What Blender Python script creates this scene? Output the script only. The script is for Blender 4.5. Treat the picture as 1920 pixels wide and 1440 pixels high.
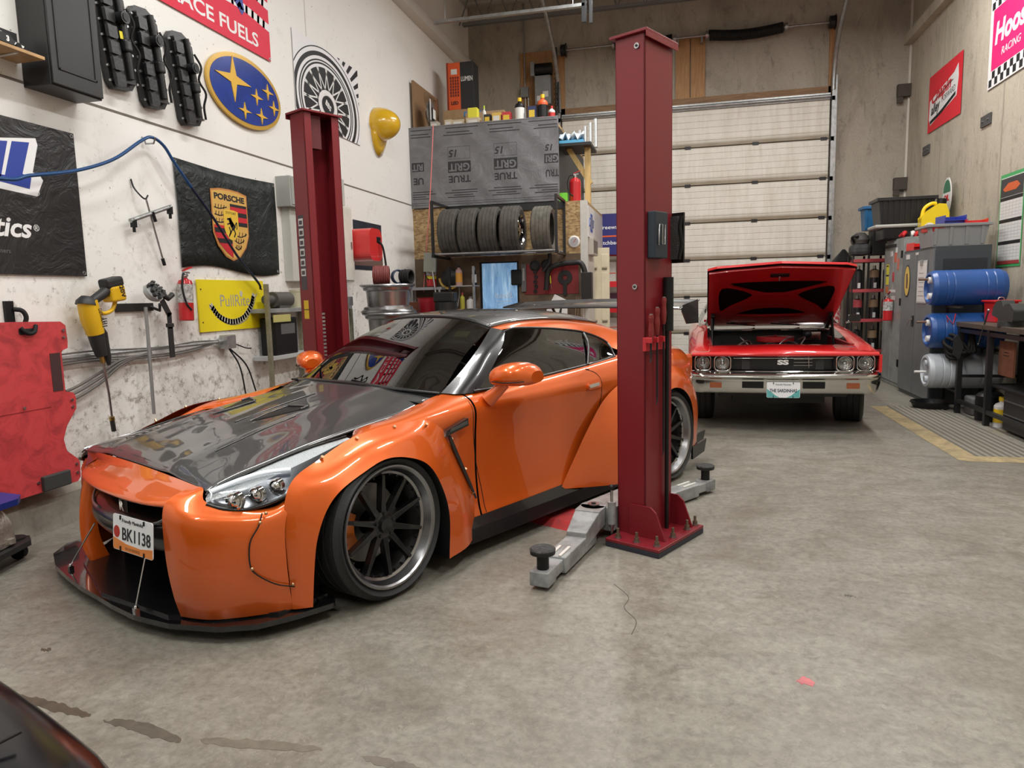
import bpy, bmesh, math, random
from mathutils import Vector, Matrix
R_ = random.Random(7)
pi = math.pi
for o in list(bpy.data.objects): bpy.data.objects.remove(o)
scene = bpy.context.scene
col = scene.collection

# ------------------------------------------------------------------ camera
CAM_F = 1332.0                       # focal length in pixels of a 1920 px wide frame
cam_d = bpy.data.cameras.new('camera'); cam = bpy.data.objects.new('camera', cam_d); col.objects.link(cam)
cam_d.sensor_fit = 'HORIZONTAL'; cam_d.sensor_width = 36.0; cam_d.lens = CAM_F / 1920 * 36.0
cam_d.clip_start = 0.05; cam_d.clip_end = 100
def _camera_axes():
    d = Vector(((1280 - 960) / CAM_F, (546 - 720) / CAM_F, 1)).normalized()
    p2 = Vector(((1280 - 3000 - 960) / CAM_F, (546 + 0.0245 * 3000 - 720) / CAM_F, 1))
    up = p2.cross(d).normalized()
    if up.y > 0: up = -up
    right = d.cross(up)
    if right.x < 0: right = -right
    return right, d, up
_r, _d, _u = _camera_axes()
# rows: camera x, camera y (up), camera z (backwards) expressed in world axes
cam.matrix_world = Matrix(((_r.x, -_r.y, -_r.z, 0.0), (_d.x, -_d.y, -_d.z, 0.0), (_u.x, -_u.y, -_u.z, 1.42), (0, 0, 0, 1)))
scene.camera = cam

# ------------------------------------------------------------------ exposure, world
scene.view_settings.view_transform = 'Standard'; scene.view_settings.look = 'None'
scene.view_settings.gamma = 1.0; scene.view_settings.use_curve_mapping = False
scene.view_settings.exposure = 0.0
world = bpy.data.worlds.new('world'); scene.world = world; world.use_nodes = True
world.node_tree.nodes['Background'].inputs[0].default_value = (0.75, 0.85, 1.0, 1)
world.node_tree.nodes['Background'].inputs[1].default_value = 0.15

# ------------------------------------------------------------------ lamps (fluorescent strips under the roof)
LAMPS = [(-2.2, 1.2), (1.9, 1.2), (-1.3, 4.4), (1.9, 5.2), (-0.9, 9.6), (2.2, 9.2), (-0.2, -2.6)]
LAMP_Z = 5.75
for i, (lx, ly) in enumerate(LAMPS):
    ld = bpy.data.lights.new('strip_lamp_light', 'AREA'); ld.shape = 'RECTANGLE'; ld.size = 0.30; ld.size_y = 2.4
    ld.energy = 120; ld.color = (1.0, 0.985, 0.955)
    lo = bpy.data.objects.new('strip_lamp_light', ld); lo.location = (lx, ly, LAMP_Z - 0.03); col.objects.link(lo)

# ------------------------------------------------------------------ materials
_M = {}
def mat(name, c=(0.5, 0.5, 0.5), rough=0.5, metal=0.0, coat=0.0, coat_rough=0.03, noise=0.0, nscale=8.0, bump=0.0, bscale=60.0, emit=None, es=1.0, trans=0.0, alpha=1.0, spec=0.5, dark=None):
    if name in _M: return _M[name]
    m = bpy.data.materials.new(name); m.use_nodes = True; nt = m.node_tree; b = nt.nodes['Principled BSDF']
    b.inputs['Base Color'].default_value = (*c, 1); b.inputs['Roughness'].default_value = rough; b.inputs['Metallic'].default_value = metal
    b.inputs['Coat Weight'].default_value = coat; b.inputs['Coat Roughness'].default_value = coat_rough
    b.inputs['Transmission Weight'].default_value = trans; b.inputs['Alpha'].default_value = alpha
    b.inputs['Specular IOR Level'].default_value = spec
    if emit: b.inputs['Emission Color'].default_value = (*emit, 1); b.inputs['Emission Strength'].default_value = es
    if noise > 0 or bump > 0:
        tc = nt.nodes.new('ShaderNodeTexCoord')
        if noise > 0:
            n = nt.nodes.new('ShaderNodeTexNoise'); n.inputs['Scale'].default_value = nscale; n.inputs['Detail'].default_value = 6; n.inputs['Roughness'].default_value = 0.65
            nt.links.new(tc.outputs['Object'], n.inputs['Vector'])
            r = nt.nodes.new('ShaderNodeValToRGB'); k = 1 - noise
            dk = dark if dark else tuple(x * k for x in c)
            r.color_ramp.elements[0].position = 0.3; r.color_ramp.elements[0].color = (*dk, 1)
            r.color_ramp.elements[1].position = 0.62; r.color_ramp.elements[1].color = (*[min(1, x * (1 + noise * .25)) for x in c], 1)
            nt.links.new(n.outputs['Fac'], r.inputs['Fac']); nt.links.new(r.outputs['Color'], b.inputs['Base Color'])
        if bump > 0:
            n2 = nt.nodes.new('ShaderNodeTexNoise'); n2.inputs['Scale'].default_value = bscale; n2.inputs['Detail'].default_value = 4
            nt.links.new(tc.outputs['Object'], n2.inputs['Vector'])
            bp = nt.nodes.new('ShaderNodeBump'); bp.inputs['Strength'].default_value = bump; bp.inputs['Distance'].default_value = 0.01
            nt.links.new(n2.outputs['Fac'], bp.inputs['Height']); nt.links.new(bp.outputs['Normal'], b.inputs['Normal'])
    _M[name] = m
    return m

class NT:
    """small helper to write node trees"""
    def __init__(s, name):
        s.m = bpy.data.materials.new(name); s.m.use_nodes = True; s.t = s.m.node_tree; s.b = s.t.nodes['Principled BSDF']; _M[name] = s.m
    def n(s, kind, **kw):
        nd = s.t.nodes.new('ShaderNode' + kind)
        for k, v in kw.items():
            if k in nd.inputs: nd.inputs[k].default_value = v
            else: setattr(nd, k, v)
        return nd
    def l(s, a, b): s.t.links.new(a, b)
    def noise(s, vec, scale, detail=6, rough=0.6, dist=0.0):
        nd = s.n('TexNoise', Scale=scale, Detail=detail, Roughness=rough, Distortion=dist); s.l(vec, nd.inputs['Vector']); return nd.outputs['Fac']
    def ramp(s, fac, stops):
        nd = s.n('ValToRGB'); e = nd.color_ramp.elements
        while len(e) < len(stops): e.new(0.5)
        for i, (p, c) in enumerate(stops):
            e[i].position = p; e[i].color = (*c, 1) if len(c) == 3 else c
        s.l(fac, nd.inputs['Fac']); return nd.outputs['Color']
    def mix(s, fac, a, b, blend='MIX'):
        nd = s.n('Mix', data_type='RGBA', blend_type=blend)
        for v, i in ((fac, 0), (a, 6), (b, 7)):
            if isinstance(v, (int, float)): nd.inputs[i].default_value = v
            elif isinstance(v, tuple): nd.inputs[i].default_value = (*v, 1)
            else: s.l(v, nd.inputs[i])
        return nd.outputs[2]
    def math(s, op, a, b=0.0, c=0.0):
        nd = s.n('Math', operation=op)
        for i, v in enumerate((a, b, c)):
            if isinstance(v, (int, float)): nd.inputs[i].default_value = v
            else: s.l(v, nd.inputs[i])
        return nd.outputs[0]
    def bump(s, h, strength=0.3, dist=0.01):
        nd = s.n('Bump', Strength=strength, Distance=dist); s.l(h, nd.inputs['Height']); s.l(nd.outputs['Normal'], s.b.inputs['Normal'])

# ------------------------------------------------------------------ mesh builder
def V(*a): return Vector(a)
def frame(o, x, y, z):
    """matrix whose local axes are x, y, z at origin o"""
    x, y, z, o = map(Vector, (x, y, z, o))
    return Matrix(((x.x, y.x, z.x, o.x), (x.y, y.y, z.y, o.y), (x.z, y.z, z.z, o.z), (0, 0, 0, 1)))
def crom(pts, n, closed=False):
    """Catmull-Rom through pts, n samples, uniform parameter"""
    P = [Vector(p) for p in pts]; k = len(P)
    if k == 2: return [P[0].lerp(P[1], i / (n - 1)) for i in range(n)]
    out = []; seg = k if closed else k - 1
    for i in range(n):
        t = i / (n if closed else n - 1) * seg; j = min(int(t), seg - 1); f = t - j
        if closed: a, b, c, d = P[(j - 1) % k], P[j % k], P[(j + 1) % k], P[(j + 2) % k]
        else:
            b, c = P[j], P[j + 1]; a = P[j - 1] if j > 0 else b * 2 - c; d = P[j + 2] if j + 2 < k else c * 2 - b
        out.append(0.5 * ((2 * b) + (c - a) * f + (2 * a - 5 * b + 4 * c - d) * f * f + (3 * b - a - 3 * c + d) * f * f * f))
    return out
class G:
    def __init__(s): s.v = []; s.f = []; s.m = []; s.sm = []; s.mats = []; s.M = Matrix()
    def mi(s, m):
        if m not in s.mats: s.mats.append(m)
        return s.mats.index(m)
    def add(s, vs, fs, m, smooth=False, M=None):
        T = s.M @ M if M is not None else s.M; b = len(s.v)
        s.v += [T @ Vector(v) for v in vs]; k = s.mi(m)
        s.f += [tuple(b + i for i in f) for f in fs]; s.m += [k] * len(fs); s.sm += [smooth] * len(fs)
        return s
    def box(s, c, d, m, rot=None, M=None):
        x, y, z = d[0] / 2, d[1] / 2, d[2] / 2
        T = Matrix.Translation(Vector(c))
        if rot: T = T @ Matrix.Rotation(rot[2], 4, 'Z') @ Matrix.Rotation(rot[1], 4, 'Y') @ Matrix.Rotation(rot[0], 4, 'X')
        if M is not None: T = M @ T
        vs = [(a, b, e) for a in (-x, x) for b in (-y, y) for e in (-z, z)]
        return s.add(vs, [(0, 1, 3, 2), (4, 6, 7, 5), (0, 4, 5, 1), (2, 3, 7, 6), (0, 2, 6, 4), (1, 5, 7, 3)], m, False, T)
    def bb(s, x0, x1, y0, y1, z0, z1, m, M=None): return s.box(((x0 + x1) / 2, (y0 + y1) / 2, (z0 + z1) / 2), (abs(x1 - x0), abs(y1 - y0), abs(z1 - z0)), m, None, M)
    def prism(s, poly, z0, z1, m, M=None, smooth=False):
        n = len(poly); a = sum(poly[i][0] * poly[(i + 1) % n][1] - poly[(i + 1) % n][0] * poly[i][1] for i in range(n))
        if a < 0: poly = poly[::-1]
        vs = [(p[0], p[1], z0) for p in poly] + [(p[0], p[1], z1) for p in poly]
        s.add(vs, [tuple(range(n - 1, -1, -1)), tuple(range(n, 2 * n))], m, False, M)
        return s.add(vs, [(i, (i + 1) % n, n + (i + 1) % n, n + i) for i in range(n)], m, smooth, M)
    def cyl(s, p0, p1, r, m, n=16, r1=None, cap=True, M=None, smooth=True):
        p0, p1 = Vector(p0), Vector(p1); r1 = r if r1 is None else r1
        d = (p1 - p0).normalized(); a = d.orthogonal().normalized(); b = d.cross(a)
        vs = []
        for p, rr in ((p0, r), (p1, r1)):
            for i in range(n): t = 2 * pi * i / n; vs.append(p + (a * math.cos(t) + b * math.sin(t)) * rr)
        s.add(vs, [(i, (i + 1) % n, n + (i + 1) % n, n + i) for i in range(n)], m, smooth, M)
        if cap: s.add(vs, [tuple(range(n - 1, -1, -1)), tuple(range(n, 2 * n))], m, False, M)
        return s
    def tube(s, pts, r, m, n=8, closed=False, M=None, cap=True, sub=0):
        P = [Vector(p) for p in pts]
        if sub:
            if isinstance(r, (list, tuple)): r = [q.x for q in crom([(q, 0, 0) for q in r], sub, closed)]
            P = crom(P, sub, closed)
        k = len(P); vs = []; up = None
        for i in range(k):
            if closed: t = P[(i + 1) % k] - P[i - 1]
            else: t = P[min(i + 1, k - 1)] - P[max(i - 1, 0)]
            t.normalize()
            if up is None: up = t.orthogonal().normalized()
            up = (up - t * up.dot(t))
            up = up.normalized() if up.length > 1e-6 else t.orthogonal().normalized()
            b = t.cross(up); rr = r[i] if isinstance(r, (list, tuple)) else r
            for j in range(n): a = 2 * pi * j / n; vs.append(P[i] + (up * math.cos(a) + b * math.sin(a)) * rr)
        fs = []
        for i in range(k if closed else k - 1):
            i2 = (i + 1) % k
            for j in range(n): j2 = (j + 1) % n; fs.append((i * n + j, i * n + j2, i2 * n + j2, i2 * n + j))
        s.add(vs, fs, m, True, M)
        if cap and not closed: s.add(vs, [tuple(range(n - 1, -1, -1)), tuple((k - 1) * n + j for j in range(n))], m, False, M)
        return s
    def lathe(s, prof, m, n=32, M=None, smooth=True, a0=0.0, a1=2 * pi, mf=None):
        """prof: (r, z) pairs turned round the local z axis"""
        full = abs(a1 - a0 - 2 * pi) < 1e-6; cols = n if full else n + 1; k = len(prof); vs = []
        for i in range(cols):
            t = a0 + (a1 - a0) * i / n
            for r, z in prof: vs.append((r * math.cos(t), r * math.sin(t), z))
        for q in range(k - 1):
            fs = []
            for i in range(n):
                a, b = i * k, ((i + 1) % cols) * k
                fs.append((a + q, b + q, b + q + 1, a + q + 1))
            s.add(vs, fs, mf[q] if mf else m, smooth, M)
        return s
    def grid(s, rows, m, smooth=True, M=None, flip=False, cu=False, cv=False):
        nr, nc = len(rows), len(rows[0]); vs = [p for r in rows for p in r]; fs = []
        for i in range(nr if cu else nr - 1):
            for j in range(nc if cv else nc - 1):
                a, b, c, d = i * nc + j, i * nc + (j + 1) % nc, ((i + 1) % nr) * nc + (j + 1) % nc, ((i + 1) % nr) * nc + j
                fs.append((a, d, c, b) if flip else (a, b, c, d))
        return s.add(vs, fs, m, smooth, M)
    def loft(s, curves, nu, nv, m, M=None, flip=False, smooth=True):
        """curves: control curves; nu samples along each, nv samples across"""
        C = [crom(c, nu) for c in curves]
        cols = [crom([c[i] for c in C], nv) for i in range(nu)]
        return s.grid(cols, m, smooth, M, flip)
    def ball(s, c, r, m, n=16, M=None, sc=(1, 1, 1)):
        k = n // 2; vs = []
        for i in range(k + 1):
            p = pi * i / k
            for j in range(n): t = 2 * pi * j / n; vs.append((c[0] + r * sc[0] * math.sin(p) * math.cos(t), c[1] + r * sc[1] * math.sin(p) * math.sin(t), c[2] + r * sc[2] * math.cos(p)))
        return s.add(vs, [(i * n + j, (i + 1) * n + j, (i + 1) * n + (j + 1) % n, i * n + (j + 1) % n) for i in range(k) for j in range(n)], m, True, M)
    def poly(s, pts, m, M=None): return s.add(pts, [tuple(range(len(pts)))], m, False, M)
    def text(s, txt, size, m, M=None, ext=0.001, align='CENTER', sx=1.0, shear=0.0, bold=0.0, w=None):
        cu = bpy.data.curves.new('t', 'FONT'); cu.body = txt; cu.size = size; cu.align_x = align; cu.align_y = 'CENTER'
        cu.extrude = ext; cu.resolution_u = 3; cu.shear = shear; cu.offset = bold
        ob = bpy.data.objects.new('t', cu); col.objects.link(ob)
        dg = bpy.context.evaluated_depsgraph_get(); me = bpy.data.meshes.new_from_object(ob.evaluated_get(dg))
        if w and me.vertices:
            xs = [v.co.x for v in me.vertices]; sx = w / max(1e-6, max(xs) - min(xs))
        s.add([(v.co.x * sx, v.co.y, v.co.z) for v in me.vertices], [tuple(p.vertices) for p in me.polygons], m, False, M)
        bpy.data.objects.remove(ob); bpy.data.curves.remove(cu); bpy.data.meshes.remove(me); return s
    def build(s, name, parent=None, loc=(0, 0, 0), rot=None, bevel=0.0, seg=2, ang=35, solid=0.0, sub=0, auto=40, weld=False, soff=-1.0, label=None):
        me = bpy.data.meshes.new(name); me.from_pydata([tuple(v) for v in s.v], [], s.f)
        for m in s.mats: me.materials.append(m)
        for p, k, sm in zip(me.polygons, s.m, s.sm): p.material_index = k; p.use_smooth = sm
        me.validate(); me.update()
        if weld:
            bm = bmesh.new(); bm.from_mesh(me); bmesh.ops.remove_doubles(bm, verts=bm.verts, dist=1e-4); bm.to_mesh(me); bm.free()
        o = bpy.data.objects.new(name, me); col.objects.link(o); o.location = loc
        if rot: o.rotation_euler = rot
        if parent: o.parent = parent
        if solid: q = o.modifiers.new('solid', 'SOLIDIFY'); q.thickness = solid; q.offset = soff
        if sub: q = o.modifiers.new('sub', 'SUBSURF'); q.levels = sub; q.render_levels = sub
        if bevel: q = o.modifiers.new('bev', 'BEVEL'); q.width = bevel; q.segments = seg; q.limit_method = 'ANGLE'; q.angle_limit = math.radians(ang); q.harden_normals = False
        if label: o['label'] = label
        return o
def tag(o, label, cat, group=None, kind=None):
    o['label'] = label; o['category'] = cat
    if group: o['group'] = group
    if kind: o['kind'] = kind
    return o
def thing(name, label, cat, loc=(0, 0, 0), rz=0.0, group=None, rot=None):
    o = bpy.data.objects.new(name, None); col.objects.link(o); o.location = loc; o.rotation_euler = rot if rot else (0, 0, rz); o.empty_display_size = 0.1
    return tag(o, label, cat, group)
def struct(g, name, **k):
    o = g.build(name, **k); o['kind'] = 'structure'; return o
def copy_thing(o, parent=None):
    c = o.copy(); col.objects.link(c); c.parent = parent
    for ch in [x for x in bpy.data.objects if x.parent == o]: copy_thing(ch, c)
    return c
def rect(x0, x1, y0, y1): return [(x0, y0), (x1, y0), (x1, y1), (x0, y1)]
def rrect(w, h, r, n=5, cx=0, cy=0):
    out = []
    for sx, sy, a0 in ((1, 1, 0), (-1, 1, 90), (-1, -1, 180), (1, -1, 270)):
        for i in range(n + 1):
            a = math.radians(a0 + 90 * i / n); out.append((cx + sx * (w / 2 - r) + r * math.cos(a), cy + sy * (h / 2 - r) + r * math.sin(a)))
    return out
def star4(cx, cy, r, q=0.28, rot=0.0):
    return [(cx + (r if i % 2 == 0 else r * q) * math.cos(rot + pi * i / 4), cy + (r if i % 2 == 0 else r * q) * math.sin(rot + pi * i / 4)) for i in range(8)]
# wall frames: local x runs to the right as one faces the wall, local y up, local z out of the wall
XL, XR, YB = -3.97, 3.64, 13.5
def LW(y, z, off=0.0): return frame((XL + off, y, z), (0, 1, 0), (0, 0, 1), (1, 0, 0))
def RW(y, z, off=0.0): return frame((XR - off, y, z), (0, -1, 0), (0, 0, 1), (-1, 0, 0))
def BW(x, z, off=0.0, y=YB): return frame((x, y - off, z), (1, 0, 0), (0, 0, 1), (0, -1, 0))

# ------------------------------------------------------------------ common materials
black_plastic = mat('black_plastic', (0.007, 0.007, 0.008), 0.42, spec=.35)
black_rubber = mat('black_rubber', (0.009, 0.009, 0.009), 0.7, spec=.35, bump=0.1, bscale=200)
black_gloss = mat('black_gloss', (0.006, 0.006, 0.007), 0.12, coat=0.6)
dark_metal = mat('dark_metal', (0.03, 0.03, 0.032), 0.4, 0.6)
chrome = mat('chrome', (0.75, 0.75, 0.76), 0.08, 1.0)
steel = mat('steel', (0.45, 0.45, 0.46), 0.32, 1.0, noise=0.25, nscale=30)
galv = mat('galvanised', (0.42, 0.43, 0.43), 0.42, 0.8, noise=0.3, nscale=14)
white_paint = mat('white_paint', (0.72, 0.71, 0.68), 0.5)
white_vinyl = mat('white_vinyl', (0.75, 0.75, 0.74), 0.5)
grey_paint = mat('grey_paint', (0.24, 0.25, 0.25), 0.45, noise=0.2)
# ================================================================== room shell
def concrete_floor():
    s = NT('floor_concrete'); tc = s.n('TexCoord'); P = tc.outputs['Object']
    a = s.noise(P, 0.45, 8, 0.65, 0.6); b = s.noise(P, 3.2, 8, 0.7, 0.8); c = s.noise(P, 26, 6, 0.7)
    base = s.ramp(a, [(0.3, (0.205, 0.192, 0.162)), (0.52, (0.255, 0.240, 0.202)), (0.72, (0.305, 0.288, 0.245))])
    base = s.mix(s.ramp(b, [(0.34, (1, 1, 1)), (0.55, (0, 0, 0))]), base, (0.80, 0.78, 0.75), 'MULTIPLY')
    d = s.noise(P, 9.5, 9, 0.8, 2.2); e = s.noise(P, 17, 7, 0.75, 4.0)
    base = s.mix(s.ramp(d, [(0.34, (.85, .85, .85)), (0.50, (0, 0, 0))]), base, (0.165, 0.15, 0.125))
    base = s.mix(s.ramp(e, [(0.56, (0, 0, 0)), (0.70, (.6, .6, .6))]), base, (0.38, 0.355, 0.305))
    base = s.mix(0.6, base, s.ramp(c, [(0.35, (0.6, 0.6, 0.6)), (0.62, (1.15, 1.15, 1.15))]), 'MULTIPLY')
    # trowel swirls
    w = s.n('TexWave', Scale=1.6, Distortion=9.0, Detail=4.0, wave_type='RINGS'); w.inputs['Detail Scale'].default_value = 1.4; s.l(P, w.inputs['Vector'])
    base = s.mix(0.16, base, s.ramp(w.outputs['Fac'], [(0.2, (0.7, 0.7, 0.7)), (0.7, (1.1, 1.1, 1.1))]), 'MULTIPLY')
    # brown grime towards the left half of the bay, dark rubber scuffs
    g = s.noise(P, 1.1, 7, 0.7, 1.2)
    base = s.mix(s.ramp(g, [(0.5, (0, 0, 0)), (0.72, (0.45, 0.45, 0.45))]), base, (0.15, 0.125, 0.095))
    s.l(base, s.b.inputs['Base Color'])
    s.l(s.ramp(b, [(0.3, (0.34, 0.34, 0.34)), (0.7, (0.52, 0.52, 0.52))]), s.b.inputs['Roughness'])
    s.bump(c, 0.12, 0.004); return s.m
def wall_white():
    s = NT('painted_white_concrete'); tc = s.n('TexCoord'); P = tc.outputs['Object']
    sep = s.n('SeparateXYZ'); s.l(P, sep.inputs[0])
    n1 = s.noise(P, 3.6, 10, 0.8, 0.2); n2 = s.noise(P, 13, 8, 0.8); n3 = s.noise(P, 30, 4, 0.6)
    low = s.n('MapRange'); low.inputs[1].default_value = 0.1; low.inputs[2].default_value = 2.9; low.inputs[3].default_value = 0.145; low.inputs[4].default_value = 0.0
    s.l(sep.outputs[2], low.inputs[0])
    k = s.math('ADD', n1, low.outputs[0])
    d = s.ramp(k, [(0.58, (0, 0, 0)), (0.76, (.55, .55, .55))])
    base = s.mix(d, (0.83, 0.82, 0.79), (0.50, 0.47, 0.42))
    k2 = s.math('ADD', n2, low.outputs[0])
    base = s.mix(s.ramp(k2, [(0.63, (0, 0, 0)), (0.73, (0.8, 0.8, 0.8))]), base, (0.24, 0.21, 0.18))
    base = s.mix(s.ramp(n3, [(0.69, (0, 0, 0)), (0.72, (0.9, 0.9, 0.9))]), base, (0.10, 0.09, 0.08))
    s.l(base, s.b.inputs['Base Color']); s.b.inputs['Roughness'].default_value = 0.6
    s.bump(n2, 0.15, 0.006); return s.m
def wall_concrete(name, c0, c1, c2):
    s = NT(name); tc = s.n('TexCoord'); P = tc.outputs['Object']
    mp = s.n('Mapping'); mp.inputs['Scale'].default_value = (1.4, 1.4, 0.55); s.l(P, mp.inputs['Vector'])
    a = s.noise(mp.outputs[0], 0.9, 9, 0.72, 0.8); b = s.noise(mp.outputs[0], 4.5, 8, 0.75, 0.5); c = s.noise(P, 40, 4, 0.6)
    base = s.ramp(a, [(0.3, c0), (0.5, c1), (0.7, c2)])
    base = s.mix(s.ramp(b, [(0.54, (0, 0, 0)), (0.70, (0.7, 0.7, 0.7))]), base, tuple(x * 0.5 for x in c0))
    base = s.mix(0.3, base, s.ramp(c, [(0.35, (0.7, 0.7, 0.7)), (0.6, (1.08, 1.08, 1.08))]), 'MULTIPLY')
    s.l(base, s.b.inputs['Base Color']); s.b.inputs['Roughness'].default_value = 0.75; s.bump(c, 0.2, 0.005); return s.m
m_floor = concrete_floor(); m_lwall = wall_white()
m_rwall = wall_concrete('right_wall_concrete', (0.36, 0.315, 0.245), (0.47, 0.42, 0.335), (0.53, 0.48, 0.39))
m_bwall = wall_concrete('back_wall_concrete', (0.30, 0.265, 0.215), (0.41, 0.37, 0.305), (0.48, 0.44, 0.37))
m_foot = wall_concrete('footing_concrete', (0.22, 0.20, 0.165), (0.31, 0.285, 0.24), (0.40, 0.37, 0.31))
m_deck = mat('roof_deck', (0.50, 0.50, 0.48), 0.5, 0.2); m_joist = mat('joist_steel', (0.20, 0.20, 0.20), 0.5, 0.4)
ZC = 6.75
struct(G().bb(XL - .3, XR + .3, -6, YB + .3, -0.15, 0, m_floor), 'floor')
struct(G().bb(XL - .2, XL, -6, YB + .2, 0, ZC, m_lwall), 'wall_left')
struct(G().bb(XR, XR + .2, -6, YB + .2, 0, ZC, m_rwall), 'wall_right')
struct(G().bb(XL, XR, YB, YB + .2, 0, ZC, m_bwall), 'wall_back')
struct(G().bb(XL - .2, XR + .2, -6.2, -6, 0, ZC, m_bwall), 'wall_front')
g = G()
yy = -6.0; rows = []
while yy < YB + .2:
    rows += [(yy, ZC), (yy + .09, ZC), (yy + .12, ZC + .045), (yy + .18, ZC + .045)]; yy += .21
g.grid([[(XL - .2, a, b) for a, b in rows], [(XR + .2, a, b) for a, b in rows]], m_deck, smooth=False)
g.bb(XL - .2, XR + .2, -6.2, YB + .2, ZC + .06, ZC + .2, m_deck)
struct(g, 'ceiling')
# concrete footing along the left wall, with its chamfered top
struct(G().prism([(XL, 0), (XL + .035, 0), (XL + .035, .20), (XL, .245)], -6, 9.6, m_foot, M=frame((0, 0, 0), (1, 0, 0), (0, 0, 1), (0, -1, 0)) @ Matrix.Scale(-1, 4, (0, 0, 1))), 'baseboard_left')
m_joint = mat('joint_dark', (0.16, 0.14, 0.12), 0.9)  # dark tone of the horizontal panel joint
struct(G().bb(XL, XL + .003, -6, 10.33, 2.79, 2.806, m_joint), 'trim_1')
struct(G().bb(XL, XL + .003, 7.35, 7.362, 2.81, 5.3, mat('joint_light', (.55, .53, .5), .8)), 'trim_2')
m_caulk = mat('caulk', (0.70, 0.67, 0.60), 0.7)
struct(G().bb(XR - .03, XR, YB - .03, YB, 0, ZC, m_caulk), 'trim_3')
g = G()
for y in (11.85, 9.75, 7.2): g.bb(XR - .004, XR, y, y + .03, 0, ZC, mat('panel_seam', (.36, .32, .26), .9))
struct(g, 'trim_4')
struct(G().bb(XL, XL + .03, YB - .03, YB, 3.9, ZC, m_caulk), 'trim_5')
struct(G().bb(XL, XL + .16, -6, YB, 5.55, 5.72, mat('shadow_band_paint', (.66, .64, .60), .6)), 'shadow_band_left')  # added strip standing in for the shadow band high on the left wall
struct(G().bb(XR - .12, XR, -6, YB, 5.35, 5.5, m_rwall), 'shadow_band_right')  # added ledge in place of the shadow band on the right wall
# ---- roof joists and lamp housings
def truss(y):
    g = G(); z0, z1 = 6.12, 6.68
    for zz in (z0, z1):
        for d in (-.03, .03): g.box((0, d, zz), (XR - XL - .1, .035, .05), m_joist)
    n = 16; w = (XR - XL - .3) / n
    for i in range(n):
        x = XL + .15 + i * w
        g.cyl((x, 0, z0), (x + w / 2, 0, z1), .014, m_joist, 6); g.cyl((x + w / 2, 0, z1), (x + w, 0, z0), .014, m_joist, 6)
    o = g.build('roof_joist', loc=(0, y, 0)); return o
for y in (-3.4, -.2, 3.0, 6.2, 9.4, 12.55):
    tag(truss(y), 'open web steel joist running across under the roof deck', 'joist', 'roof joists')
m_lampw = mat('lamp_housing', (0.8, 0.8, 0.78), 0.4); m_tube = mat('lamp_tube', (1, 1, 1), 0.5, emit=(1.0, 0.95, 0.86), es=9)
for (lx, ly) in LAMPS:
    t = thing('strip_lamp', 'white fluorescent strip lamp hanging under the roof joists', 'lamp', (lx, ly, LAMP_Z), group='strip lamps under the roof')
    g = G(); g.prism([(-.17, -.0), (.17, 0), (.09, .07), (-.09, .07)], -1.22, 1.22, m_lampw, M=frame((0, 0, 0), (1, 0, 0), (0, 0, 1), (0, -1, 0))); g.build('housing', t)
    for k in (-1, 1): G().cyl((k * .075, -1.18, -.012), (k * .075, 1.18, -.012), .013, m_tube, 10).build('lamp_tube', t)
    G().cyl((0, -1, .07), (0, -1, .4), .004, steel, 6).cyl((0, 1, .07), (0, 1, .4), .004, steel, 6).build('hanger', t)
# ---- overhead door
m_door = NT('door_panel_steel')
def _doorm():
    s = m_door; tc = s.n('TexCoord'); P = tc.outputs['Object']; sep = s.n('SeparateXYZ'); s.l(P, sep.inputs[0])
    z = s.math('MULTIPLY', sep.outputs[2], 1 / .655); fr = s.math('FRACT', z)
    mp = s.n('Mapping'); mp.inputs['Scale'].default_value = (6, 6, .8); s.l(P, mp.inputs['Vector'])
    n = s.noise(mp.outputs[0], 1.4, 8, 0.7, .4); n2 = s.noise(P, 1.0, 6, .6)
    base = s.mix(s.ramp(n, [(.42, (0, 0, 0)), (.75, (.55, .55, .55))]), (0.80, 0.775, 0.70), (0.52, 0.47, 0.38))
    joint_shade = s.ramp(fr, [(.0, (.9, .9, .9)), (.08, (.95, .95, .95)), (.13, (.35, .35, .35)), (.24, (0, 0, 0)), (.93, (0, 0, 0)), (1, (.5, .5, .5))])  # brown shading above each panel joint, painted into the colour
    base = s.mix(s.math('MULTIPLY', joint_shade, s.math('ADD', n2, .45)), base, (0.30, 0.245, 0.17))
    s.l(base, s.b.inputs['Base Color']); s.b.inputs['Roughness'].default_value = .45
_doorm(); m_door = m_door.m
t = thing('door_1', 'white sectional overhead garage door closing the back opening', 'garage door', (.115, 13.42, 0)); t['kind'] = 'structure'
DW = 4.56; hz = .655
for k in range(7):
    g = G(); z0 = k * hz; prof = [(0, z0 + .004), (0.03, z0 + .012)]
    nrib = 5
    for r in range(nrib):
        a = z0 + .06 + r * (hz - .12) / nrib; b = (hz - .12) / nrib
        prof += [(.034, a), (.034, a + b * .42), (.026, a + b * .5), (.034, a + b * .58)]
    prof += [(.034, z0 + hz - .05), (.03, z0 + hz - .012), (0, z0 + hz - .004)]
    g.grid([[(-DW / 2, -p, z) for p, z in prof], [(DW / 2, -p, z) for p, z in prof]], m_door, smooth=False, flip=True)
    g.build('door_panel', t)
    if k:
        for x in (-1.2, -.04 - .0, 1.1, 2.2, -2.2):
            G().box((x, -.042, z0), (.10, .014, .05), dark_metal).build('hinge', t)
G().box((0, -.05, 7 * hz + .03), (DW, .05, .10), galv).cyl((-DW / 2, -.09, 7 * hz + .02), (DW / 2, -.09, 7 * hz + .02), .03, galv).build('top_rail', t)
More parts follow.
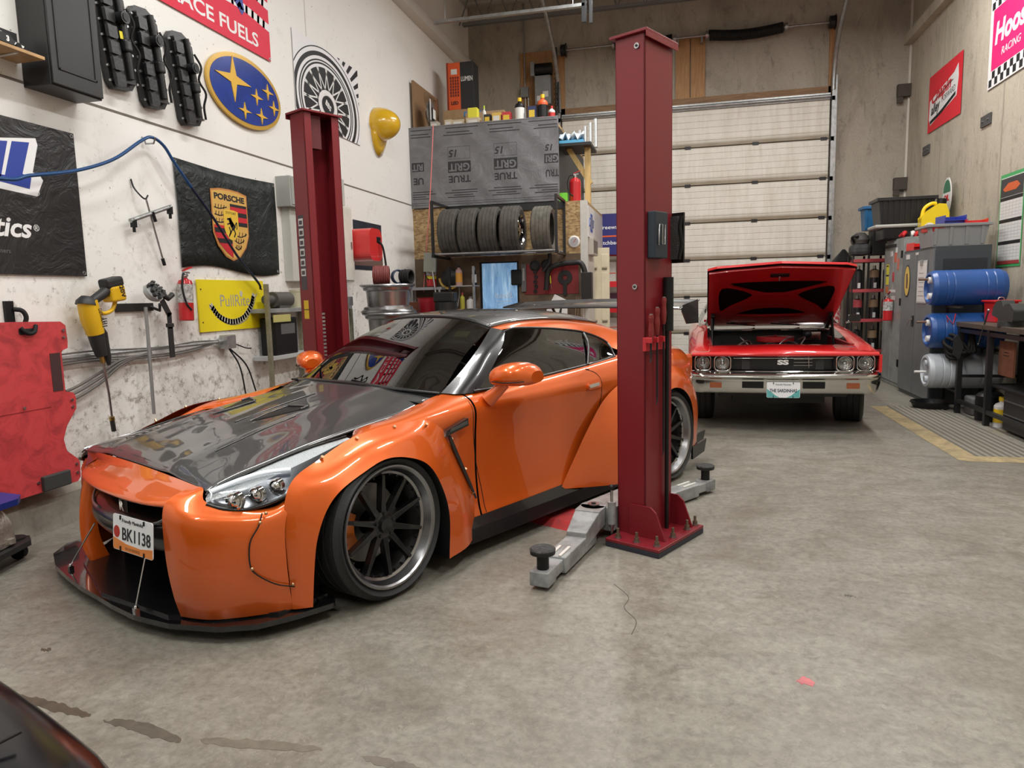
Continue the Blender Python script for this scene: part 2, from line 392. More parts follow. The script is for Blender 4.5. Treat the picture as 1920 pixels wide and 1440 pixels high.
for sx in (-1, 1):
    x = sx * (DW / 2 + .04); g = G()
    g.bb(x - .02, x + .02, -.12, -.04, 0, 4.75, galv); g.bb(x - .02 * sx, x + sx * .07, -.05, -.02, 0, 4.95, galv)
    g.tube([(x, -.10, 4.7), (x, -.12, 5.0), (x, -.3, 5.35), (x, -.8, 5.75), (x, -2.2, 6.25), (x, -5.0, 6.5)], .035, galv, 8, sub=24)
    g.build('door_track', t)
    g = G()
    for k in range(1, 8): g.box((x, -.09, k * hz - .02), (.06, .06, .07), dark_metal)
    g.build('roller_bracket', t)
# header timbers, centre boards and jambs round the opening
def wood(name, c0, c1, sc=(1, 1, 12)):
    s = NT(name); tc = s.n('TexCoord'); mp = s.n('Mapping'); mp.inputs['Scale'].default_value = sc; s.l(tc.outputs['Object'], mp.inputs['Vector'])
    n = s.noise(mp.outputs[0], 2.5, 8, .7, 1.5); s.l(s.ramp(n, [(.3, c0), (.65, c1)]), s.b.inputs['Base Color']); s.b.inputs['Roughness'].default_value = .6; return s.m
m_pine = wood('pine_vertical', (0.30, 0.145, 0.055), (0.50, 0.28, 0.12), (14, 14, 1))
m_pineh = wood('pine_horizontal', (0.16, 0.085, 0.04), (0.36, 0.21, 0.10), (1, 14, 14))
m_pinel = wood('pine_light', (0.52, 0.36, 0.13), (0.70, 0.52, 0.22), (10, 10, 1))
struct(G().bb(-2.2, 2.42, YB - .04, YB, 4.66, 4.80, m_pineh).bb(-2.2, 2.42, YB - .09, YB, 4.60, 4.64, black_rubber), 'trim_8')
struct(G().bb(-.14, .10, YB - .04, YB, 4.80, 5.80, m_pine).bb(.12, .36, YB - .04, YB, 4.80, 5.80, m_pine), 'trim_9')
struct(G().bb(-2.24, -2.12, YB - .04, YB, 0, 5.75, m_pine).bb(2.38, 2.46, YB - .04, YB, 4.6, 5.75, m_pine), 'trim_10')
struct(G().bb(-2.95, -2.3, YB - .03, YB, 4.2, 5.85, m_pine), 'trim_11')
# torsion shaft and springs above the door
t = thing('torsion_shaft', 'steel torsion shaft with black springs above the garage door', 'door spring', (0, 13.33, 5.78))
G().cyl((-2.2, 0, 0), (2.45, 0, 0), .018, steel, 10).build('shaft', t)
def spring(x0, x1):
    g = G(); n = int((x1 - x0) / .022); pts = []
    for i in range(n * 8 + 1):
        a = i / 8 * 2 * pi; pts.append((x0 + (x1 - x0) * i / (n * 8), .082 * math.cos(a), .082 * math.sin(a) - .05 * math.sin(pi * i / (n * 8))))
    g.tube(pts, .012, mat('spring_steel', (.018, .018, .018), .5, .4), 5); g.build('torsion_spring', t)
spring(.42, 1.62); spring(-1.2, -.2)
for x in (.38, -.16, 1.66, -1.22): G().cyl((x - .02, 0, 0), (x + .03, 0, 0), .07, steel, 14).build('winding_cone', t)
for x in (.30, -.10): G().box((x, .06, -.03), (.03, .14, .16), steel).build('centre_bracket', t)
for x in (-2.12, 2.38): G().cyl((x - .04, 0, 0), (x + .04, 0, 0), .10, dark_metal, 18).cyl((x + .05, 0, 0), (x + .06, 0, 0), .12, dark_metal, 18).build('cable_drum', t)
# the steel brackets that tie the corner, conduits
for z in (4.62, 3.12):
    tag(G().box((XR - .10, YB - .06, z), (.20, .10, .20), mat('rusty_steel', (.10, .085, .07), .7, .5)).box((XR - .16, YB - .08, z - .12), (.09, .04, .16), _M['rusty_steel']).build('corner_bracket', bevel=.004),
        ('rusty steel corner bracket high on the back right corner' if z > 4 else 'rusty steel corner bracket low on the back right corner'), 'bracket')
# ================================================================== orange coupe
CAR_O = (-2.19, 3.47, 0); CAR_A = math.radians(-117.4)
def paint(name, c, metal=0.25):
    s = NT(name); s.b.inputs['Base Color'].default_value = (*c, 1); s.b.inputs['Metallic'].default_value = metal; s.b.inputs['Roughness'].default_value = .32
    s.b.inputs['Coat Weight'].default_value = 1.0; s.b.inputs['Coat Roughness'].default_value = .02; return s.m
m_or = paint('orange_paint', (0.74, 0.122, 0.010), .3)
def carbon():
    s = NT('carbon_fibre'); tc = s.n('TexCoord'); sep = s.n('SeparateXYZ'); s.l(tc.outputs['Object'], sep.inputs[0]); P = 0.008
    def sq(v, off=0.0):
        f = s.math('FRACT', s.math('ADD', s.math('DIVIDE', v, P), off)); return s.math('GREATER_THAN', f, .5)
    a = sq(sep.outputs[0]); b = sq(sep.outputs[1]); x = s.math('ABSOLUTE', s.math('SUBTRACT', a, b))
    s.l(s.mix(x, (0.006, 0.006, 0.007), (0.085, 0.085, 0.085)), s.b.inputs['Base Color'])
    s.b.inputs['Roughness'].default_value = .35; s.b.inputs['Coat Weight'].default_value = 1; s.b.inputs['Coat Roughness'].default_value = .03; s.b.inputs['Coat IOR'].default_value = 1.65
    return s.m
m_cf = carbon()
m_glass_dark = mat('tinted_glass', (0.012, 0.014, 0.015), 0.02, coat=1.0, spec=1.0)
def see_glass(name, tint, f0=0.05, rough=0.0):
    """thin glass: clear film whose mirror share grows towards grazing angles (Schlick)"""
    m = bpy.data.materials.new(name); m.use_nodes = True; nt = m.node_tree; nt.nodes.clear(); N = nt.nodes.new
    o = N('ShaderNodeOutputMaterial'); mx = N('ShaderNodeMixShader'); tr = N('ShaderNodeBsdfTransparent'); gl = N('ShaderNodeBsdfGlossy'); lw = N('ShaderNodeLayerWeight'); pw = N('ShaderNodeMath'); ma = N('ShaderNodeMath')
    tr.inputs[0].default_value = (*tint, 1); gl.inputs['Roughness'].default_value = rough; lw.inputs[0].default_value = .5
    pw.operation = 'POWER'; pw.inputs[1].default_value = 5.0; ma.operation = 'MULTIPLY_ADD'; ma.inputs[1].default_value = 1 - f0; ma.inputs[2].default_value = f0
    nt.links.new(lw.outputs['Facing'], pw.inputs[0]); nt.links.new(pw.outputs[0], ma.inputs[0]); nt.links.new(ma.outputs[0], mx.inputs[0])
    nt.links.new(tr.outputs[0], mx.inputs[1]); nt.links.new(gl.outputs[0], mx.inputs[2]); nt.links.new(mx.outputs[0], o.inputs[0]); _M[name] = m; return m
m_ws = see_glass('windscreen_glass', (.20, .23, .21), .20)
m_sideglass = see_glass('side_glass', (.07, .075, .075), .10)
m_lens = see_glass('headlamp_lens', (.95, .97, .98), .05)
m_trim = mat('black_trim', (0.010, 0.010, 0.011), 0.28, coat=.4)
m_seam = mat('panel_gap', (0.012, 0.008, 0.006), 0.8)
m_tyre = mat('tyre_rubber', (0.016, 0.016, 0.017), 0.62, bump=.15, bscale=120)
m_rimblk = mat('rim_black', (0.010, 0.010, 0.011), 0.3, .3, coat=.5); m_rimlip = mat('rim_smoked', (0.33, 0.33, 0.34), 0.30, 1.0)
m_bolt = mat('bolt_brass', (.55, .38, .22), .35, 1.0)
m_inter = mat('car_interior', (0.012, 0.012, 0.013), 0.7)
car = thing('orange_coupe', 'orange wide-body sports coupe with black carbon bonnet and roof, parked beside the red lift column', 'car', CAR_O, CAR_A)
def mir(p): return (p[0], -p[1], p[2])
def both(fn):
    """run fn for the left side, then mirrored for the right side"""
    fn(Matrix()); fn(Matrix.Scale(-1, 4, (0, 1, 0)))
# ---- bonnet
def bow(u, zc, ve, ze, n=13, crown=.018):
    out = []
    for i in range(n):
        v = -ve + 2 * ve * i / (n - 1); q = abs(v) / ve
        z = ze + (zc - ze) * (1 - q ** 2.2) + crown * max(0, 1 - (abs(abs(v) - .34) / .12)) * .5
        out.append((u + (.02 if q > .99 else 0) * 0 - .11 * (q ** 3) * (1 if u < -.2 else 0) * ((-u - .2) / .25 if u < -.2 else 0), v, z))
    return out
HOOD = [(.742, .672, .70, .645), (.70, .700, .70, .662), (.60, .738, .69, .684), (.45, .778, .68, .706), (.25, .822, .675, .742), (.05, .858, .67, .768), (-.15, .889, .67, .792), (-.32, .914, .68, .822), (-.43, .932, .70, .874)]
g = G(); hood_rows = [bow(*h) for h in HOOD]
cols = list(zip(*hood_rows)); fine = [crom(c, 49) for c in cols]
g.grid([crom([fine[j][i] for j in range(len(fine))], 45) for i in range(49)], m_cf)
hood = g.build('bonnet', car, solid=.012, soff=1 if False else -1, weld=True)
def hood_z(u, v):
    # interpolate bonnet height
    for a, b in zip(HOOD, HOOD[1:]):
        if b[0] <= u <= a[0]:
            t = (u - a[0]) / (b[0] - a[0]); zc = a[1] + (b[1] - a[1]) * t; ve = a[2] + (b[2] - a[2]) * t; ze = a[3] + (b[3] - a[3]) * t
            q = min(1, abs(v) / ve); return ze + (zc - ze) * (1 - q ** 2.2) + .009 * max(0, 1 - abs(abs(v) - .34) / .12)
    return .9
def on_hood(pts, lift=.003): return [(u, v, hood_z(u, v) + lift) for u, v in pts]
for s in (1, -1):   # naca ducts and the small outlet louvres
    g = G(); P = [(.26, .20), (.02, .17), (-.02, .30), (.03, .30)]
    base = on_hood([(p[0], s * p[1]) for p in P], .004); g.poly(base if s > 0 else base[::-1], black_plastic)
    g.tube(on_hood([(.26, s * .20), (.15, s * .175), (.02, s * .17)], .006), .004, m_cf, 6); g.tube(on_hood([(.02, s * .17), (-.02, s * .30), (.03, s * .30)], .008), .006, m_cf, 6)
    g.build('bonnet_duct', hood)
for k in range(4):
    g = G(); u = .47 + k * .035; P = [(u, -.50), (u + .02, -.50), (u + .02, -.36), (u, -.36)]
    g.poly(on_hood(P, .004), black_plastic); g.build('bonnet_louvre', hood)
g = G(); g.tube(on_hood([(.55, .40), (.30, .375), (.1, .36)], .004), .0035, m_cf, 6).tube(on_hood([(.3, .12), (.0, .1), (-.2, .09)], .004), .0035, m_cf, 6); g.build('bonnet_crease', hood)
# ---- windscreen, roof, rear glass
cowl = [(-.43, 0, .934), (-.445, .25, .930), (-.49, .48, .915), (-.60, .70, .893)]
wtop = [(-1.15, 0, 1.292), (-1.155, .2, 1.288), (-1.17, .38, 1.268), (-1.205, .525, 1.222)]
def fullc(c): return [mir(p) for p in c[:0:-1]] + list(c)
wmid = [((a[0] + b[0]) / 2 + .012, (a[1] + b[1]) / 2, (a[2] + b[2]) / 2 + .028) for a, b in zip(cowl, wtop)]
g = G(); g.loft([fullc(cowl), fullc(wmid), fullc(wtop)], 33, 17, m_ws); ws = g.build('windscreen', car)
# black frit band round the screen
g = G(); edge = crom(fullc(wtop), 33); g.tube([p + V(-.004, 0, .002) for p in edge], .010, m_trim, 6); lo = crom(fullc(cowl), 33); g.tube([p + V(.01, 0, 0) for p in lo], .012, m_trim, 6); g.build('screen_seal', ws)
rc = [(-1.15, 1.294), (-1.35, 1.315), (-1.6, 1.324), (-1.85, 1.318), (-2.1, 1.300), (-2.35, 1.268)]
rows = []
for u, zc in rc:
    w = .525 - max(0, (-u - 1.6)) * .02
    rows.append([(u - .055 * (abs(q) ** 2), q * w, zc - (.030 + .042 * (abs(q) ** 2)) * abs(q) ** 2) for q in [i / 6 for i in range(-6, 7)]])
g = G(); cols = [crom(c, 25) for c in zip(*rows)]; g.grid([crom([c[i] for c in cols], 33) for i in range(25)], m_cf, flip=True); roof = g.build('roof', car, solid=.01)
rg = [[(-2.40, q * .52, 1.262 - .07 * q * q) for q in [i / 5 for i in range(-5, 6)]], [(-2.85, q * .50, 1.14 - .06 * q * q) for q in [i / 5 for i in range(-5, 6)]], [(-3.18, q * .50, 1.02 - .03 * q * q) for q in [i / 5 for i in range(-5, 6)]]]
g = G(); g.loft(rg, 21, 12, m_glass_dark, flip=True); g.build('rear_window', car)
# orange roof rail and rear pillar (left and right)
def rail(M):
    g = G()
    inner = [(-1.21, .525, 1.222), (-1.40, .525, 1.246), (-1.65, .522, 1.252), (-1.9, .52, 1.243), (-2.15, .515, 1.222), (-2.42, .515, 1.19), (-2.8, .52, 1.10), (-3.15, .54, 1.0)]
    mid = [(-1.215, .548, 1.218), (-1.40, .572, 1.240), (-1.65, .580, 1.238), (-1.9, .580, 1.226), (-2.15, .580, 1.198), (-2.42, .59, 1.150), (-2.75, .63, 1.07), (-3.1, .68, .985)]
    out = [(-1.22, .565, 1.205), (-1.33, .608, 1.216), (-1.55, .626, 1.208), (-1.80, .634, 1.186), (-2.05, .645, 1.150), (-2.27, .68, 1.045), (-2.45, .78, .98), (-2.7, .86, .955)]
    g.loft([inner, mid, out], 41, 10, m_or, M); g.build('roof_rail', car, weld=True)
both(rail)
# side glass
def sglass(M):
    top = [(-1.24, .60, 1.195), (-1.33, .612, 1.214), (-1.55, .630, 1.206), (-1.80, .640, 1.184), (-2.05, .652, 1.148), (-2.26, .69, 1.07), (-2.20, .80, .975)]
    bot = [(-.76, .795, .892), (-.93, .80, .893), (-1.15, .80, .905), (-1.40, .80, .918), (-1.70, .80, .934), (-1.95, .80, .948), (-2.20, .80, .973)]
    mid = [((a[0] + b[0]) / 2, (a[1] + b[1]) / 2 + .012, (a[2] + b[2]) / 2) for a, b in zip(top, bot)]
    g = G(); g.loft([bot, mid, top], 41, 9, m_sideglass, M); o = g.build('side_window', car)
    g = G(); g.tube(bot, .009, m_trim, 6, M=M, sub=30); g.tube(top, .008, m_trim, 6, M=M, sub=40); g.tube([(-1.86, .805, .945), (-1.97, .735, 1.07), (-2.02, .66, 1.145)], .010, m_trim, 6, M=M, sub=8); g.build('window_frame', o)
    # A pillar
    g = G(); a = [(-.60, .70, .896), (-.80, .672, 1.005), (-1.0, .62, 1.12), (-1.205, .53, 1.224)]; b = [(-.66, .775, .888), (-.85, .735, .99), (-1.02, .675, 1.10), (-1.25, .592, 1.207)]; c = [(-.78, .80, .885), (-.92, .762, .97), (-1.09, .70, 1.08), (-1.27, .607, 1.195)]
    g.loft([a, b, c], 16, 8, m_trim, M); g.build('windscreen_pillar', car)
both(sglass)
# ---- body side: sections from belt / bonnet edge down to the sill, clear of the wheels
WF, WRr, RA = 0.02, -2.66, .385
def arch_z(u):
    z = .14
    for uc in (WF + .03, WRr):
        d = abs(u - uc)
        if d < RA: z = max(z, .33 + math.sqrt(max(0, RA * RA - d * d)))
    return z
# stations: u, list of (v, z) from the top inner edge outwards and down
ST = [
 (.40, [(.842, .632), (.850, .628), (.858, .615), (.864, .59), (.872, .54), (.88, .40), (.88, .22), (.87, .14)]),
 (.20, [(.812, .712), (.825, .718), (.845, .708), (.865, .68), (.875, .60), (.88, .42), (.88, .24), (.87, .14)]),
 (.06, [(.765, .762), (.79, .775), (.835, .768), (.868, .71), (.88, .62), (.882, .44), (.88, .24), (.87, .14)]),
 (-.04, [(.669, .778), (.755, .803), (.835, .792), (.872, .73), (.88, .62), (.882, .44), (.88, .24), (.87, .14)]),
 (-.2, [(.667, .795), (.76, .818), (.84, .805), (.875, .75), (.878, .64), (.88, .45), (.882, .26), (.87, .16)]),
 (-.42, [(.69, .85), (.77, .848), (.84, .825), (.872, .77), (.868, .66), (.868, .46), (.875, .29), (.885, .215)]),
 (-.60, [(.70, .888), (.785, .870), (.845, .835), (.87, .78), (.862, .66), (.860, .46), (.872, .29), (.89, .213)]),
 (-.80, [(.78, .885), (.815, .873), (.85, .845), (.872, .79), (.862, .66), (.856, .46), (.872, .29), (.892, .213)]),
 (-1.10, [(.795, .902), (.825, .888), (.855, .855), (.876, .80), (.862, .66), (.856, .46), (.874, .29), (.893, .215)]),
 (-1.45, [(.795, .920), (.828, .905), (.858, .868), (.880, .81), (.866, .66), (.860, .46), (.874, .30), (.893, .220)]),
 (-1.80, [(.795, .940), (.83, .925), (.862, .88), (.886, .815), (.875, .66), (.866, .46), (.876, .31), (.893, .225)]),
 (-2.10, [(.795, .962), (.835, .948), (.872, .90), (.90, .82), (.895, .66), (.885, .48), (.885, .31), (.89, .2)]),
 (-2.40, [(.78, .985), (.84, .975), (.89, .92), (.92, .83), (.92, .68), (.91, .5), (.89, .31), (.88, .18)]),
 (-2.76, [(.75, 1.00), (.83, .99), (.89, .935), (.925, .84), (.93, .68), (.92, .5), (.89, .31), (.88, .18)]),
 (-3.10, [(.68, .992), (.78, .985), (.86, .94), (.91, .85), (.92, .68), (.91, .5), (.88, .31), (.86, .18)]),
 (-3.45, [(.60, .985), (.70, .975), (.79, .935), (.85, .85), (.87, .68), (.87, .5), (.85, .33), (.82, .2)]),
 (-3.66, [(.50, .96), (.62, .945), (.70, .90), (.76, .82), (.79, .68), (.79, .5), (.77, .34), (.74, .24)])]
ST = [(u if u > -1.9 else -1.9 + (u + 1.9) * .86, p) for u, p in ST]
TAIL = -1.9 + (-3.66 + 1.9) * .86
def side_sections():
    K = len(ST[0][1]); cols = [[Vector((u, p[k][0], p[k][1])) for u, p in ST] for k in range(K)]
    us = []; n = 260
    for i in range(n + 1): us.append(.42 - (.42 - TAIL) * i / n)
    def at(col, u):
        for i in range(len(col) - 1):
            if col[i].x >= u >= col[i + 1].x or i == len(col) - 2 or (i == 0 and u > col[0].x):
                a = col[max(i - 1, 0)]; b = col[i]; c = col[i + 1]; d = col[min(i + 2, len(col) - 1)]
                t = (u - b.x) / (c.x - b.x)
                def h(p0, p1, p2, p3, x0, x1, x2, x3):
                    m1 = (p2 - p0) / (x2 - x0) if x2 != x0 else 0; m2 = (p3 - p1) / (x3 - x1) if x3 != x1 else 0; L = x2 - x1
                    return (2 * t**3 - 3 * t**2 + 1) * p1 + (t**3 - 2 * t**2 + t) * L * m1 + (-2 * t**3 + 3 * t**2) * p2 + (t**3 - t**2) * L * m2
                return Vector((u, h(a.y, b.y, c.y, d.y, a.x, b.x, c.x, d.x), h(a.z, b.z, c.z, d.z, a.x, b.x, c.x, d.x)))
    out = []
    for u in us:
        pts = crom([at(c, u) for c in cols], 43); zb = arch_z(u)
        if pts[-1].z < zb and zb > .16:
            j = next((i for i, p in enumerate(pts) if p.z < zb), None)
            if j: 
                t = (pts[j - 1].z - zb) / (pts[j - 1].z - pts[j].z); cut = pts[j - 1].lerp(pts[j], t)
                full = pts[:j] + [cut]; L = [0]
                for a, b in zip(full, full[1:]): L.append(L[-1] + (b - a).length)
                res = []
                for q in range(43):
                    s = L[-1] * q / 42; i = max(0, next((w for w in range(1, len(L)) if L[w] >= s - 1e-9), len(L) - 1) - 1); d = L[i + 1] - L[i]
                    res.append(full[i].lerp(full[i + 1], (s - L[i]) / d if d > 1e-9 else 0))
                pts = res
        out.append(pts)
    return out
SEC = side_sections()
def side(M):
    fl = M.determinant() < 0
    # wing, door and quarter are separate panels with a gap between them
    def part(name, a, b, m=m_or, kids=None):
        rows = [p for p in SEC if b - 1e-6 <= p[0].x <= a + 1e-6]
        g = G(); g.grid(rows, m, M=M, flip=not False); return g.build(name, car, solid=.0)
    part('front_wing', .42, -.70); d = part('door', -.70, -1.90); part('rear_quarter', -1.884, -3.66)
    ins = [[p.copy() + V(0, -.02, -.0) for p in r] for r in SEC if -2.0 < r[0].x < -.6]; g = G(); g.grid(ins, m_seam, M=M); g.build('door_frame', car)
    return d
doors = []
both(lambda M: doors.append(side(M)))
# door gap lines, drawn into the surface
def side_at(u, z):
    best = min(SEC, key=lambda r: abs(r[0].x - u))
    for a, b in zip(best[6:], best[7:]):
        if a.z >= z >= b.z: t = (a.z - z) / max(1e-9, a.z - b.z); return a.lerp(b, t)
    return best[-1]
def seam(pts, r=.0024, off=.0006, n=20, M=Matrix(), g=None):
    P = [];
    for i, q in enumerate(crom([(p[0], p[1], 0) for p in pts], n)):
        s = side_at(q.x, q.y); P.append((q.x, s.y + off, q.y))
    return (g or G()).tube(P, r, m_seam, 6, M=M)
def seams(M):
    seam([(-.675, .87), (-.675, .74), (-.69, .55), (-.725, .36), (-.735, .22)], M=M).build('panel_gap', car)
    seam([(-1.70, .935), (-1.84, .905), (-1.895, .85), (-1.89, .70), (-1.82, .52), (-1.715, .36), (-1.62, .225)], M=M).build('panel_gap', car)
both(seams)
# door handle
for s, M in ((1, Matrix()), (-1, Matrix.Scale(-1, 4, (0, 1, 0)))):
    p = side_at(-1.80, .815); g = G(); g.prism(rrect(.15, .042, .018), -.004, .012, m_or, M=M @ frame((p.x, p.y + .0, p.z), (1, 0, -.06), (0, -.25, 1), (0, 1, .25)))
    g.prism(rrect(.115, .022, .010), .012, .018, chrome, M=M @ frame((p.x + .01, p.y, p.z), (1, 0, -.06), (0, -.25, 1), (0, 1, .25)))
    g.build('door_handle', doors[0 if s > 0 else 1], bevel=.003)
# sills
def sill(M):
    g = G(); a = [(-.45, .90, .218), (-1.1, .895, .22), (-1.6, .895, .226), (-2.3, .90, .226)]; b = [(-.45, .925, .17), (-1.1, .925, .165), (-1.6, .925, .165), (-2.3, .925, .165)]; c = [(-.45, .935, .092), (-1.1, .935, .088), (-1.6, .935, .088), (-2.3, .935, .088)]; d = [(-.45, .70, .085), (-1.1, .70, .085), (-1.6, .70, .085), (-2.3, .70, .085)]
    g.grid([crom(x, 12) for x in (a, b, c, d)], m_trim, smooth=False, M=M); g.build('side_skirt', car)
both(sill)
# ---- bolt-on wheel arch flares. each row: root, mid, lip, inner
FF = [[(-.632, .895, .120), (-.49, .975, .108), (-.335, 1.0, .096), (-.335, .88, .096)],
      [(-.628, .892, .345), (-.47, .965, .33), (-.348, .998, .325), (-.33, .88, .325)],
      [(-.545, .882, .56), (-.41, .955, .515), (-.297, .998, .495), (-.29, .88, .48)],
      [(-.455, .878, .715), (-.33, .95, .65), (-.215, .996, .612), (-.205, .87, .60)],
      [(-.33, .872, .798), (-.20, .94, .742), (-.095, .992, .668), (-.09, .87, .65)],
      [(-.12, .850, .805), (-.04, .935, .758), (.035, .988, .684), (.035, .87, .67)],
      [(.10, .845, .785), (.12, .93, .735), (.165, .985, .645), (.16, .86, .63)],
      [(.30, .850, .715), (.29, .925, .665), (.285, .978, .588), (.28, .86, .575)],
      [(.44, .860, .655), (.40, .918, .60), (.355, .97, .515), (.345, .85, .51)],
      [(.50, .875, .55), (.455, .92, .50), (.402, .96, .40), (.39, .84, .40)],
      [(.51, .885, .38), (.47, .918, .32), (.418, .948, .27), (.40, .83, .27)],
      [(.49, .875, .09), (.46, .90, .09), (.422, .925, .09), (.40, .82, .09)]]
def flare(rows, nu, M, name='front_arch_flare'):
    g = G(); cols = list(zip(*rows)); C = [crom(c, nu) for c in cols]
    R = []
    for i in range(nu):
        a = crom([C[0][i], C[1][i], C[2][i]], 10); R.append(a)
    g.grid(R, m_or, M=M, flip=False); g.grid([[C[2][i], C[2][i].lerp(C[3][i], .08) , C[3][i]] for i in range(nu)], m_trim, M=M, smooth=False)
    return g.build(name, car)
FR = [[(WRr + x * 1.0, v, z) for x, v, z in r] for r in
     [[(1.25, .900, .20), (.75, 1.01, .14), (.345, 1.045, .11), (.345, .9, .11)],
      [(1.10, .895, .36), (.70, 1.00, .34), (.365, 1.045, .33), (.345, .9, .33)],
      [(.92, .90, .56), (.60, 1.0, .53), (.32, 1.04, .50), (.30, .9, .49)],
      [(.72, .905, .73), (.43, 1.0, .68), (.22, 1.035, .63), (.21, .9, .62)],
      [(.40, .91, .84), (.22, .99, .78), (.09, 1.03, .695), (.08, .9, .68)],
      [(.02, .91, .87), (.0, .99, .80), (-.02, 1.03, .71), (-.02, .9, .69)],
      [(-.30, .90, .84), (-.22, .99, .77), (-.17, 1.02, .67), (-.16, .9, .66)],
      [(-.52, .88, .72), (-.42, .98, .64), (-.30, 1.01, .57), (-.29, .9, .56)],
      [(-.62, .86, .52), (-.50, .97, .46), (-.365, 1.0, .40), (-.35, .9, .40)],
      [(-.65, .85, .26), (-.52, .95, .22), (-.375, 0.985, .18), (-.36, .9, .18)]]]
both(lambda M: flare(FF, 70, M)); both(lambda M: flare(FR, 60, M, 'rear_arch_flare'))
# rivets along the left flares
riv = [(-.30, .90, .782), (-.12, .868, .795), (.10, .862, .775), (.29, .858, .72), (-.47, .90, .68), (-.56, .905, .50), (-.615, .905, .36)]
for s in (1, -1):
    for p in riv: 
        c = Vector((p[0], s * p[1], p[2])); G().cyl(c - V(0, s * .004, .004), c + V(0, s * .008, .009), .008, m_bolt, 8).build('flare_bolt', car)
# vent blade behind the front wheel
def vent(M):
    g = G(); g.tube([(-.455, .905, .70), (-.50, .905, .60), (-.59, .908, .42), (-.632, .912, .33)], [.010, .012, .010, .006], m_trim, 8, M=M, sub=None or 0)
    g.prism([(0, 0), (.175, .035), (.17, .075), (.01, .03)], -.012, .018, m_trim, M=M @ frame((-.43, .885, .70), (-1, 0, 0), (0, 0, 1), (0, 1, 0)) if True else None)
    g.prism([(.03, .022), (.16, .045), (.158, .062), (.04, .036)], .018, .026, m_cf, M=M @ frame((-.43, .885, .70), (-1, 0, 0), (0, 0, 1), (0, 1, 0)))
    g.build('wing_vent', car)
both(vent)
# ---- front bumper
def nose(v): return .045 * (1 - (min(1, abs(v) / .62)) ** 2)
top_edge = [(.748, .668), (.80, .660), (.85, .645), (.895, .625), (.915, .605), (.90, .592), (.84, .590)]
g = G(); rows = []
for i in range(25):
    v = -.62 + 1.24 * i / 24; k = abs(v) / .62
    rows.append(crom([(u + nose(v) * (j / 4 if j < 4 else 1) - .006 * k ** 3 * (j > 1) - .026 * k ** 8 * (j > 2), v, z - .012 * k * k * (j < 3)) for j, (u, z) in enumerate(top_edge)], 19))
g.grid(rows, m_or, flip=True); bumper = g.build('front_bumper', car)
BC = [  # columns of the corner, top to bottom
 [(.748, .62, .656), (.82, .62, .645), (.872, .62, .622), (.895, .62, .58), (.898, .615, .48), (.888, .60, .34), (.862, .575, .20), (.828, .545, .09)],
 [(.742, .665, .652), (.79, .67, .635), (.832, .675, .608), (.872, .68, .565), (.878, .68, .47), (.865, .67, .33), (.842, .645, .20), (.805, .61, .09)],
 [(.758, .714, .606), (.768, .722, .596), (.788, .736, .576), (.82, .745, .545), (.832, .748, .46), (.82, .74, .32), (.795, .72, .20), (.76, .69, .09)],
 [(.650, .786, .560), (.665, .794, .556), (.688, .80, .546), (.72, .808, .525), (.74, .812, .45), (.735, .808, .32), (.71, .79, .20), (.675, .765, .09)],
 [(.52, .832, .550), (.54, .842, .545), (.565, .852, .535), (.60, .862, .508), (.625, .868, .44), (.62, .866, .32), (.60, .852, .20), (.57, .832, .09)],
 [(.44, .862, .600), (.45, .872, .58), (.47, .880, .555), (.50, .888, .51), (.515, .892, .44), (.515, .892, .32), (.505, .885, .20), (.485, .872, .09)]]
def corner(M):
    g = G(); g.loft([c for c in BC], 33, 26, m_or, M); 
    # return edge beside the grille opening
    A = crom(BC[0], 33); g.grid([[p, p + V(-.02, -.015, 0), p + V(-.10, -.03, 0)] for p in A[14:]], m_or, M=M, flip=False)
    g.build('bumper_corner', bumper)
    g = G(); P = [(.60, .870, .548), (.625, .880, .50), (.66, .868, .44), (.665, .862, .35), (.645, .862, .30), (.57, .885, .235), (.49, .90, .20)]
    g.tube(P, .0032, m_seam, 6, M=M, sub=24); g.build('flare_seam', bumper)
    for p in ((.62, .885, .515), (.66, .868, .325), (.50, .905, .215), (.585, .875, .545)): G().ball(p, .008, m_bolt, 8, M=M).build('flare_bolt', bumper)
    # outer air duct inside the opening
    g = G(); g.bb(.60, .62, .30, .60, .09, .60, black_plastic, M=M); g.build('duct_panel', bumper)
both(corner)
# grille: dark cavity, deep curved bar with its U moulding, lower mouth
g = G(); g.bb(.50, .52, -.62, .62, .09, .62, mat('radiator_mesh', (.006, .006, .007), .6)); g.bb(.50, .86, -.60, .60, .57, .60, black_plastic); g.build('radiator_grille', bumper)
bar = []
for v, du in [(-.60, -.10), (-.5, -.045), (-.3, 0.0), (0, .02), (.3, 0), (.5, -.045), (.60, -.10)]:
    bar.append([(.72 + du, v, .52), (.82 + du, v, .515), (.885 + du, v, .49), (.905 + du, v, .45), (.90 + du, v, .40), (.87 + du, v, .36), (.78 + du, v, .335)])
g = G(); g.loft(bar, 17, 31, m_trim, flip=True); o = g.build('grille_bar', bumper)
g = G()
for s in (1, -1): g.tube([(.80, s * .555, .585), (.83, s * .53, .54), (.868, s * .46, .495), (.905, s * .30, .478), (.917, s * .16, .476)], .007, mat('grey_moulding', (.30, .31, .33), .3, .5), 6, sub=18)
g.build('grille_moulding', bumper)
g = G()
for i in range(4): g.bb(.62, .635, -.5, .5, .535 + i * .012, .539 + i * .012, dark_metal)
g.build('grille_slat', bumper)
g = G(); Mx = frame((.892, .195, .560), (0, 1, 0), (0, 0, 1), (1, 0, 0))
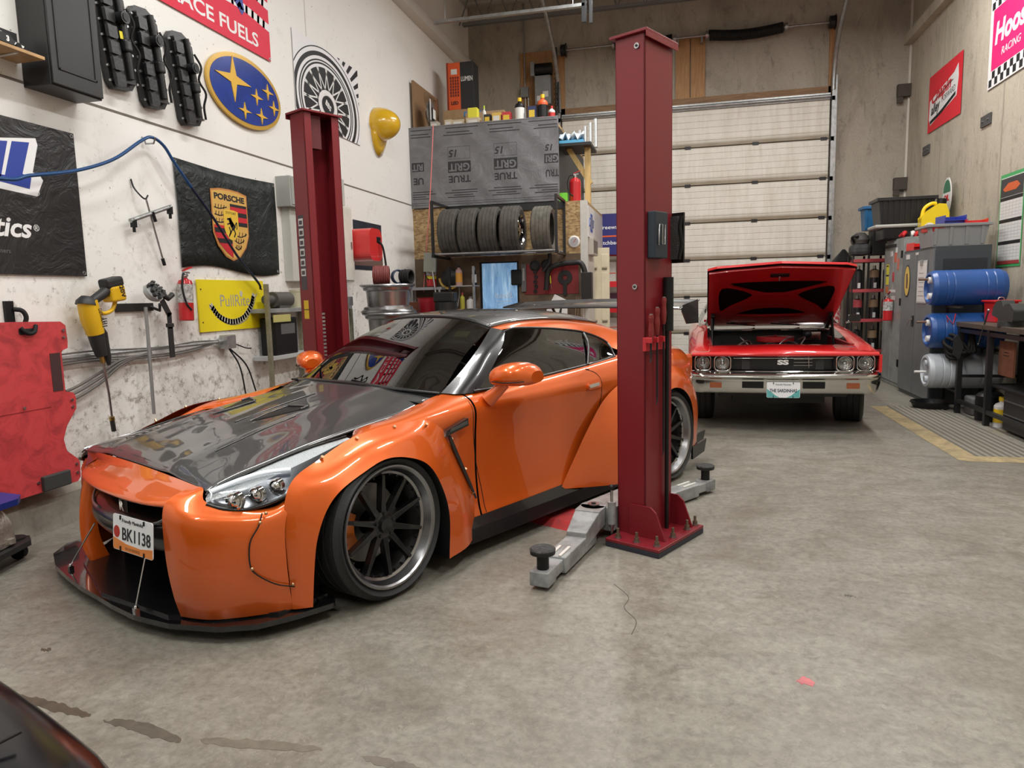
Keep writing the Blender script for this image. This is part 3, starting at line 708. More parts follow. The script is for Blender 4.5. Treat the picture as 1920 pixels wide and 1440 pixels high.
g.text('GT', .055, chrome, M=Mx @ Matrix.Translation((-.0, .022, 0)), ext=.006, bold=.002, w=.075); g.text('R', .06, chrome, M=Mx @ Matrix.Translation((.0, -.028, 0)), ext=.006, bold=.003, w=.05); g.bb(-.045, .045, -.055, .05, -.012, -.004, black_plastic, M=Mx)
g.build('grille_emblem', car)
# lower mouth
# splitter
half = [(.965, 0), (.962, .15), (.945, .35), (.885, .56), (.77, .76), (.655, .865), (.50, .915), (.33, .945), (.31, .93), (.30, .80)]
half_r = [(.975, -.2), (.97, -.40), (.955, -.62), (.905, -.82), (.80, -.95), (.60, -.99), (.33, -.99), (.31, -.93), (.30, -.80)]
poly = [(u, v) for u, v in half] + half_r[::-1] if False else [(u, v) for u, v in half[::-1]] + half_r
def spm():
    s = NT('splitter_scuffed'); tc = s.n('TexCoord'); n = s.noise(tc.outputs['Object'], 28, 6, .8, 2.0)
    s.l(s.ramp(n, [(.64, (.008, .008, .009)), (.70, (.30, .30, .31))]), s.b.inputs['Base Color']); s.b.inputs['Roughness'].default_value = .14; s.b.inputs['Coat Weight'].default_value = .8; return s.m
m_split = spm()
g = G(); g.prism(poly, .058, .082, m_split); g.build('front_splitter', car, bevel=.006)
g = G(); g.prism([(.95, 0), (.86, .50), (.55, .86), (.3, .86), (.3, -.86), (.55, -.86), (.86, -.50)], .082, .094, m_trim); g.build('splitter_riser', car, bevel=.004)
for v0, v1 in ((.40, .33), (-.20, -.48)):
    g = G(); g.cyl((.885, v0, .37), (.925, v1, .105), .004, chrome, 8); g.ball((.925, v1, .105), .009, chrome, 8); g.box((.925, v1, .092), (.02, .03, .02), chrome); g.build('splitter_rod', car)
# licence plate (offset to the driver side)
pm = frame((.955, .30, .452), (-.36, .933, 0), (-.03, 0, 1), (.933, .36, .03))
pm = frame((.955, .455, .462), Vector((-.13, .99, -.0)).normalized(), Vector((-.08, 0, 1)).normalized(), Vector((.99, .13, .08)).normalized())
def plate(parent, pm, kind):
    W, H = .305, .153
    g = G(); g.prism(rrect(W, H, .012), -.001, .002, mat('plate_white', (.80, .82, .84), .35), M=pm)
    if kind == 'orange':
        g.prism([(-.15, -.074), (.15, -.074), (.15, -.034), (.06, -.046), (-.05, -.042), (-.15, -.024)], .002, .0026, mat('plate_orange', (.75, .24, .05), .4), M=pm)
        g.prism([(-.14 + .0 + .024 * math.cos(a * .4), .002 + .026 * math.sin(a * .4)) for a in range(16)], .002, .003, mat('plate_red', (.45, .02, .01), .4), M=pm @ Matrix.Translation((.018, 0, 0)))
        g.text('BK1138', .075, mat('plate_ink', (.012, .012, .016), .5), M=pm @ Matrix.Translation((.028, -.004, .003)), ext=.0006, w=.215, bold=.001)
        g.text('Friendly Manitoba', .022, _M['plate_ink'], M=pm @ Matrix.Translation((0, .055, .003)), ext=.0004, w=.16, shear=.2)
        g.text('BOMBERS', .016, mat('plate_brown', (.25, .09, .02), .5), M=pm @ Matrix.Translation((0, -.062, .003)), ext=.0004, w=.11)
    else:
        tl = mat('plate_teal', (.12, .42, .42), .4)
        for q in (1, -1): g.prism([(q * .15, -.074), (q * .15, .01), (q * .11, -.02), (q * .07, -.055), (q * .03, -.074)], .002, .0026, tl, M=pm)
        g.text('THE SARDINHAS', .045, mat('plate_ink2', (.02, .03, .07), .5), M=pm @ Matrix.Translation((0, -.008, .003)), ext=.0006, w=.25, bold=.001)
        g.text('Friendly Manitoba', .022, mat('plate_ink2', (.02, .03, .07), .5), M=pm @ Matrix.Translation((0, .052, .003)), ext=.0004, w=.14)
    for q in (1, -1):
        for r in (1, -1): g.box((q * .09, r * .066, .004), (.006, .018, .006), black_plastic, M=pm)
    return g.build('licence_plate', parent)
plate(car, pm, 'orange')
# ---- headlamps
def lamp(M):
    a = [(.752, .705, .632), (.72, .70, .652), (.60, .688, .672), (.45, .690, .705), (.25, .70, .742), (.05, .715, .765)]       # inner/top edge
    b = [(.765, .725, .610), (.72, .752, .612), (.60, .775, .622), (.45, .79, .66), (.25, .79, .715), (.04, .745, .765)]
    c = [(.760, .72, .598), (.70, .768, .570), (.60, .812, .560), (.46, .858, .598), (.27, .838, .692), (.03, .765, .762)]      # outer/lower edge
    off = V(0, 0, .006)
    lens = [[Vector(p) + off * 1 for p in q] for q in (a, b, c)]
    bed = [[Vector(p) - V(0, .0, .008) for p in a], [Vector(p) - V(.008, .012, .014) for p in b], [Vector(p) - V(.0, .008, .004) for p in c]]
    C = [crom(c_, 40) for c_ in bed]; cols = [crom([c_[i] for c_ in C], 13) for i in range(40)]
    g = G(); g.grid([q[:5] for q in cols], mat('lamp_white_band', (.66, .68, .70), .35, .3, bump=.8, bscale=150), M=M); g.grid([q[4:] for q in cols], mat('lamp_reflector', (.22, .23, .25), .18, .9), M=M); o = g.build('headlamp', car)
    g = G(); g.loft(lens, 30, 9, m_lens, M); g.build('lamp_lens', o)
    g = G(); g.tube(c, .008, m_trim, 6, M=M, sub=24); g.tube(a, .004, m_trim, 6, M=M, sub=24); g.build('lamp_seal', o)
    g = G()
    for p, r in (((.668, .776, .598), .034), ((.580, .797, .610), .030), ((.495, .812, .632), .026)):
        X = M @ frame(p, (0, 0, 1), (-.5, .86, 0), (.86, .5, 0)) ; g.lathe([(r + .006, -.02), (r + .006, .004), (r, .008), (r * .92, .002), (r * .5, .016), (.0005, .022)], chrome, 20, M=X)
    g.build('lamp_projector', o)
    g = G(); g.tube([(.735, .712, .645), (.60, .715, .668), (.50, .735, .680), (.40, .78, .68)], .010, mat('drl_white', (.85, .88, .92), .3, emit=(.8, .9, 1), es=.25), 8, M=M, sub=16); g.build('running_light', o)
both(lamp)
# ---- mirrors
def mirror(M):
    g = G(); X = M
    prof = [[(0, 0, 0)]]
    rings = []
    for t, ry, rz, cu, cv, cz in ((0, .055, .035, -.84, .89, .968), (.2, .10, .060, -.855, .915, .974), (.5, .125, .072, -.885, .985, .982), (.8, .12, .066, -.925, 1.055, .980), (1, .06, .036, -.955, 1.10, .970)):
        rings.append([(cu + ry * math.cos(a) * .9, cv, cz + rz * (abs(math.sin(a)) ** .8) * (1 if math.sin(a) > 0 else -1) * (1.0 if math.sin(a) > 0 else .85)) for a in [2 * pi * i / 20 for i in range(20)]])
    rr = [crom([r[i] for r in rings], 13) for i in range(20)]
    g.grid(rr, m_or, M=X, cu=True, flip=True); g.add(rings[-1], [tuple(range(20))], m_or, True, X); g.add(rings[0], [tuple(range(19, -1, -1))], m_or, True, X)
    o = g.build('wing_mirror', car, sub=0)
    g = G(); g.tube([(-.80, .862, .845), (-.82, .90, .88), (-.85, .95, .935)], [.045, .036, .030], m_or, 12, M=X); g.build('mirror_stalk', o)
    g = G(); g.tube([(-.76, .93, .955), (-.785, 1.02, .95), (-.85, 1.09, .955)], .003, m_seam, 6, M=X, sub=10); g.build('mirror_seam', o)
both(mirror)
# ---- wheels
def tyre_mesh(R, w, rr, tread=True):
    prof = [(rr, -w / 2 + .008), (rr + .012, -w / 2), (rr + (R - rr) * .5, -w / 2 - .012), (R - .018, -w / 2 + .002), (R - .006, -w / 2 + .014)]
    for k in range(4):
        z0 = -w / 2 + .02 + (w - .04) * k / 4; z1 = z0 + (w - .04) / 4
        prof += [(R - (.0 if 0 < k else .001), z0), (R, z1 - .010), (R - .007, z1 - .008), (R - .007, z1 - .002), (R, z1)]
    prof += [(R - .006, w / 2 - .014), (R - .018, w / 2 - .002), (rr + (R - rr) * .5, w / 2 + .012), (rr + .012, w / 2), (rr, w / 2 - .008)]
    return prof
def wheel(parent, c, R, w, rr, side, steer=0.0, camber=0.0, name='wheel'):
    """c: centre; the outer face looks along side * v"""
    ax = Vector((-math.sin(steer), math.cos(steer), math.sin(camber))) * 1.0
    z = (ax * side).normalized(); x = Vector((0, 0, 1)); y = z.cross(x).normalized(); x = y.cross(z).normalized()
    X = frame(c, x, y, z)
    e = bpy.data.objects.new(name, None); col.objects.link(e); e.parent = parent; e.matrix_local = X; e.empty_display_size = .1
    G().lathe(tyre_mesh(R, w, rr + .004), m_tyre, 72).build('tyre', e)
    g = G(); q = rr * .962
    g.lathe([(rr + .004, w / 2 - .004), (rr, w / 2 + .003), (q + .002, w / 2 + .001), (q - .006, w / 2 - .008), (q - .022, w / 2 - .045), (q - .034, w / 2 - .052), (q - .040, w / 2 - .085), (q - .046, -w / 2 + .03), (rr, -w / 2)], m_rimlip, 64)
    g.build('rim', e)
    return e, X
def spokes(e, rr, zf, n=10):
    g = G()
    for i in range(n):
        a = 2 * pi * i / n; T = Matrix.Rotation(a, 4, 'Z')
        P = [(.05, .016, zf - .055), (.05, -.016, zf - .055), (rr * .80, -.011, zf - .040), (rr * .80, .011, zf - .040)]
        g.add([(P[0][0], .017, zf - .055), (P[1][0], -.017, zf - .055), (rr * .835, -.009, zf - .035), (rr * .835, .009, zf - .035), (.05, .012, zf - .095), (.05, -.012, zf - .095), (rr * .835, -.007, zf - .075), (rr * .835, .007, zf - .075)],
              [(0, 1, 2, 3), (0, 4, 5, 1), (1, 5, 6, 2), (2, 6, 7, 3), (3, 7, 4, 0)], m_rimblk, False, T)
    g.build('rim_spokes', e, bevel=.003)
    g = G(); g.lathe([(.066, zf - .10), (.068, zf - .058), (.050, zf - .050), (.036, zf - .052), (.034, zf - .040), (.0005, zf - .038)], m_rimblk, 30)
    for i in range(5): a = 2 * pi * i / 5; g.cyl((.055 * math.cos(a), .055 * math.sin(a), zf - .065), (.055 * math.cos(a), .055 * math.sin(a), zf - .046), .009, dark_metal, 6)
    g.build('hub', e)
    g = G()
    for i in range(30): a = 2 * pi * i / 30; g.cyl((rr * .825 * math.cos(a), rr * .825 * math.sin(a), zf - .070), (rr * .825 * math.cos(a), rr * .825 * math.sin(a), zf - .050), .005, dark_metal, 6)
    g.build('rim_bolts', e)
    g = G(); g.lathe([(.06, zf - .17), (.19, zf - .17), (.19, zf - .195), (.06, zf - .195)], mat('brake_disc', (.20, .19, .18), .35, 1.0), 40); g.build('brake_disc', e)
    g = G(); g.prism([(.12 * math.cos(a), .12 * math.sin(a)) for a in [1.0 + .2 * i for i in range(7)]] + [(.205 * math.cos(a), .205 * math.sin(a)) for a in [2.2 - .2 * i for i in range(7)]], zf - .20, zf - .135, mat('brake_caliper', (.55, .14, .02), .35, coat=.5)); g.build('brake_caliper', e, bevel=.006)
for sd in (1, -1):
    e, X = wheel(car, (WF - .01, sd * .845, .345), .345, .255, .292, sd, steer=math.radians(5), camber=math.radians(2 * sd) * 1.0); spokes(e, .292, .1275)
    e, X = wheel(car, (WRr, sd * .865, .345), .345, .29, .292, sd, camber=math.radians(2 * sd)); spokes(e, .292, .15)
    # dark wheel-well liners
    for uc, vv in ((WF + .03, .60), (WRr, .62)):
        g = G(); g.lathe([(.392, 0), (.392, .27), (.05, 0)][:2] + [], mat('wheel_well', (.008, .008, .008), .9), 40, M=Matrix.Translation((uc, sd * vv, .33)) @ Matrix.Rotation(-pi / 2 * sd, 4, 'X') @ Matrix.Rotation(pi / 2, 4, 'Z'))
        g.cyl((uc, sd * (vv - .005), .33), (uc, sd * vv, .33), .392, _M['wheel_well'], 40); g.build('wheel_arch_liner', car)
# underbody keeps light from passing under the shell
g = G(); g.bb(-3.6, .50, -.62, .62, .12, .40, mat('underbody', (.01, .01, .01), .9)); g.bb(-2.3, -.45, -.84, .84, .12, .55, _M['underbody']); g.build('underbody', car)
# ---- cabin
g = G(); g.loft([[(-.44, -.70, .86), (-.44, 0, .90), (-.44, .70, .86)], [(-.72, -.70, .87), (-.72, 0, .90), (-.72, .70, .87)], [(-.86, -.68, .78), (-.86, 0, .82), (-.86, .68, .78)], [(-.88, -.66, .55), (-.88, 0, .5), (-.88, .66, .55)]], 11, 12, m_inter); g.build('dashboard', car)
g = G(); g.lathe([(.185, -.012), (.197, 0), (.185, .012), (.173, 0), (.185, -.012)], mat('wheel_leather', (.02, .02, .02), .5), 32, M=frame((-1.0, .36, .84), (0, 1, 0), (-.4, 0, .9), (-.9, 0, -.4))); g.box((-1.0, .36, .84), (.03, .30, .05), _M['wheel_leather']); g.build('steering_wheel', car)
for v in (.36, -.36):
    g = G(); g.box((-1.45, v, .45), (.50, .48, .16), m_inter); g.box((-1.72, v, .78), (.16, .48, .56), m_inter, rot=(0, -.25, 0)); g.box((-1.80, v, 1.08), (.09, .26, .17), m_inter, rot=(0, -.2, 0)); g.build('seat', car, bevel=.05, seg=3)
g = G(); g.bb(-2.35, -.88, -.76, .76, .38, .42, m_inter); g.bb(-2.5, -2.35, -.74, .74, .4, .95, m_inter); g.bb(-3.2, -2.35, -.72, .72, .94, .955, m_inter); g.build('cabin_floor', car)
g = G(); g.prism(rrect(.17, .055, .02), -.02, 0, m_inter, M=frame((-1.02, 0, 1.17), (0, 1, 0), (.3, 0, .95), (.95, 0, -.3))); g.build('rear_view_mirror', car)
g = G(); g.prism(rrect(.34, .13, .03), -.012, .0, mat('sun_visor', (.10, .10, .10), .8), M=frame((-1.13, .33, 1.17), (0, 1, 0), (-.75, 0, .6), (.6, 0, .75))); g.box((-1.12, .36, 1.185), (.05, .12, .004), mat('visor_label', (.45, .42, .2), .6), rot=(0, .7, 0)); g.build('sun_visor', car)
g = G(); g.tube([(-.50, -.05, .928), (-.52, .30, .925), (-.56, .55, .915)], .007, black_plastic, 6, sub=10); g.tube([(-.50, -.62, .905), (-.49, -.3, .925), (-.48, -.02, .935)], .007, black_plastic, 6, sub=10); g.build('wiper', car)
# ---- rear deck, tail and wing
dk = [[(u, q * w, z - .02 * q * q) for q in [i / 5 for i in range(-5, 6)]] for u, w, z in ((-2.97, .66, 1.0), (-3.19, .62, .995), (-3.38, .56, .985), (-3.42, .5, .95), (-3.41, .52, .6))]
g = G(); g.loft(dk, 17, 24, m_or, flip=True); g.build('boot_lid', car)
g = G(); g.bb(-3.43, -3.30, -.79, .79, .30, .90, m_or); g.build('rear_bumper', car, bevel=.03, seg=3)
g = G(); g.prism([(-3.2, .10), (-3.5, .10), (-3.55, .17), (-3.2, .30)], -.01, .01, m_trim, M=frame((0, 0, 0), (1, 0, 0), (0, 0, 1), (0, -1, 0)) @ Matrix.Translation((0, 0, -.80)))
for v in (-.84, -.3, .3, .84, 1.0): G().prism([(-3.0 if v > .9 else -3.2, .10), (-3.2 if v > .9 else -3.5, .13), (-3.24 if v > .9 else -3.55, .23), (-3.0 if v > .9 else -3.2, .20)], -v - .008, -v + .008, m_trim, M=frame((0, 0, 0), (1, 0, 0), (0, 0, 1), (0, -1, 0))).build('diffuser_fin', car)
g.build('rear_diffuser', car)
wing = bpy.data.objects.new('rear_wing', None); col.objects.link(wing); wing.parent = car; wing.location = (-3.10, -.01, 1.295); wing.empty_display_size = .1
wp = [(.14, -.012), (.10, .006), (0, .014), (-.10, .03), (-.17, .055), (-.17, .048), (-.08, .012), (.02, -.010), (.10, -.020)]
rows = []
for v in (-.93, -.80, -.55, -.25, .25, .55, .80, .93):
    dz = .022 * (abs(v) < .5) ; rows.append([(u, v, z + .02 * (1 - (v / .93) ** 2)) for u, z in wp])
g = G(); g.loft(rows, 25, 30, m_cf); g.build('wing_blade', wing, solid=.003)
for sd in (1, -1):
    G().prism([(.13, -.03), (.11, .02), (-.14, .06), (-.15, -.13), (.05, -.13)], -.004, .004, m_trim, M=frame((0, sd * .93, 0), (1, 0, 0), (0, 0, 1), (0, -1, 0))).build('end_plate', wing)
    G().tube([(.02, sd * .42, .01), (-.05, sd * .42, -.08), (-.16, sd * .42, -.33)], .012, m_trim, 8).build('wing_upright', wing)

def nose_fit(o):
    """the off-side corner of the nose is a little more drawn in than the near side"""
    for v in o.data.vertices:
        u, w, z = v.co
        if w < .62 and u > .70:
            t = max(0, min(1, (.62 - w) / 1.24)); k = t * t * max(0, min(1, (z - .15) / .4)) * max(0, min(1, (u - .74) / .08))
            v.co = (u - .10 * k, w + .05 * t * max(0, min(1, (u - .72) / .1)), z - .035 * k)
for o in [bumper] + [c for c in bpy.data.objects if c.parent == bumper]: nose_fit(o)
# ================================================================== two-post lift (its axes follow the coupe)
def CF(u, v, z=0.0):
    c, s = math.cos(CAR_A), math.sin(CAR_A); return (CAR_O[0] + u * c - v * s, CAR_O[1] + u * s + v * c, z)
m_red = NT('lift_red')
def _red():
    s = m_red; tc = s.n('TexCoord'); n = s.noise(tc.outputs['Object'], 2.0, 5, .6); n2 = s.noise(tc.outputs['Object'], 45, 4, .6)
    b = s.mix(n, (.165, .009, .015), (.205, .012, .019)); b = s.mix(s.ramp(n2, [(.70, (0, 0, 0)), (.76, (.5, .5, .5))]), b, (.10, .01, .012)); s.l(b, s.b.inputs['Base Color']); s.b.inputs['Roughness'].default_value = .38; s.bump(n2, .05, .002)
_red(); m_red = m_red.m
m_grey = mat('lift_arm_grey', (.30, .31, .31), .42, .1, noise=.45, nscale=9, dark=(.14, .14, .14))
m_basedark = mat('base_shim', (.02, .022, .035), .5)
def column(u0, u1, v0, v1, out, H=2.76):
    """column of channel section, open towards the other column; out=+1 means its solid back looks to +v"""
    cu, cv = (u0 + u1) / 2, (v0 + v1) / 2; hu, hv = abs(u1 - u0) / 2, abs(v1 - v0) / 2; th = .012
    t = thing('lift_column', '', 'car lift', CF(cu, cv), CAR_A, group='two-post lift')
    g = G(); o = out
    g.bb(-hu, hu, o * hv, o * (hv - th), .04, H, m_red)
    for s in (1, -1):
        g.bb(s * hu, s * (hu - th), -hv, hv, .04, H, m_red); g.bb(s * hu, s * (hu - .065), -o * hv, -o * (hv - th), .04, H, m_red)
    g.build('column', t, bevel=.004)
    G().bb(-hu - .022, hu + .022, -hv - .022, hv + .022, H, H + .014, m_red).bb(-hu - .022, hu + .022, o * (hv + .022), o * (hv + .017), H - .03, H, m_red).build('top_plate', t, bevel=.002)
    return t, hu, hv
# right-hand column: the one in front
t1, hu, hv = column(-1.635, -1.335, 1.37, 1.552, 1)
t1['label'] = 'tall dark red lift column standing in front of the orange coupe, seen from its solid back'
cu, cv = -1.485, 1.461
G().bb(-.23, .30, -.08, .26, .0, .03, m_basedark).build('base_shim', t1, bevel=.004)
G().bb(-.23, .30, -.08, .26, .03, .048, m_red).build('base_plate', t1, bevel=.003)
Y = frame((0, 0, 0), (0, 1, 0), (0, 0, 1), (1, 0, 0))
for u in (.155, -.165): G().prism([(-.005, .048), (.225, .048), (.165, .20), (.13, .228), (.0, .228)], u, u + .012, m_red, M=Y).build('gusset', t1, bevel=.003)
for u, v in ((.26, -.02), (.26, .10), (.25, .22), (.07, .22), (-.10, .22), (-.20, .22), (-.20, .10)):
    g = G(); g.cyl((u, v, .048), (u, v, .055), .020, steel, 14); g.cyl((u, v, .055), (u, v, .075), .014, mat('bolt_rusty', (.18, .14, .10), .5, .7), 6); g.cyl((u, v, .07), (u, v, .105), .008, _M['bolt_rusty'], 8); g.build('anchor_bolt', t1)
for p in ((hu, .03, 1.45), (hu, .045, 2.70)):
    g = G(); g.cyl(p, (p[0] + .008, p[1], p[2]), .015, steel, 16); g.cyl((p[0] + .008, p[1], p[2]), (p[0] + .012, p[1], p[2]), .007, dark_metal, 6); g.build('bolt_head', t1)
# lock release rod and black hydraulic hose cover on the back of the column
g = G(); g.cyl((-.055, hv + .022, .05), (-.055, hv + .022, 1.25), .012, black_plastic, 10); g.cyl((-.055, hv + .03, 1.20), (-.055, hv + .03, 1.50), .028, black_rubber, 12); g.build('hydraulic_hose', t1)
# dark case bolted to the back face
g = G(); g.bb(-.01, .13, hv, hv + .05, 1.60, 1.85, mat('case_navy', (.012, .022, .035), .45)); g.build('cable_box', t1, bevel=.006)
g = G(); g.tube([(.10, hv + .055, 1.67), (.10, hv + .06, 1.78), (.07, hv + .06, 1.78), (.07, hv + .06, 1.675), (.04, hv + .06, 1.675), (.04, hv + .06, 1.78)], .004, steel, 6); g.build('cable_box_clips', t1)
# safety lock lever by the foot
g = G(); g.cyl((.20, -.10, .10), (.20, -.10, .23), .024, m_grey, 14); g.cyl((.20, -.10, .04), (.20, -.10, .30), .008, steel, 8); g.ball((.20, -.10, .315), .018, black_plastic, 12); g.build('arm_lock', t1)
def arm(parent, p0, p1, name, piv=True, w=.115, M0=Matrix()):
    """box-section arm from the pivot p0 to the pad p1 (both in column coordinates)"""
    p0, p1 = Vector(p0), Vector(p1); d = p1 - p0; L = math.hypot(d.x, d.y); a = math.atan2(d.y, d.x)
    X = Matrix.Translation(p0) @ Matrix.Rotation(a, 4, 'Z')
    e = bpy.data.objects.new(name, None); col.objects.link(e); e.parent = parent; e.matrix_local = X; e.empty_display_size = .1
    h = .085
    g = G(); g.cyl((0, 0, -.06), (0, 0, .05), .075, m_grey, 24); g.bb(0, .12, -.075, .075, -.06, .05, m_grey); g.add([(.1, -.075, .05), (.1, .075, .05), (.1, .075, -.06), (.1, -.075, -.06), (.30, -w / 2, -.02), (.30, w / 2, -.02), (.30, w / 2, -.06 - .05), (.30, -w / 2, -.06 - .05)], [(0, 4, 5, 1), (1, 5, 6, 2), (2, 6, 7, 3), (3, 7, 4, 0), (4, 7, 6, 5)], m_grey); g.build('arm_root', e, bevel=.005)
    G().cyl((0, 0, .05), (0, 0, .058), .035, steel, 20).cyl((0, 0, .058), (0, 0, .064), .014, dark_metal, 6).build('pivot_pin', e)
    g = G(); g.bb(.12, L - .16, -w / 2, w / 2, -.13, -.13 + h, m_grey); g.build('outer_tube', e, bevel=.006)
    g = G(); g.bb(.2, L + .0, -w / 2 + .014, w / 2 - .014, -.118, -.118 + h * .72, m_grey); g.bb(L - .05, L + .055, -.05, .05, -.125, -.05, m_grey); g.build('inner_tube', e, bevel=.006)
    for s in (-.025, .025): G().bb(L - .30, L - .16, s - .008, s + .008, -.045, -.036, mat('bare_wear', (.75, .74, .70), .4, .3)).build('wear_strip', e, bevel=.002)
    e2 = bpy.data.objects.new('lift_pad', None); col.objects.link(e2); e2.parent = e; e2.location = (L, 0, -.05); e2.empty_display_size = .05
    return e, L
def pad(parent, L, top):
    g = G(); g.cyl((L, 0, -.05), (L, 0, top - .028), .030, black_plastic, 16); g.cyl((L, 0, top - .028), (L, 0, top - .012), .062, dark_metal, 24); g.lathe([(.0005, top), (.056, top), (.064, top - .006), (.062, top - .014)], mat('pad_rubber', (.05, .05, .05), .8, bump=1, bscale=70, noise=.7, nscale=45), 24, M=Matrix.Translation((L, 0, 0)))
    g.build('lift_pad', parent)
e, L = arm(t1, (.215, -.215, .145), (.96, -.005, .145), 'swing_arm'); bpy.data.objects.remove([c for c in e.children if c.name.startswith('lift_pad')][0]); pad(e, L, .055)
e, L = arm(t1, (-.22, -.215, .145), (-1.03, -.115, .145), 'swing_arm'); bpy.data.objects.remove([c for c in e.children if c.name.startswith('lift_pad')][0]); pad(e, L, .055)
g = G(); g.bb(-.20, .20, -.30, -.10, .05, .19, m_grey); g.build('carriage', t1, bevel=.006)
# far column by the left wall
t2, hu2, hv2 = column(-1.355, -1.045, -1.31, -1.13, -1, 2.80)
t2['label'] = 'dark red lift column by the white left wall, its open channel towards the room'
g = G(); g.cyl((.05, -.0, .1), (.05, -.0, 2.6), .004, galv, 6); g.build('cable', t2)
g = G(); g.bb(-.01, .075, .0, .06, 2.55, 2.79, mat('channel_dark', (.10, .01, .013), .6)); g.build('sheave_cover', t2)
g = G(); g.tube([(.10, .0, .9), (.10, .0, 1.30)], .010, black_plastic, 6); g.bb(.085, .12, .01, .05, .2, 1.33, black_plastic)
for k in range(34): g.bb(.045, .08, .02, .06, .35 + k * .029, .365 + k * .029, galv if k % 1 == 0 else black_plastic)
g.build('lock_ladder', t2)
g = G(); 
for k in range(6): g.bb(hu2, hu2 + .002, -.055, .005, 1.98 - k * .075, 2.035 - k * .075, mat('sticker_white', (.6, .6, .58), .5)); g.bb(hu2 + .002, hu2 + .003, -.045, -.005, 1.99 - k * .075, 2.02 - k * .075, mat('sticker_dark', (.06, .05, .06), .5))
g.bb(hu2, hu2 + .001, -.062, .012, 1.50, 2.06, _M['sticker_dark']); g.build('warning_stickers', t2)
g = G(); g.bb(hu2, hu2 + .002, -.045, .015, 1.28, 1.42, mat('sticker_yellow', (.65, .45, .02), .5)); g.text('LIFT CAPACITY', .01, _M['sticker_dark'], M=frame((hu2 + .003, -.015, 1.35), (0, 1, 0), (0, 0, 1), (1, 0, 0))); g.build('yellow_sticker', t2)
g = G(); g.cyl((hu2, -.02, .98), (hu2 + .006, -.02, .98), .045, dark_metal, 24); g.build('access_cap', t2)
G().bb(-.28, .28, -.24, .16, 0, .04, m_red).build('base_plate', t2, bevel=.004)
# cover plate over the hoses on the floor between the columns
t = thing('floor_cover_plate', 'worn red steel ramp plate on the floor under the orange coupe between the lift columns', 'cover plate', CF(-1.42, 0), CAR_A)
g = G(); g.prism([(-.16, .0), (.16, .0), (.115, .045), (-.115, .045)], -1.15, 1.20, mat('worn_red', (.48, .035, .035), .45, noise=.35, nscale=14, dark=(.25, .05, .05)), M=frame((0, 0, 0), (1, 0, 0), (0, 0, 1), (0, -1, 0))); g.build('cover', t)
# tools in the red holder on the column
hold = thing('tool_holder', 'small red tool holder stuck to the back of the lift column', 'tool holder', CF(-1.42, 1.552, 1.10), CAR_A)
g = G(); g.bb(-.10, .115, .0, .022, .0, .075, mat('holder_red', (.50, .025, .035), .5)); 
for u in (.09, .02, -.05): g.bb(u - .008 + .02, u + .008 + .02, .02, .055, .045, .075, _M['holder_red'])
g.build('bracket', hold, bevel=.003)
tr = [('short pry bar with a red handle hanging in the red tool holder', .085, 1.30, 1.04, .0), ('middle pry bar with a red handle hanging in the red tool holder', .018, 1.335, .80, .012), ('longest pry bar with a red handle hanging in the red tool holder', -.055, 1.39, .50, .03)]
for lab, u, zt, zb, b in tr:
    t = thing('pry_bar', lab, 'pry bar', CF(-1.42 + u, 1.552 + .036, zb), CAR_A, group='pry bars in the tool holder')
    h = zt - zb
    g = G(); g.lathe([(.0005, h), (.014, h - .004), (.016, h - .02), (.013, h - .05), (.016, h - .09), (.013, h - .135), (.009, h - .15)], mat('handle_red', (.20, .02, .02), .35), 14); g.build('handle', t)
    g = G(); g.lathe([(.0005, h + .004), (.010, h + .002), (.010, h - .006)], steel, 12); g.build('striking_cap', t)
    g = G(); g.tube([(0, 0, h - .14), (0, 0, .05), (.0, .0, .02), (.014, .004, -.0)], [.006, .006, .005, .003], dark_metal, 8); g.build('bar', t)
# the flat brush-like thing hung behind the cable box
t = thing('bristle_brush', 'black bristled panel hanging behind the navy box on the lift column', 'tool', CF(-1.475, 1.485, 1.58), CAR_A)
g = G(); g.bb(-.19, -.175, .0, .13, .0, .28, black_plastic); g.bb(-.175, -.14, .02, .11, .02, .26, mat('bristle', (.05, .05, .05), .9, bump=1, bscale=150)); g.tube([(-.15, .115, .02), (-.15, .135, .1), (-.15, .12, .2), (-.15, .13, .26)], .01, black_rubber, 6); g.build('panel', t)
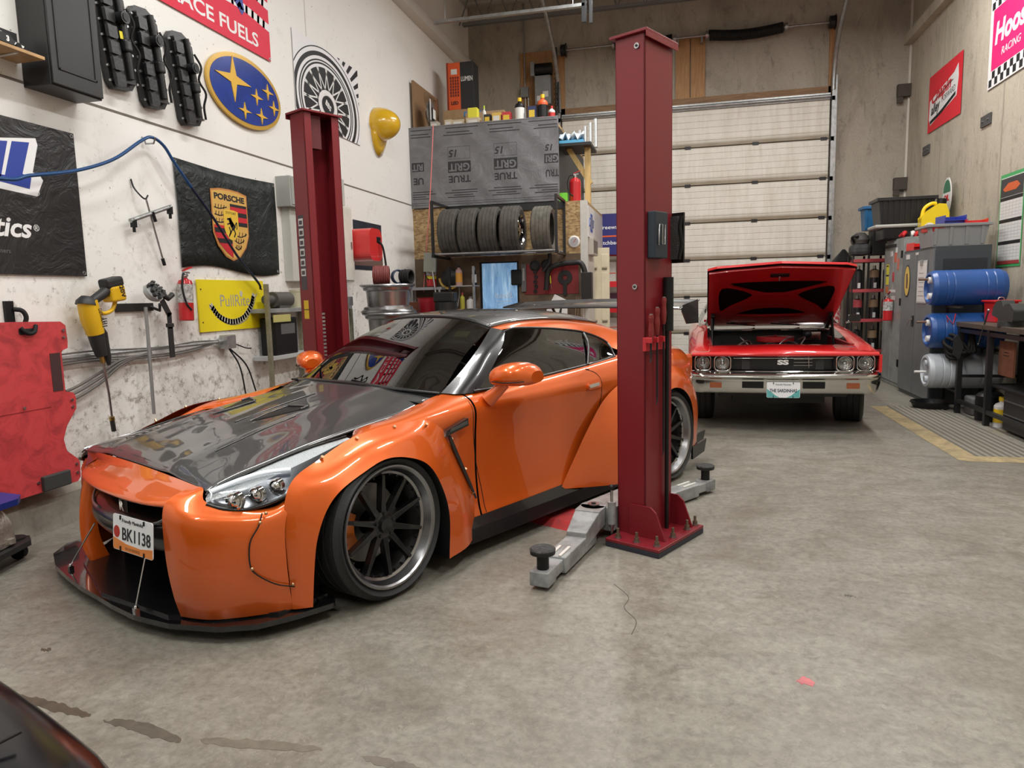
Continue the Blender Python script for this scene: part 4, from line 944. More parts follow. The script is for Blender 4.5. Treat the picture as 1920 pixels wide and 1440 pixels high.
# ================================================================== red muscle car at the back
m_mred = paint('muscle_red', (0.62, 0.010, 0.012), .05)
m_bay = mat('engine_bay', (.012, .012, .013), .5); m_under_red = mat('inner_wing_red', (.22, .012, .014), .4)
mc = thing('red_muscle_car', 'red classic muscle car with its bonnet open, facing out from the garage door', 'car', (.975, 8.22, 0), math.radians(-90 - 1.2))
def mside(M):
    # fender top and flank, sections from the engine bay edge outwards and down; u, [(v,z)...]
    S = [(.80, [(.62, .80), (.72, .815), (.82, .80), (.875, .765), (.885, .70), (.885, .60), (.87, .50), (.84, .42)]),
         (.60, [(.66, .835), (.74, .86), (.82, .855), (.885, .80), (.90, .72), (.905, .62), (.90, .50), (.86, .38)]),
         (.30, [(.68, .865), (.745, .89), (.82, .885), (.89, .83), (.91, .74), (.915, .63), (.91, .48), (.87, .34)]),
         (.0, [(.70, .90), (.75, .918), (.82, .912), (.895, .86), (.915, .76), (.92, .64), (.915, .48), (.88, .34)]),
         (-.40, [(.70, .945), (.75, .955), (.82, .945), (.90, .885), (.92, .78), (.925, .64), (.92, .46), (.88, .30)]),
         (-.85, [(.70, .985), (.75, .985), (.82, .97), (.905, .905), (.925, .79), (.93, .64), (.92, .44), (.88, .28)]),
         (-1.5, [(.72, 1.0), (.78, .995), (.84, .975), (.91, .90), (.93, .79), (.935, .64), (.92, .44), (.88, .28)]),
         (-2.6, [(.74, 1.0), (.79, .995), (.86, .97), (.925, .90), (.94, .79), (.94, .64), (.92, .44), (.88, .28)]),
         (-3.7, [(.70, .98), (.76, .97), (.83, .94), (.90, .86), (.92, .76), (.92, .62), (.90, .45), (.86, .32)])]
    rows = []
    C = [crom([(u, p[k][0], p[k][1]) for u, p in S], 130) for k in range(8)]
    for i in range(130):
        pts = crom([c[i] for c in C], 24); u = pts[0].x; zb = 0
        for uc in (0.0, -2.84):
            d = abs(u - uc)
            if d < .40: zb = max(zb, .32 + math.sqrt(.16 - d * d) * .88)
        if zb > 0: pts = [p if p.z > zb else Vector((p.x, p.y, zb)) for p in pts]
        rows.append(pts)
    g = G(); g.grid(rows, m_mred, M=M, flip=True); g.build('front_wing', mc)
both(mside)
# header panel over the grille, with the chrome-edged grille cavity
g = G(); rows = []
for i in range(33):
    v = -.86 + 1.72 * i / 32; q = abs(v) / .86; n = .05 * (1 - q); zc = .02 * (1 - q)
    rows.append(crom([(.47 + n * .3, v * .82 if q > .9 else v * .86, .845 + zc * .6), (.62 + n, v * .93, .842 + zc), (.78 + n, v, .825 + zc - .02 * q * q), (.86 + n, v, .80 + zc * .6), (.875 + n, v, .775 + zc * .3), (.86 + n, v, .765)], 14))
g.grid(rows, m_mred, flip=True); g.build('header_panel', mc)
g = G(); g.bb(.60, .62, -.87, .87, .60, .78, black_plastic); g.bb(.62, .875, -.885, -.86, .61, .78, m_mred); g.bb(.62, .875, .86, .885, .61, .78, m_mred); g.build('grille_backing', mc)
g = G(); g.add([(.80, -.48, .625), (.85, 0, .625), (.80, .48, .625), (.82, .48, .765), (.87, 0, .765), (.82, -.48, .765)], [(0, 1, 4, 5), (1, 2, 3, 4)], mat('grille_satin_black', (.012, .012, .013), .4)); grl = g.build('grille', mc)
for v in (-.38, .38): G().bb(.815, .83, min(v, v * .8), max(v, v * .8), .63, .76, mat('grille_mesh', (.03, .03, .032), .5)).build('grille_slat_panel', grl)
g = G(); Mx = frame((.885, 0, .705), (0, 1, 0), (0, 0, 1), (1, 0, 0)); g.text('SS', .062, mat('badge_white', (.85, .85, .85), .3, .2), M=Mx, ext=.006, bold=.003, w=.105); g.build('grille_badge', mc)
g = G()
for z in (.735, .705, .675): g.tube([(.875, .10, z), (.862, .27, z)], .004, chrome, 6)
g.tube([(.868, .235, .76), (.864, .24, .65)], .004, chrome, 6); g.build('grille_script', mc)
g = G()
for z, r in ((.772, .009), (.612, .009)): g.tube([(.80, -.87, z), (.855, -.60, z), (.905, 0, z + .004), (.855, .60, z), (.80, .87, z)], r, chrome, 8)
g.tube([(.845, -.46, .745), (.885, 0, .748), (.845, .46, .745)], .005, chrome, 6); g.build('grille_moulding', mc)
for v in (-.755, -.565, .565, .755):
    e = bpy.data.objects.new('headlamp', None); col.objects.link(e); e.parent = mc; e.matrix_local = frame((.862 - .04 * (abs(v) - .56) / .2, v, .695), (0, 1, 0), (0, 0, 1), (1, 0, 0)); e.empty_display_size = .05
    out = rrect(.165, .16, .045, 6); inn = rrect(.148, .143, .038, 6)
    g = G(); n = len(out); g.add([(x, y, 0) for x, y in out] + [(x, y, .008) for x, y in inn] + [(x * .97, y * .97, -.015) for x, y in inn], [(i, (i + 1) % n, n + (i + 1) % n, n + i) for i in range(n)] + [(n + i, n + (i + 1) % n, 2 * n + (i + 1) % n, 2 * n + i) for i in range(n)], chrome, True); g.lathe([(.060, -.014), (.105, -.014)], black_plastic, 28); g.poly([(x, y, -.048) for x, y in inn], black_plastic); g.build('bezel', e)
    g = G(); g.lathe([(.062, -.012), (.066, -.004), (.060, .002), (.058, -.006)], chrome, 28); g.build('lamp_ring', e)
    g = G(); g.lathe([(.058, -.004), (.045, .006), (.025, .012), (.0005, .014)], m_lens, 24); g.build('lamp_glass', e)
    g = G(); g.lathe([(.056, -.006), (.035, -.030), (.012, -.045), (.0005, -.046)], mat('lamp_bowl', (.55, .55, .53), .18, 1.0, bump=.6, bscale=60), 24); g.ball((0, 0, -.028), .014, chrome, 12); g.build('lamp_bowl', e)
# bumper
g = G(); rows = []
for i in range(37):
    v = -.885 + 1.77 * i / 36; q = abs(v) / .885; n = .045 * (1 - q) - .10 * max(0, q - .92) / .08
    rows.append(crom([(.83 + n, v, .612), (.885 + n, v, .605), (.925 + n, v, .585), (.935 + n, v, .565), (.905 + n, v, .545), (.90 + n, v, .50), (.885 + n, v * .985, .44), (.86 + n, v * .975, .405), (.80 + n, v * .97, .40)], 26))
m_bump = mat('bumper_chrome', (.62, .61, .58), .14, 1.0)
g.grid(rows, m_bump, flip=True)
for sd in (1, -1): g.grid([[(.83 - .10, sd * .885, z), (.5, sd * .915, z)] for z in (.61, .56, .5, .42)], m_bump)
bp = g.build('front_bumper', mc, solid=.006)
for v in (-.66, .60): g = G(); g.prism(rrect(.115, .055, .006), .0, .012, mat('indicator_amber', (.30, .07, .015), .2, coat=1), M=frame((.915, v + .03, .485), (0, 1, 0), (.12, 0, 1), (1, 0, -.12))); g.build('indicator', bp)
for v in (-.28, .28): g = G(); g.prism(rrect(.20, .065, .004), -.0, .008, black_plastic, M=frame((.937, v, .49), (-.07 * (1 if v > 0 else -1), 1, 0), (.12, 0, 1), (1, 0, -.12))); g.build('bumper_slot', bp)
for v in (-.42, .42): G().ball((.905, v, .505), .010, chrome, 10).build('bumper_bolt', bp)
plate(mc, frame((.965, .0, .445), (0, 1, 0), (-.02, 0, 1), (1, 0, .02)), 'teal')
# lower valance, chassis
g = G(); g.bb(.55, .80, -.60, .60, .36, .42, m_bay); g.bb(-3.7, -.8, -.86, .86, .24, .40, m_bay); g.bb(-3.7, .5, -.45, .45, .25, .45, m_bay); g.build('chassis', mc)
# engine bay
g = G(); g.bb(-.80, .50, -.70, .70, .45, .48, m_bay); g.bb(-.84, -.78, -.72, .72, .45, .96, m_bay)
for s in (1, -1): g.bb(-.80, .55, s * .70, s * .66, .45, .86, m_under_red)
g.bb(.44, .50, -.66, .66, .45, .80, m_bay); g.build('engine_bay', mc)
for pts in ([(.2, -.25, .80), (.05, -.35, .90), (-.15, -.30, .86)], [(.25, .22, .80), (.1, .3, .90), (-.1, .26, .86)], [(.30, -.02, .78), (.2, .08, .88), (.0, .2, .9)]): G().tube(pts, .008, steel, 6, sub=12).build('engine_pipe', mc)
g = G(); g.lathe([(.19, 0), (.20, .01), (.20, .05), (.19, .06), (.03, .065), (.0005, .075)], mat('air_cleaner_red', (.28, .012, .016), .25, coat=.6), 36, M=Matrix.Translation((-.12, .02, .84))); g.build('air_cleaner', mc)
g = G(); g.box((-.05, .0, .72), (.70, .22, .18), m_bay); 
for s in (1, -1): g.box((-.05, s * .20, .72), (.62, .13, .10), mat('valve_cover_red', (.30, .01, .01), .3, coat=.5), rot=(s * -.5, 0, 0))
g.build('engine', mc, bevel=.012)
g = G(); g.box((.25, -.50, .72), (.22, .25, .20), mat('battery_case', (.05, .045, .04), .5)); g.box((.365, -.50, .75), (.004, .24, .10), mat('battery_label', (.18, .16, .14), .5)); g.build('battery', mc, bevel=.006)
g = G(); g.cyl((.15, .45, .55), (.15, .45, .80), .07, chrome, 20); g.box((-.55, .46, .88), (.20, .16, .09), chrome); g.ball((-.45, .40, .90), .05, dark_metal); g.build('brake_booster', mc)
for pts in ([(.35, -.2, .72), (.3, -.1, .84), (.1, .0, .83)], [(.4, -.45, .8), (.3, -.3, .88), (.1, -.25, .80), (-.1, -.2, .83)], [(.30, .3, .70), (.25, .2, .84), (0, .12, .85)], [(.1, -.22, .80), (.0, -.26, .86), (-.2, -.22, .8)]):
    G().tube(pts, .012, mat('hose_dark', (.03, .02, .02), .4), 6, sub=12).build('engine_hose', mc)
for u, v in ((.30, .08), (.33, -.12), (.36, .25), (.40, .46), (.38, -.30)): G().cyl((u, v, .72), (u, v, .80), .028, chrome, 12).build('pulley', mc)
g = G(); g.box((-.72, 0, .955), (.14, 1.34, .03), chrome, rot=(0, .2, 0)); g.build('cowl_panel', mc, bevel=.01)
for pts in ([(-.74, .35, .99), (-.62, .02, 1.02)], [(-.74, -.15, .99), (-.60, -.48, 1.03)]): G().tube(pts, .008, black_plastic, 6).build('wiper', mc)
# open bonnet, hinged at the cowl, underside to the camera
hb = bpy.data.objects.new('bonnet', None); col.objects.link(hb); hb.parent = mc; hb.empty_display_size = .1
ang = math.atan2(.62, 1.27); hb.matrix_local = Matrix.Translation((-.72, 0, 1.01)) @ Matrix.Rotation(-ang, 4, 'Y')
HLn = 1.41
outl = [(0, -.70), (HLn - .06, -.715), (HLn - .01, -.62), (HLn + .0, -.52), (HLn + .06, 0), (HLn, .52), (HLn - .01, .62), (HLn - .06, .715), (0, .70)]
g = G(); g.prism(outl, .02, .045, m_mred); g.build('outer_skin', hb, bevel=.008)
m_under = mat('bonnet_underside', (.36, .007, .010), .3, coat=.6)
def strip(g, pts, w, z0=-.012, z1=.02, m=m_under):
    for a, b in zip(pts, pts[1:]):
        a, b = Vector((*a, 0)), Vector((*b, 0)); d = (b - a); L = d.length; an = math.atan2(d.y, d.x)
        g.box(((a + b).x / 2, (a + b).y / 2, (z0 + z1) / 2), (L + w * .6, w, z1 - z0), m, rot=(0, 0, an))
g = G(); g.poly([(x, y, .012) for x, y in outl][::-1], mat('bonnet_recess', (.004, .002, .002), .8, spec=.1)); g.build('recess_panel', hb)
def hole_frame():
    g = G(); holes = [[(HLn - .30, -.47), (HLn - .30, .47), (HLn - .55, .16), (HLn - .58, 0), (HLn - .55, -.16)], [(.40, -.56), (HLn - .42, -.56), (HLn - .60, -.23), (.50, -.46)], [(.40, .56), (HLn - .42, .56), (HLn - .60, .23), (.50, .46)], [(.28, -.36), (.28, .36), (.44, .22), (.48, 0), (.44, -.22)]]
    bm = bmesh.new()
    loops = [[(0, -.69), (HLn - .07, -.70), (HLn - .03, -.52), (HLn + .03, 0), (HLn - .03, .52), (HLn - .07, .70), (0, .69)]] + holes
    edges = []
    for lp in loops:
        vs = [bm.verts.new((p[0], p[1], 0)) for p in crom([(a, b, 0) for a, b in lp], len(lp) * 5, True)] if lp is not loops[0] else [bm.verts.new((a, b, 0)) for a, b in lp]
        edges += [bm.edges.new((vs[i], vs[(i + 1) % len(vs)])) for i in range(len(vs))]
    bmesh.ops.triangle_fill(bm, use_beauty=True, use_dissolve=False, edges=edges)
    bm.verts.ensure_lookup_table(); bm.verts.index_update()
    g.add([tuple(v.co) for v in bm.verts], [tuple(v.index for v in f.verts) for f in bm.faces], m_under); bm.free()
    return g.build('inner_frame', hb, loc=(0, 0, -.012), solid=.022, soff=1, bevel=.0)
hole_frame()
g = G(); g.tube([(HLn - .14, 0, -.02), (HLn - .18, 0, -.05), (HLn - .20, 0, -.03)], .008, steel, 8); g.box((HLn - .13, 0, -.014), (.06, .18, .02), black_plastic); g.build('bonnet_latch', hb)
for v in (-.33, .22): G().box((.10, v + .04, -.02), (.03, .30, .006), chrome).build('hinge_plate', hb)
for s in (1, -1):
    g = G(); g.bb(-.02, .35, s * .62, s * .66, -.06, -.014, black_plastic); g.build('hinge_arm', hb)
    G().tube([(.12, s * .64, .62), (-.25, s * .645, .82), (-.42, s * .645, 1.12)], .014, black_plastic, 8).build('bonnet_strut', mc)
# glasshouse with black vinyl roof
m_vinyl = mat('black_vinyl', (.012, .012, .013), .55)
rw = [[(-1.42, q * .58, 1.335 - .02 * q * q) for q in (-1, -.5, 0, .5, 1)], [(-1.9, q * .62, 1.37 - .02 * q * q) for q in (-1, -.5, 0, .5, 1)], [(-2.5, q * .62, 1.35 - .02 * q * q) for q in (-1, -.5, 0, .5, 1)], [(-3.1, q * .60, 1.08) for q in (-1, -.5, 0, .5, 1)]]
g = G(); g.loft(rw, 15, 20, m_vinyl, flip=True); g.build('roof', mc, solid=.02)
g = G(); g.loft([[(-.80, q * .70, .985) for q in (-1, -.5, 0, .5, 1)], [(-1.42, q * .57, 1.33) for q in (-1, -.5, 0, .5, 1)]], 9, 5, m_ws, flip=True); g.build('windscreen', mc)
for s in (1, -1):
    G().tube([(-.84, s * .72, .98), (-1.12, s * .65, 1.16), (-1.42, s * .585, 1.335), (-1.9, s * .63, 1.355), (-2.5, s * .63, 1.335)], .016, chrome, 8).build('windscreen_moulding', mc)
    g = G(); g.add([(-.9, s * .80, .99), (-2.6, s * .82, .99), (-2.5, s * .64, 1.335), (-1.46, s * .60, 1.32)], [(0, 1, 2, 3)], m_sideglass); g.build('side_window', mc)
g = G(); g.bb(-3.7, -2.9, -.72, .72, .95, .985, m_mred); g.bb(-3.3, -.85, -.80, .80, .60, .62, m_inter); g.build('boot_lid', mc)
g = G(); g.prism(rrect(.13, .085, .02), -.03, .02, black_gloss, M=frame((-.98, .99, 1.055), (0, 1, 0), (0, 0, 1), (1, 0, 0))); g.cyl((-.98, .90, 1.0), (-.98, .97, 1.03), .012, chrome); g.build('wing_mirror', mc, bevel=.004)
g = G(); g.text('Chevelle', .05, chrome, M=frame((.80, .55, .852), (0, 1, 0), (-1, 0, .12), (.12, 0, 1)), ext=.003, shear=.4, w=.17); g.build('header_script', mc)
for s, st in ((1, .22), (-1, .05)):
    e, X = wheel(mc, (0, s * .77, .325), .33, .27, .19, s, steer=st * -1); G().lathe([(.19, .10), (.12, .06), (.0005, .07)], mat('rim_silver', (.3, .3, .3), .3, 1), 30).build('wheel_centre', e)
    e, X = wheel(mc, (-2.84, s * .77, .33), .33, .27, .19, s)
# ================================================================== things on and along the left wall
def wthing(name, label, cat, M, group=None):
    t = thing(name, label, cat, group=group); t.matrix_world = M; return t
def cloth(name, c, rough=.6, w=.35, sc=7):
    s = NT(name); tc = s.n('TexCoord'); n = s.noise(tc.outputs['Object'], sc, 5, .6, 2.5); s.b.inputs['Base Color'].default_value = (*c, 1); s.b.inputs['Roughness'].default_value = rough; s.bump(n, w, .02); return s.m
def clip(poly, x0, x1, y0, y1):
    for ax, lim, sg in ((0, x0, 1), (0, x1, -1), (1, y0, 1), (1, y1, -1)):
        out = []
        for i in range(len(poly)):
            a, b = poly[i - 1], poly[i]; ia, ib = (a[ax] - lim) * sg >= 0, (b[ax] - lim) * sg >= 0
            if ia != ib: t = (lim - a[ax]) / (b[ax] - a[ax]); out.append((a[0] + (b[0] - a[0]) * t, a[1] + (b[1] - a[1]) * t))
            if ib: out.append(b)
        poly = out
        if not poly: return []
    return poly
def flat(g, poly, z, m, th=.0012):
    """a thin printed shape lying at height z"""
    if len(poly) >= 3: g.prism(poly, z, z + th, m)
def stroke(g, pts, w, z, m, sub=0):
    P = [Vector((*p, 0)) for p in pts]
    if sub: P = crom(P, sub)
    for i in range(len(P) - 1):
        a, b = P[i], P[i + 1]; d = (b - a)
        if d.length < 1e-6: continue
        d.normalize(); n = Vector((-d.y, d.x, 0)); wa = w[0] + (w[1] - w[0]) * i / (len(P) - 1) if isinstance(w, tuple) else w; e = d * wa * .25
        g.prism([tuple((a - e + n * wa / 2)[:2]), tuple((b + e + n * wa / 2)[:2]), tuple((b + e - n * wa / 2)[:2]), tuple((a - e - n * wa / 2)[:2])], z, z + .0010, m)
m_print_w = mat('print_white', (.80, .80, .80), .5); m_print_k = mat('print_black', (.012, .012, .014), .55)
m_print_b = mat('print_blue', (.02, .05, .32), .5); m_gold = mat('print_gold', (.72, .42, .03), .45); m_print_r = mat('print_red', (.55, .02, .03), .5)
def grommets(t, pts):
    for x, y in pts: G().lathe([(.006, 0), (.008, .004), (.013, .004), (.015, 0)], steel, 14, M=Matrix.Translation((x, y, .003))).build('grommet', t)
# ---- black vinyl banner
t = wthing('vinyl_banner', 'black vinyl banner with a white and blue logo above the red creeper', 'banner', LW(3.2, 2.09, .012))
G().prism(rect(-.90, .90, -.47, .47), 0, .003, cloth('black_vinyl_cloth', (.018, .018, .019), .35, .6, 4)).build('vinyl', t)
g = G(); P = [(.22, .30), (.56, .37), (.50, .20), (.44, .10), (.56, .10), (.60, .05), (.54, .0), (.50, -.03), (.54, -.02)]
flat(g, [(.16, .30), (.60, .38), (.61, .34), (.555, .165), (.60, .16), (.625, .125), (.57, .02), (.10, .05)], .003, m_print_w); g.build('logo_white', t)
g = G(); flat(g, [(.30, .31), (.40, .325), (.33, .10), (.23, .10)], .0045, m_print_b); flat(g, [(.43, .33), (.55, .345), (.48, .145), (.54, .13), (.52, .06), (.25, .085), (.26, .12), (.36, .12)], .0045, m_print_b); g.build('logo_blue', t)
g = G(); X = Matrix.Translation((.37, -.19, .0035)); g.text('tics', .165, m_print_w, M=X, ext=.0006, bold=.004, shear=.25, w=.25); g.build('lettering', t)
g = G(); g.text('®', .055, m_print_w, M=Matrix.Translation((.57, .04, .0035)), ext=.0005); g.text('®', .055, m_print_w, M=Matrix.Translation((.54, -.18, .0035)), ext=.0005); g.text('ners', .04, mat('print_dim', (.12, .12, .12), .6), M=Matrix.Translation((.31, -.33, .0035)), ext=.0005); g.build('small_lettering', t)
grommets(t, [(.88, .45), (.88, -.45), (-.88, .45), (-.88, -.45)])
# ---- black wall cabinet, shelf
t = wthing('wall_cabinet', 'tall black wall cabinet hanging at the top left on the white wall', 'cabinet', LW(3.97, 2.77))
G().bb(-.20, .20, 0, .80, 0, .205, mat('cabinet_black', (.014, .014, .015), .42)).build('body', t, bevel=.004)
g = G(); g.bb(-.195, .195, .01, .79, .205, .222, _M['cabinet_black']); d = g.build('door', t, bevel=.004)
g = G(); g.bb(-.15, -.135, .10, .72, .222, .228, _M['cabinet_black']).bb(.135, .15, .10, .72, .222, .228, _M['cabinet_black']).bb(-.15, .15, .10, .115, .222, .228, _M['cabinet_black']).bb(-.15, .15, .705, .72, .222, .228, _M['cabinet_black']); g.build('door_moulding', d, bevel=.003)
t = wthing('wooden_shelf', 'short wooden shelf on white brackets left of the black wall cabinet', 'shelf', LW(3.32, 2.92))
G().bb(-.42, .42, -.02, 0, 0, .21, mat('shelf_board', (.50, .30, .13), .5, noise=.3)).build('board', t, bevel=.002)
for x in (-.25, .26): G().tube([(x, -.16, .006), (x, -.03, .03), (x, -.022, .18)], .007, white_paint, 6).bb(x - .012, x + .012, -.2, -.02, 0, .006, white_paint).build('bracket', t)
t = wthing('team_sign', 'small black sign reading RACING TEAM standing on the wooden shelf', 'sign', LW(3.40, 2.925, .05))
G().bb(-.30, .30, 0, .13, 0, .012, m_print_k).build('board', t)
G().text('RACING', .045, m_print_w, M=Matrix.Translation((.12, .095, .013)), ext=.0006, bold=.0012).text('TEAM', .045, m_print_w, M=Matrix.Translation((.12, .05, .013)), ext=.0006, bold=.0012).build('lettering', t)
t = wthing('toy_car', 'black and white toy race car parked on the wooden shelf', 'toy car', LW(3.52, 2.92, .14))
g = G(); g.prism([(-.11, .02), (.11, .015), (.12, .035), (.05, .045), (.02, .07), (-.05, .07), (-.08, .045), (-.12, .05)], -.035, .035, m_print_k); g.build('body', t, bevel=.006)
g = G(); g.text('3', .04, m_print_w, M=Matrix.Translation((.01, .04, .037)), ext=.0006, bold=.002); g.prism([(.05, .022), (.11, .018), (.115, .03), (.06, .036)], .035, .0365, m_print_w); g.build('livery', t)
for x in (-.07, .075):
    for z in (-.033, .033): G().cyl((x, .018, z - .01), (x, .018, z + .01), .018, black_rubber, 14).build('wheel', t)
# ---- three black cam covers
def cam_cover(y, z, lab, seed, a):
    r = random.Random(seed); t = wthing('cam_cover', lab, 'engine part', LW(y, z, .01) @ Matrix.Rotation(a, 4, 'Z'), 'black engine covers on the left wall')
    W, H = .27, .70; m = mat('cover_black', (.013, .013, .014), .38, bump=.15, bscale=40)
    g = G(); out = [(-.12, -.30), (-.09, -.35), (.08, -.35), (.135, -.29), (.135, .20), (.12, .31), (.05, .355), (-.07, .355), (-.13, .30)]
    g.prism(out, 0, .05, m); g.build('flange', t, bevel=.012)
    g = G(); g.prism([(-.10, -.31), (.09, -.31), (.105, .25), (.03, .32), (-.10, .31)], .05, .085, m); g.build('body', t, bevel=.012)
    for k in range(6):
        yy = .27 - k * .105; g = G(); g.prism([(-.115, yy), (-.03, yy - .005), (-.03, yy - .075), (-.045, yy - .088), (-.115, yy - .082)], .08, .105, m); g.build('coil_cell', t, bevel=.008)
    g = G(); g.tube([(.025, .30, .10), (.03, .1, .105), (.03, -.28, .10)], .022, m, 10); g.tube([(.055, .28, .095), (.06, 0, .10), (.055, -.28, .095)], .012, m, 8); g.build('cam_rib', t)
    yy = .12 if seed != 3 else .08; g = G(); g.cyl((.02, yy, .09), (.02, yy, .15), .042, m, 20); g.cyl((.02, yy, .15), (.02, yy, .155), .028, black_plastic, 20); g.build('oil_cap', t, bevel=.003)
    g = G(); g.box((.03, -.06, .11), (.07, .09, .05), m); g.build('breather', t, bevel=.018, seg=3)
    g = G(); pts = [(.11, .2, .09), (.13, .1, .12), (.10, .0, .10), (.135, -.1, .12), (.11, -.2, .10), (.12, -.3, .09)]; g.tube(pts, .009, black_rubber, 6, sub=24); g.build('harness', t)
    for k in range(7):
        for x in (-.125, .13): g = G(); yy = -.30 + k * .098; g.cyl((x, yy, .05), (x, yy, .066), .009, steel, 8); g.build('flange_bolt', t)
    if seed == 1: G().bb(-.02, .01, -.02, .03, .108, .11, mat('tag_yellow', (.7, .6, .02), .5)).build('yellow_label', t)
cam_cover(4.50, 3.30, 'black engine cam cover next to the black cabinet, with a small yellow label', 1, .13)
cam_cover(4.83, 3.25, 'middle one of the three black engine cam covers on the wall', 2, .13)
cam_cover(5.23, 3.21, 'black engine cam cover nearest the blue oval sign', 3, .16)
# ---- pink and white fuel flag
t = wthing('fuel_flag', 'red and white flag reading RACE FUELS at the top of the left wall', 'flag', LW(5.83, 4.20, .012))
m_pinkred = cloth('flag_pinkred', (.70, .022, .06), .6, .3, 5)
g = G(); g.prism(rect(-.80, .77, -.44, .45), 0, .003, m_pinkred); g.build('cloth', t)
g = G()
for k, (a, b, w) in enumerate((((-.8, -.05), (.77, -.13), .07), ((-.8, .13), (.77, .07), .07), ((-.8, .30), (.77, .26), .06))):
    g = G(); stroke(g, [a, (-.3, a[1] - .05), (.3, b[1] + .05), b], w, .003, m_print_w, 16); g.build('white_stripe', t)
g = G(); stroke(g, [(.02, .45), (.17, .05), (.33, -.13)], (.14, .05), .0045, m_print_b, 8); stroke(g, [(.22, .45), (.27, .2), (.33, -.1)], (.10, .05), .0045, m_print_b, 6); g.build('blue_letter', t)
G().text('RACE FUELS', .17, m_print_w, M=Matrix.Translation((-.05, -.32, .0035)), ext=.0006, bold=.003, w=1.22).build('lettering', t)
grommets(t, [(.75, -.42), (-.78, -.42)])
# ---- oval star sign
t = wthing('oval_sign', 'oval blue sign with gold rim and six gold stars on the left wall', 'sign', LW(6.12, 3.345, .01))
el = lambda rx, ry, n=72: [(rx * math.cos(2 * pi * i / n), ry * math.sin(2 * pi * i / n)) for i in range(n)]
G().prism(el(.575, .315), 0, .022, mat('sign_gold', (.62, .38, .07), .3, .3), smooth=True).build('rim', t, bevel=.006)
G().prism(el(.535, .277), .022, .025, mat('sign_blue', (.012, .045, .30), .25, coat=.6, noise=.25, nscale=9)).build('face', t)
g = G(); stars = [(-.20, .065, .235), (.15, -.005, .09), (.345, .09, .09), (-.055, -.175, .09), (.215, -.165, .09), (.44, -.04, .085)]
for x, y, r in stars:
    P = [(x + dx * (1.15 if i % 4 == 0 else 1), y + dy * (.85)) for i, (dx, dy) in enumerate([(p[0] - 0, p[1] - 0) for p in star4(0, 0, r, .26)])]
    gg = G(); gg.prism(P, .025, .032, m_gold); gg.build('star', t)
# ---- white wheel print
t = wthing('wheel_print', 'black and white wall hanging printed with a lattice alloy wheel', 'wall hanging', LW(7.81, 3.79, .01))
X0, X1, Y0, Y1 = -.77, .77, -.45, .45; cx, cy = -.06, -.17
G().prism(rect(X0, X1, Y0, Y1), 0, .003, mat('print_cloth', (.80, .80, .82), .6)).build('cloth', t)
g = G()
def ring(r0, r1, z, m, a0=0, a1=2 * pi, n=80):
    for i in range(n):
        a, b = a0 + (a1 - a0) * i / n, a0 + (a1 - a0) * (i + 1) / n
        p = clip([(cx + r * math.cos(t_), cy + .75 * r * math.sin(t_)) for r, t_ in ((r0, a), (r1, a), (r1, b), (r0, b))], X0, X1, Y0, Y1)
        if len(p) >= 3 and r1 > r0: flat(g, p, z, m)
ring(.80, .815, .003, m_print_k); ring(.685, .745, .003, m_print_k); ring(.62, .64, .003, m_print_k); ring(.575, .60, .003, m_print_k)
ring(.20, .535, .003, m_print_k)
for i in range(44):
    a = i * pi / 22 + .05
    if (a % (2 * pi)) < 1.45: flat(g, clip([(cx + r * math.cos(a + d), cy + .75 * r * math.sin(a + d)) for r, d in ((.87, -.03), (1.6, -.035), (1.6, .035), (.87, .03))], X0, X1, Y0, Y1), .003, m_print_k)
g.build('black_print', t)
g = G()
def seg(a0, r0, a1, r1, w, z, m):
    p, q = Vector((cx + r0 * math.cos(a0), cy + .75 * r0 * math.sin(a0))), Vector((cx + r1 * math.cos(a1), cy + .75 * r1 * math.sin(a1))); d = (q - p).normalized(); n = Vector((-d.y, d.x)) * w / 2
    flat(g, clip([tuple(p + n), tuple(q + n), tuple(q - n), tuple(p - n)], X0, X1, Y0, Y1), z, m)
for i in range(16):
    a = 2 * pi * i / 16; seg(a, .16, a + .42, .535, .017, .0045, m_print_w); seg(a, .16, a - .42, .535, .017, .0045, m_print_w)
ring(.15, .22, .0058, m_print_w); ring(.36, .375, .0045, m_print_w) if False else None
ring(.0, .14, .0072, m_print_k, n=40)
g.text('BBS', .085, m_print_w, M=Matrix.Translation((cx, cy, .0088)) @ Matrix.Rotation(-.5, 4, 'Z'), ext=.0006, bold=.003)
g.build('spoke_print', t)
# ---- yellow helmet
t = wthing('wall_helmet', 'big yellow cap-shaped helmet mounted on the white wall beside the grey wrapped panel', 'wall ornament', LW(9.12, 3.62, .0))
m_hy = mat('helmet_yellow', (.70, .42, .015), .25, coat=.8)
g = G(); P = [(.27 * math.cos(a) * (1 if math.sin(a) > 0 else .85), .05 + (.26 if math.sin(a) > 0 else .38) * math.sin(a)) for a in [2 * pi * i / 40 for i in range(40)]]
g.prism(P, 0, .012, m_print_w); g.prism([(x * .94, y * .94) for x, y in P], .012, .03, m_hy); g.build('backing', t, bevel=.005)
g = G(); rows = []
for i in range(13):
    p = pi / 2 * i / 12; rows.append([(.235 * math.cos(q) * math.cos(p), .09 + .215 * math.sin(q) * math.cos(p), .03 + .30 * math.sin(p)) for q in [2 * pi * k / 32 for k in range(32)]])
g.grid(rows, m_hy, cv=True); g.build('dome', t)
g = G(); rows = []
for i in range(9):
    a = pi + pi * i / 8; rows.append([(.20 * math.cos(a) * .9, .02 + .05 * math.sin(a), .10), (.22 * math.cos(a), -.02 + .20 * math.sin(a), .055), (.21 * math.cos(a), -.02 + .30 * math.sin(a), .03)])
g.grid(rows, m_hy); g.build('brim', t, solid=.006)
